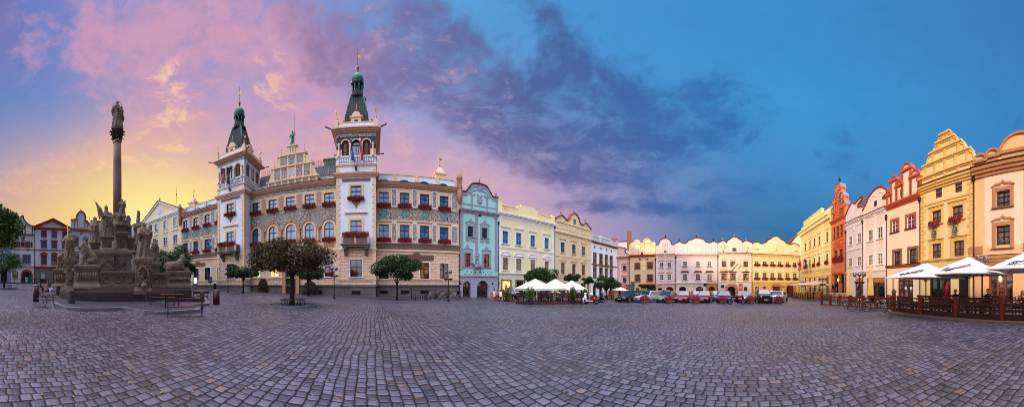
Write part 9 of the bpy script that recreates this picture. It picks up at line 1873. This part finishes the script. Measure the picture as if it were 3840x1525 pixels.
for u,d,pose,rz_,top,legs,hair,lab,sk,z in((2026,25.1,'sit',0,'9aa0b8','2a2a34','grey','guest in pale blue shirt facing out below the first cream parasol',0,.24),(2060,25.2,'sit',0,'d8dce4','202430','black','guest in white shirt facing out right of the first parasol pole',0,.24),(2036,23.5,'sit',pi,'2a2022','24242c','brown','dark clad guest seen from behind on the left bench of the deck',1,.24),(2054,23.6,'loll',pi,'241c20','24242c','brown','dark clad guest with an arm along the bench back',1,.24),(2098,24.6,'sit',pi*.8,'b4b850','30303a','brown','guest in a yellow green top at the middle table',0,.24),(2120,24.7,'lean',pi*.55,'b0684a','4a5468','brown','guest in orange top with grey shorts leaning on the middle table',0,.24),(2132,26.2,'sit',0,'8c8a6c','2c2c34','grey','grey haired guest in an olive shirt at the middle table',0,.24),(2104,26.1,'sit',0,'5a4a40','24242c','brown','guest in brown facing out at the middle table',0,.24),(2163,25.5,'sit',pi,'23304a','24242c','grey','guest in dark blue seen from behind near the scooters',0,.24),(2180,25.7,'sit',pi,'3a2c34','c0c0d0','black','guest in dark top with pale trousers nearest the scooters',0,.24),(2186,27.0,'sit',0,'4a3434','24242c','brown','guest in maroon on the far side of the right table',0,.24),(1968,24.2,'sit',pi,'2c3a58','24242c','brown','guest in navy seen from behind at the left end of the deck',0,.24)):
 person(pose,tz(u,d,z-.08),rT2+rz_,lab,top,legs,sk,hair,group=ppl,shoes='8a5a50' if pose=='lean' else '1a1a1c')
def at2(u,n,z=.12):a_=th(u)-T.t0;q=T.p*n+T.s*(n*tan(a_));return V3(q.x,q.y,gz(q.x,q.y)+z)
for k,(u,n,rz_,lab)in enumerate(((1849,22.2,1.8,'light wooden chair at the left end of the pavement table'),(1886,21.9,2.9,'light wooden chair in the middle of the white shirted group'),(1912,23.6,1.4,'light wooden chair behind the waiting woman'))):chair(at2(u,n),T.rz+rz_,lab)
e=thing('pavement_table','light wooden table among the white shirted guests','table',at2(1867,22.7),T.rz,'wooden terrace tables');mb=MB();mb.box(-.7,.7,-.4,.4,.72,.76);mb.ob('tabletop',[M_wood],e)
for x in(-.6,.6):
 for y in(-.32,.32):mb=MB();mb.box(x-.03,x+.03,y-.03,y+.03,0,.72);mb.ob('leg',[M_wood],e)
for u,n,pose,rz_,top,legs,hair,lab,kw in((1853,22.2,'sit',1.8,'dcdce0','a01824','black','guest in white shirt and red trousers at the left pavement table',{}),(1878,21.8,'lean',2.7,'e0e0e6','22304e','black','guest in white shirt and blue jeans with her back to the square',{}),(1900,22.6,'bend',1.3,'d8dce6','151518','brown','waitress in white top and teal skirt bending over the table',dict(skirt='1f8a8a')),(1866,23.6,'sit',0.1,'b06a48','3a3034','red','auburn haired guest behind the pavement table',dict(long=True)),(1884,23.7,'sit',.0,'a85a3c','3a3034','blond','blond guest in orange facing out at the pavement table',dict(long=True)),(1925,22.6,'sit',-.6,'9aaad0','22283c','grey','grey haired man in pale blue shirt at the small dark table',{}),(1921,24.0,'stand',.2,'8c8c94','2c2c34','grey','grey haired man standing behind the small dark table',dict(s=.95)),(1940,22.8,'sit',-.9,'d4d0dc','22283c','brown','man in pale pink shirt at the small dark table',{})):
 person(pose,at2(u,n),T.rz+rz_,lab,top,legs,0,hair,group=ppl,**kw)
picnic(at2(1933,22.2),T.rz-.1,'small dark table left of the parasol deck',('','dark bench behind the small dark table'))
# plants in pots on the deck edge
for u,d,h,lab in((1900,24.6,1.9,'tall bamboo in a box at the left corner of the deck'),(1988,22.5,1.7,'bamboo in a black box at the front corner of the deck'),(2148,24.5,1.8,'slim potted bamboo in front of the deck'),(2194,25.3,1.6,'potted bamboo between the deck and the scooters')):
 e=thing('potted_plant',lab,'potted plant',at(u,d),0,'potted bamboos round the deck');mb=MB();mb.box(-.32,.32,-.25,.25,0,.36);mb.ob('pot',[M_black],e);rd=random.Random(u);mb=MB();wq=.42 if u<2000 else .28
 for _ in range(26):a0,q=rd.uniform(0,6.28),rd.uniform(.1,wq);mb.tube([(q*.4*cos(a0),q*.4*sin(a0),.3),(q*.8*cos(a0),q*.8*sin(a0),h*.6),(q*1.2*cos(a0),q*1.2*sin(a0),h*rd.uniform(.75,1))],.008,3)
 leaf_cloud(mb,0,0,h*.62,wq*1.25,wq*1.25,h*.42,1100,.055,rd,shell=0);mb.ob('foliage',[M_leafg],e)
# small terrace between the trees (wooden screens and guests)
for k,u in enumerate((2292,2302,2312)):
 mb=MB();[mb.box(-.45+.15*j,-.33+.15*j,-.02,.02,0,1.5)for j in range(6)];mb.box(-.45,.45,.02,.05,.3,.4);mb.box(-.45,.45,.02,.05,1.1,1.2);tag(mb.ob('wooden_screen',[M_wood],None,at(u,38-.6*k),-th(u)+.3),('leftmost' if k==0 else 'middle' if k==1 else 'rightmost')+' of three light wooden screens beneath the broad dark tree','screen','wooden screens under the tree')
for k,(u,d,top)in enumerate(((2256,34,'6a4038'),(2268,35,'c8b8b0'),(2284,36,'b83030'),(2322,38,'d8d8e0'),(2334,38,'c03828'),(2345,37,'d0d0dc'))):
 chair(tz(u,d,.12),-th(u)+k,f'cafe chair of the guest in {("maroon", "beige", "red", "white", "orange red", "pale grey")[k]} near the narrow pink house');person('sit',tz(u,d,.12),-th(u)+k,f'guest in {("maroon", "beige", "red", "white", "orange red", "pale grey")[k]} seated near the narrow pink house',top,'2a2a32',0,'brown',group=ppl)
p=at(2324,33);mb=MB();mb.lathe([(.14,0),(.14,1.35),(.17,1.4),(.05,1.5)],10);tag(mb.ob('litter_post',[M_black],None,p),'black litter post at the kerb left of the parked cars','litter bin');p=at(2372,36);mb=MB();mb.box(-.3,.3,-.1,.1,.0,2.9);tag(mb.ob('info_pillar',[mat('grey_pillar','4a5058',rough=.4)],None,p,-th(2372)),'tall grey information pillar behind the navy estate car','pillar')
# near terrace on the right
for s_,n,la,lb_,lc in((-11.6,12.0,'dark picnic table nearest the corner lantern','dark bench just behind the first bay of the near fence','dark bench by the red gabled house side of the first table'),(-8.3,11.6,'dark picnic table in the second bay of the near fence','dark bench behind the second bay of the near fence','dark bench beyond the second table'),(-5.6,11.4,'dark picnic table with glasses in the third bay','dark bench behind the third bay of the near fence','dark bench beyond the table with glasses'),(-2.5,11.2,'dark picnic table beside the blonde woman','dark bench in the last bay of the near fence','dark bench beyond the last table')):
 picnic(onrow(RR,s_,n,.14),RR.rz,la,(lb_,lc),M_slat)
mb=MB();mb.lathe([(.03,0),(.035,.12),(.03,.13)],10);g=tag(mb.ob('glass',[mat('amber_drink','9a5a1c',rough=.1)],None,onrow(RR,-5.3,11.3,.14)+V3(0,0,.76)),'amber drink in a glass on the third picnic table','glass')
for s_,n,pose,rz_,top,legs,hair,lab,lg in((-8.85,12.25,'sit',.15,'a01420','24242c','brown','woman in red seated with her back to the red dress shop',True),(-8.3,12.3,'sit',.0,'1e1c20','24242c','black','dark haired guest right of the woman in red',False),(-5.9,12.1,'sit',-.2,'16171c','24242c','black','dark clad man left of the restaurant doorway',False),(-3.75,11.1,'lean',1.45,'b86a50','b8988c','blond','blonde woman in coral top bending over the last table',True),(-2.9,11.9,'sit',.1,'5a6a94','3a4a70','brown','guest in blue opposite the blonde woman',False)):
 person(pose,onrow(RR,s_,n,.16),RR.rz+rz_,lab,top,legs,1 if lg else 0,hair,lg,group=ppl)
chair(onrow(RR,-3.75,11.1,.14),RR.rz+1.45,'dark wooden chair of the blonde woman in the coral top',M_slat)
# middle and far terrace
k=0
for i,(u,d)in enumerate(((3140,27),(3160,26.5),(3178,26),(3120,28.5))):
 e=thing('wicker_chair',f'stack of beige wicker armchairs, {("second from the left", "third from the left", "rightmost", "leftmost")[i]} on the middle terrace','chair',at(u,d),-th(u),'stacked wicker armchairs');mb=MB();mb.lathe([(.26,.40),(.30,.55),(.30,1.15),(.27,1.22),(.22,1.16),(.22,.6)],14,caps=False);mb.ob('back_shell',[mat('beige_wicker','a08878',rough=.9,var=.3,vs=14,bump=.6,bs=60)],e);mb=MB();mb.box(-.24,.24,-.24,.24,.40,.46);mb.ob('seat',[MATS['beige_wicker']],e)
 for x in(-.2,.2):
  for y in(-.2,.2):mb=MB();mb.tube([(x,y,0),(x,y,.42)],.016,5);mb.ob('leg',[M_iron],e)
for u,d,lab in((3150,22.5,'dark wire chair in the left part of the middle terrace'),(3205,20.8,'dark wire chair below the triple lamp'),(3235,20.2,'dark wire chair between the two folded parasols'),(3290,19.2,'dark wire chair near the right folded parasol')):chair(at(u,d),-th(u)+u,lab,M_iron)
for u,d,top,lab in((3026,41,'c03828','guest in red on the far terrace by the bank'),(3036,39.5,'c8b0b0','guest in pale pink on the far terrace by the bank'),(3052,39,'3a3040','guest in dark clothes on the far terrace by the bank')):person('sit',tz(u,d,.2),-th(u),lab,top,'24242c',0,'brown',group=ppl);chair(tz(u,d,.1),-th(u),'chair of the '+lab,M_iron)
# two people lounging on the left, and their bag
hp=bl;rzb=-th(170)-pi/2+.5;M3=Matrix.Rotation(rzb,3,'Z')
person('lean',hp+M3@V3(-.35,0,0),rzb,'bare legged man in black shirt leaning forward on the left bench','141418','6a5a58',1,'brown',group='people on the bench',shoes='202024');person('loll',hp+M3@V3(.3,0,0),rzb,'man in dark red shirt lolling on the left bench','5a1418','2c2c34',1,'brown',group='people on the bench',shoes='202024')
mb=MB();rd=random.Random(6);[mb.ball((rd.uniform(-.12,.12),rd.uniform(-.08,.08),.1+rd.uniform(0,.28)),rd.uniform(.08,.13),7)for _ in range(9)];o=fuse('plastic_bag',mb,.03,[mat('white_plastic','c4c4d4',rough=.35,var=.2,vs=9)],1,None,hp+M3@V3(.72,.1,.46),rough=.03);tag(o,'crumpled white plastic bag on the left bench','bag')
# information stands on the town hall pavement
def pav(u,v):q=G(u,v);q.z+=.12;return q
q=at(732,36.5);q.z+=.12;e=thing('info_totem','grey totem with a bright lit screen behind the small round tree','information stand',q,-th(732));mb=MB();mb.box(-.38,.38,-.1,.1,0,1.95);mb.ob('casing',[M_grey_metal],e);mb=MB();mb.box(-.22,.22,-.12,-.1,.95,1.8);mb.ob('lit_screen',[mat('lit_screen','e8f4ff',emit=1.6,var=.05)],e)
q=at(788,35);q.z+=.12;e=thing('notice_box','framed notice box on a thin post before the town hall','notice board',q,-th(788));mb=MB();mb.box(-.05,.05,-.04,.04,0,1.2);mb.ob('post',[M_grey_metal],e);mb=MB();mb.box(-.28,.28,-.08,.08,1.1,2.0);mb.ob('box',[mat('slate_box','3a3c48')],e);mb=MB();mb.box(-.2,.2,-.09,-.08,1.25,1.9);mb.ob('notice',[mat('notice_grey','6a6a78',var=.4,vs=9)],e)
q=at(806,34);q.z+=.12;mb=MB();mb.box(-.2,.2,-.12,.12,0,1.1);mb.wedge(-.2,.2,-.12,.12,1.1,1.12,1.25,1);tag(mb.ob('parking_meter',[M_black,M_paper],None,q,-th(806)),'black pedestal with a slanted pale top left of the lamp post','pedestal')
for k,(ua,ub,d)in enumerate(((55,128,50),(128,262,50))):rail('street_railing',f'thin low railing along the far {"cream" if k == 0 else "red trimmed"} house',ua,d,ub,d,4 if k==0 else 6,.95,((.85,.05),),.04,M_iron)
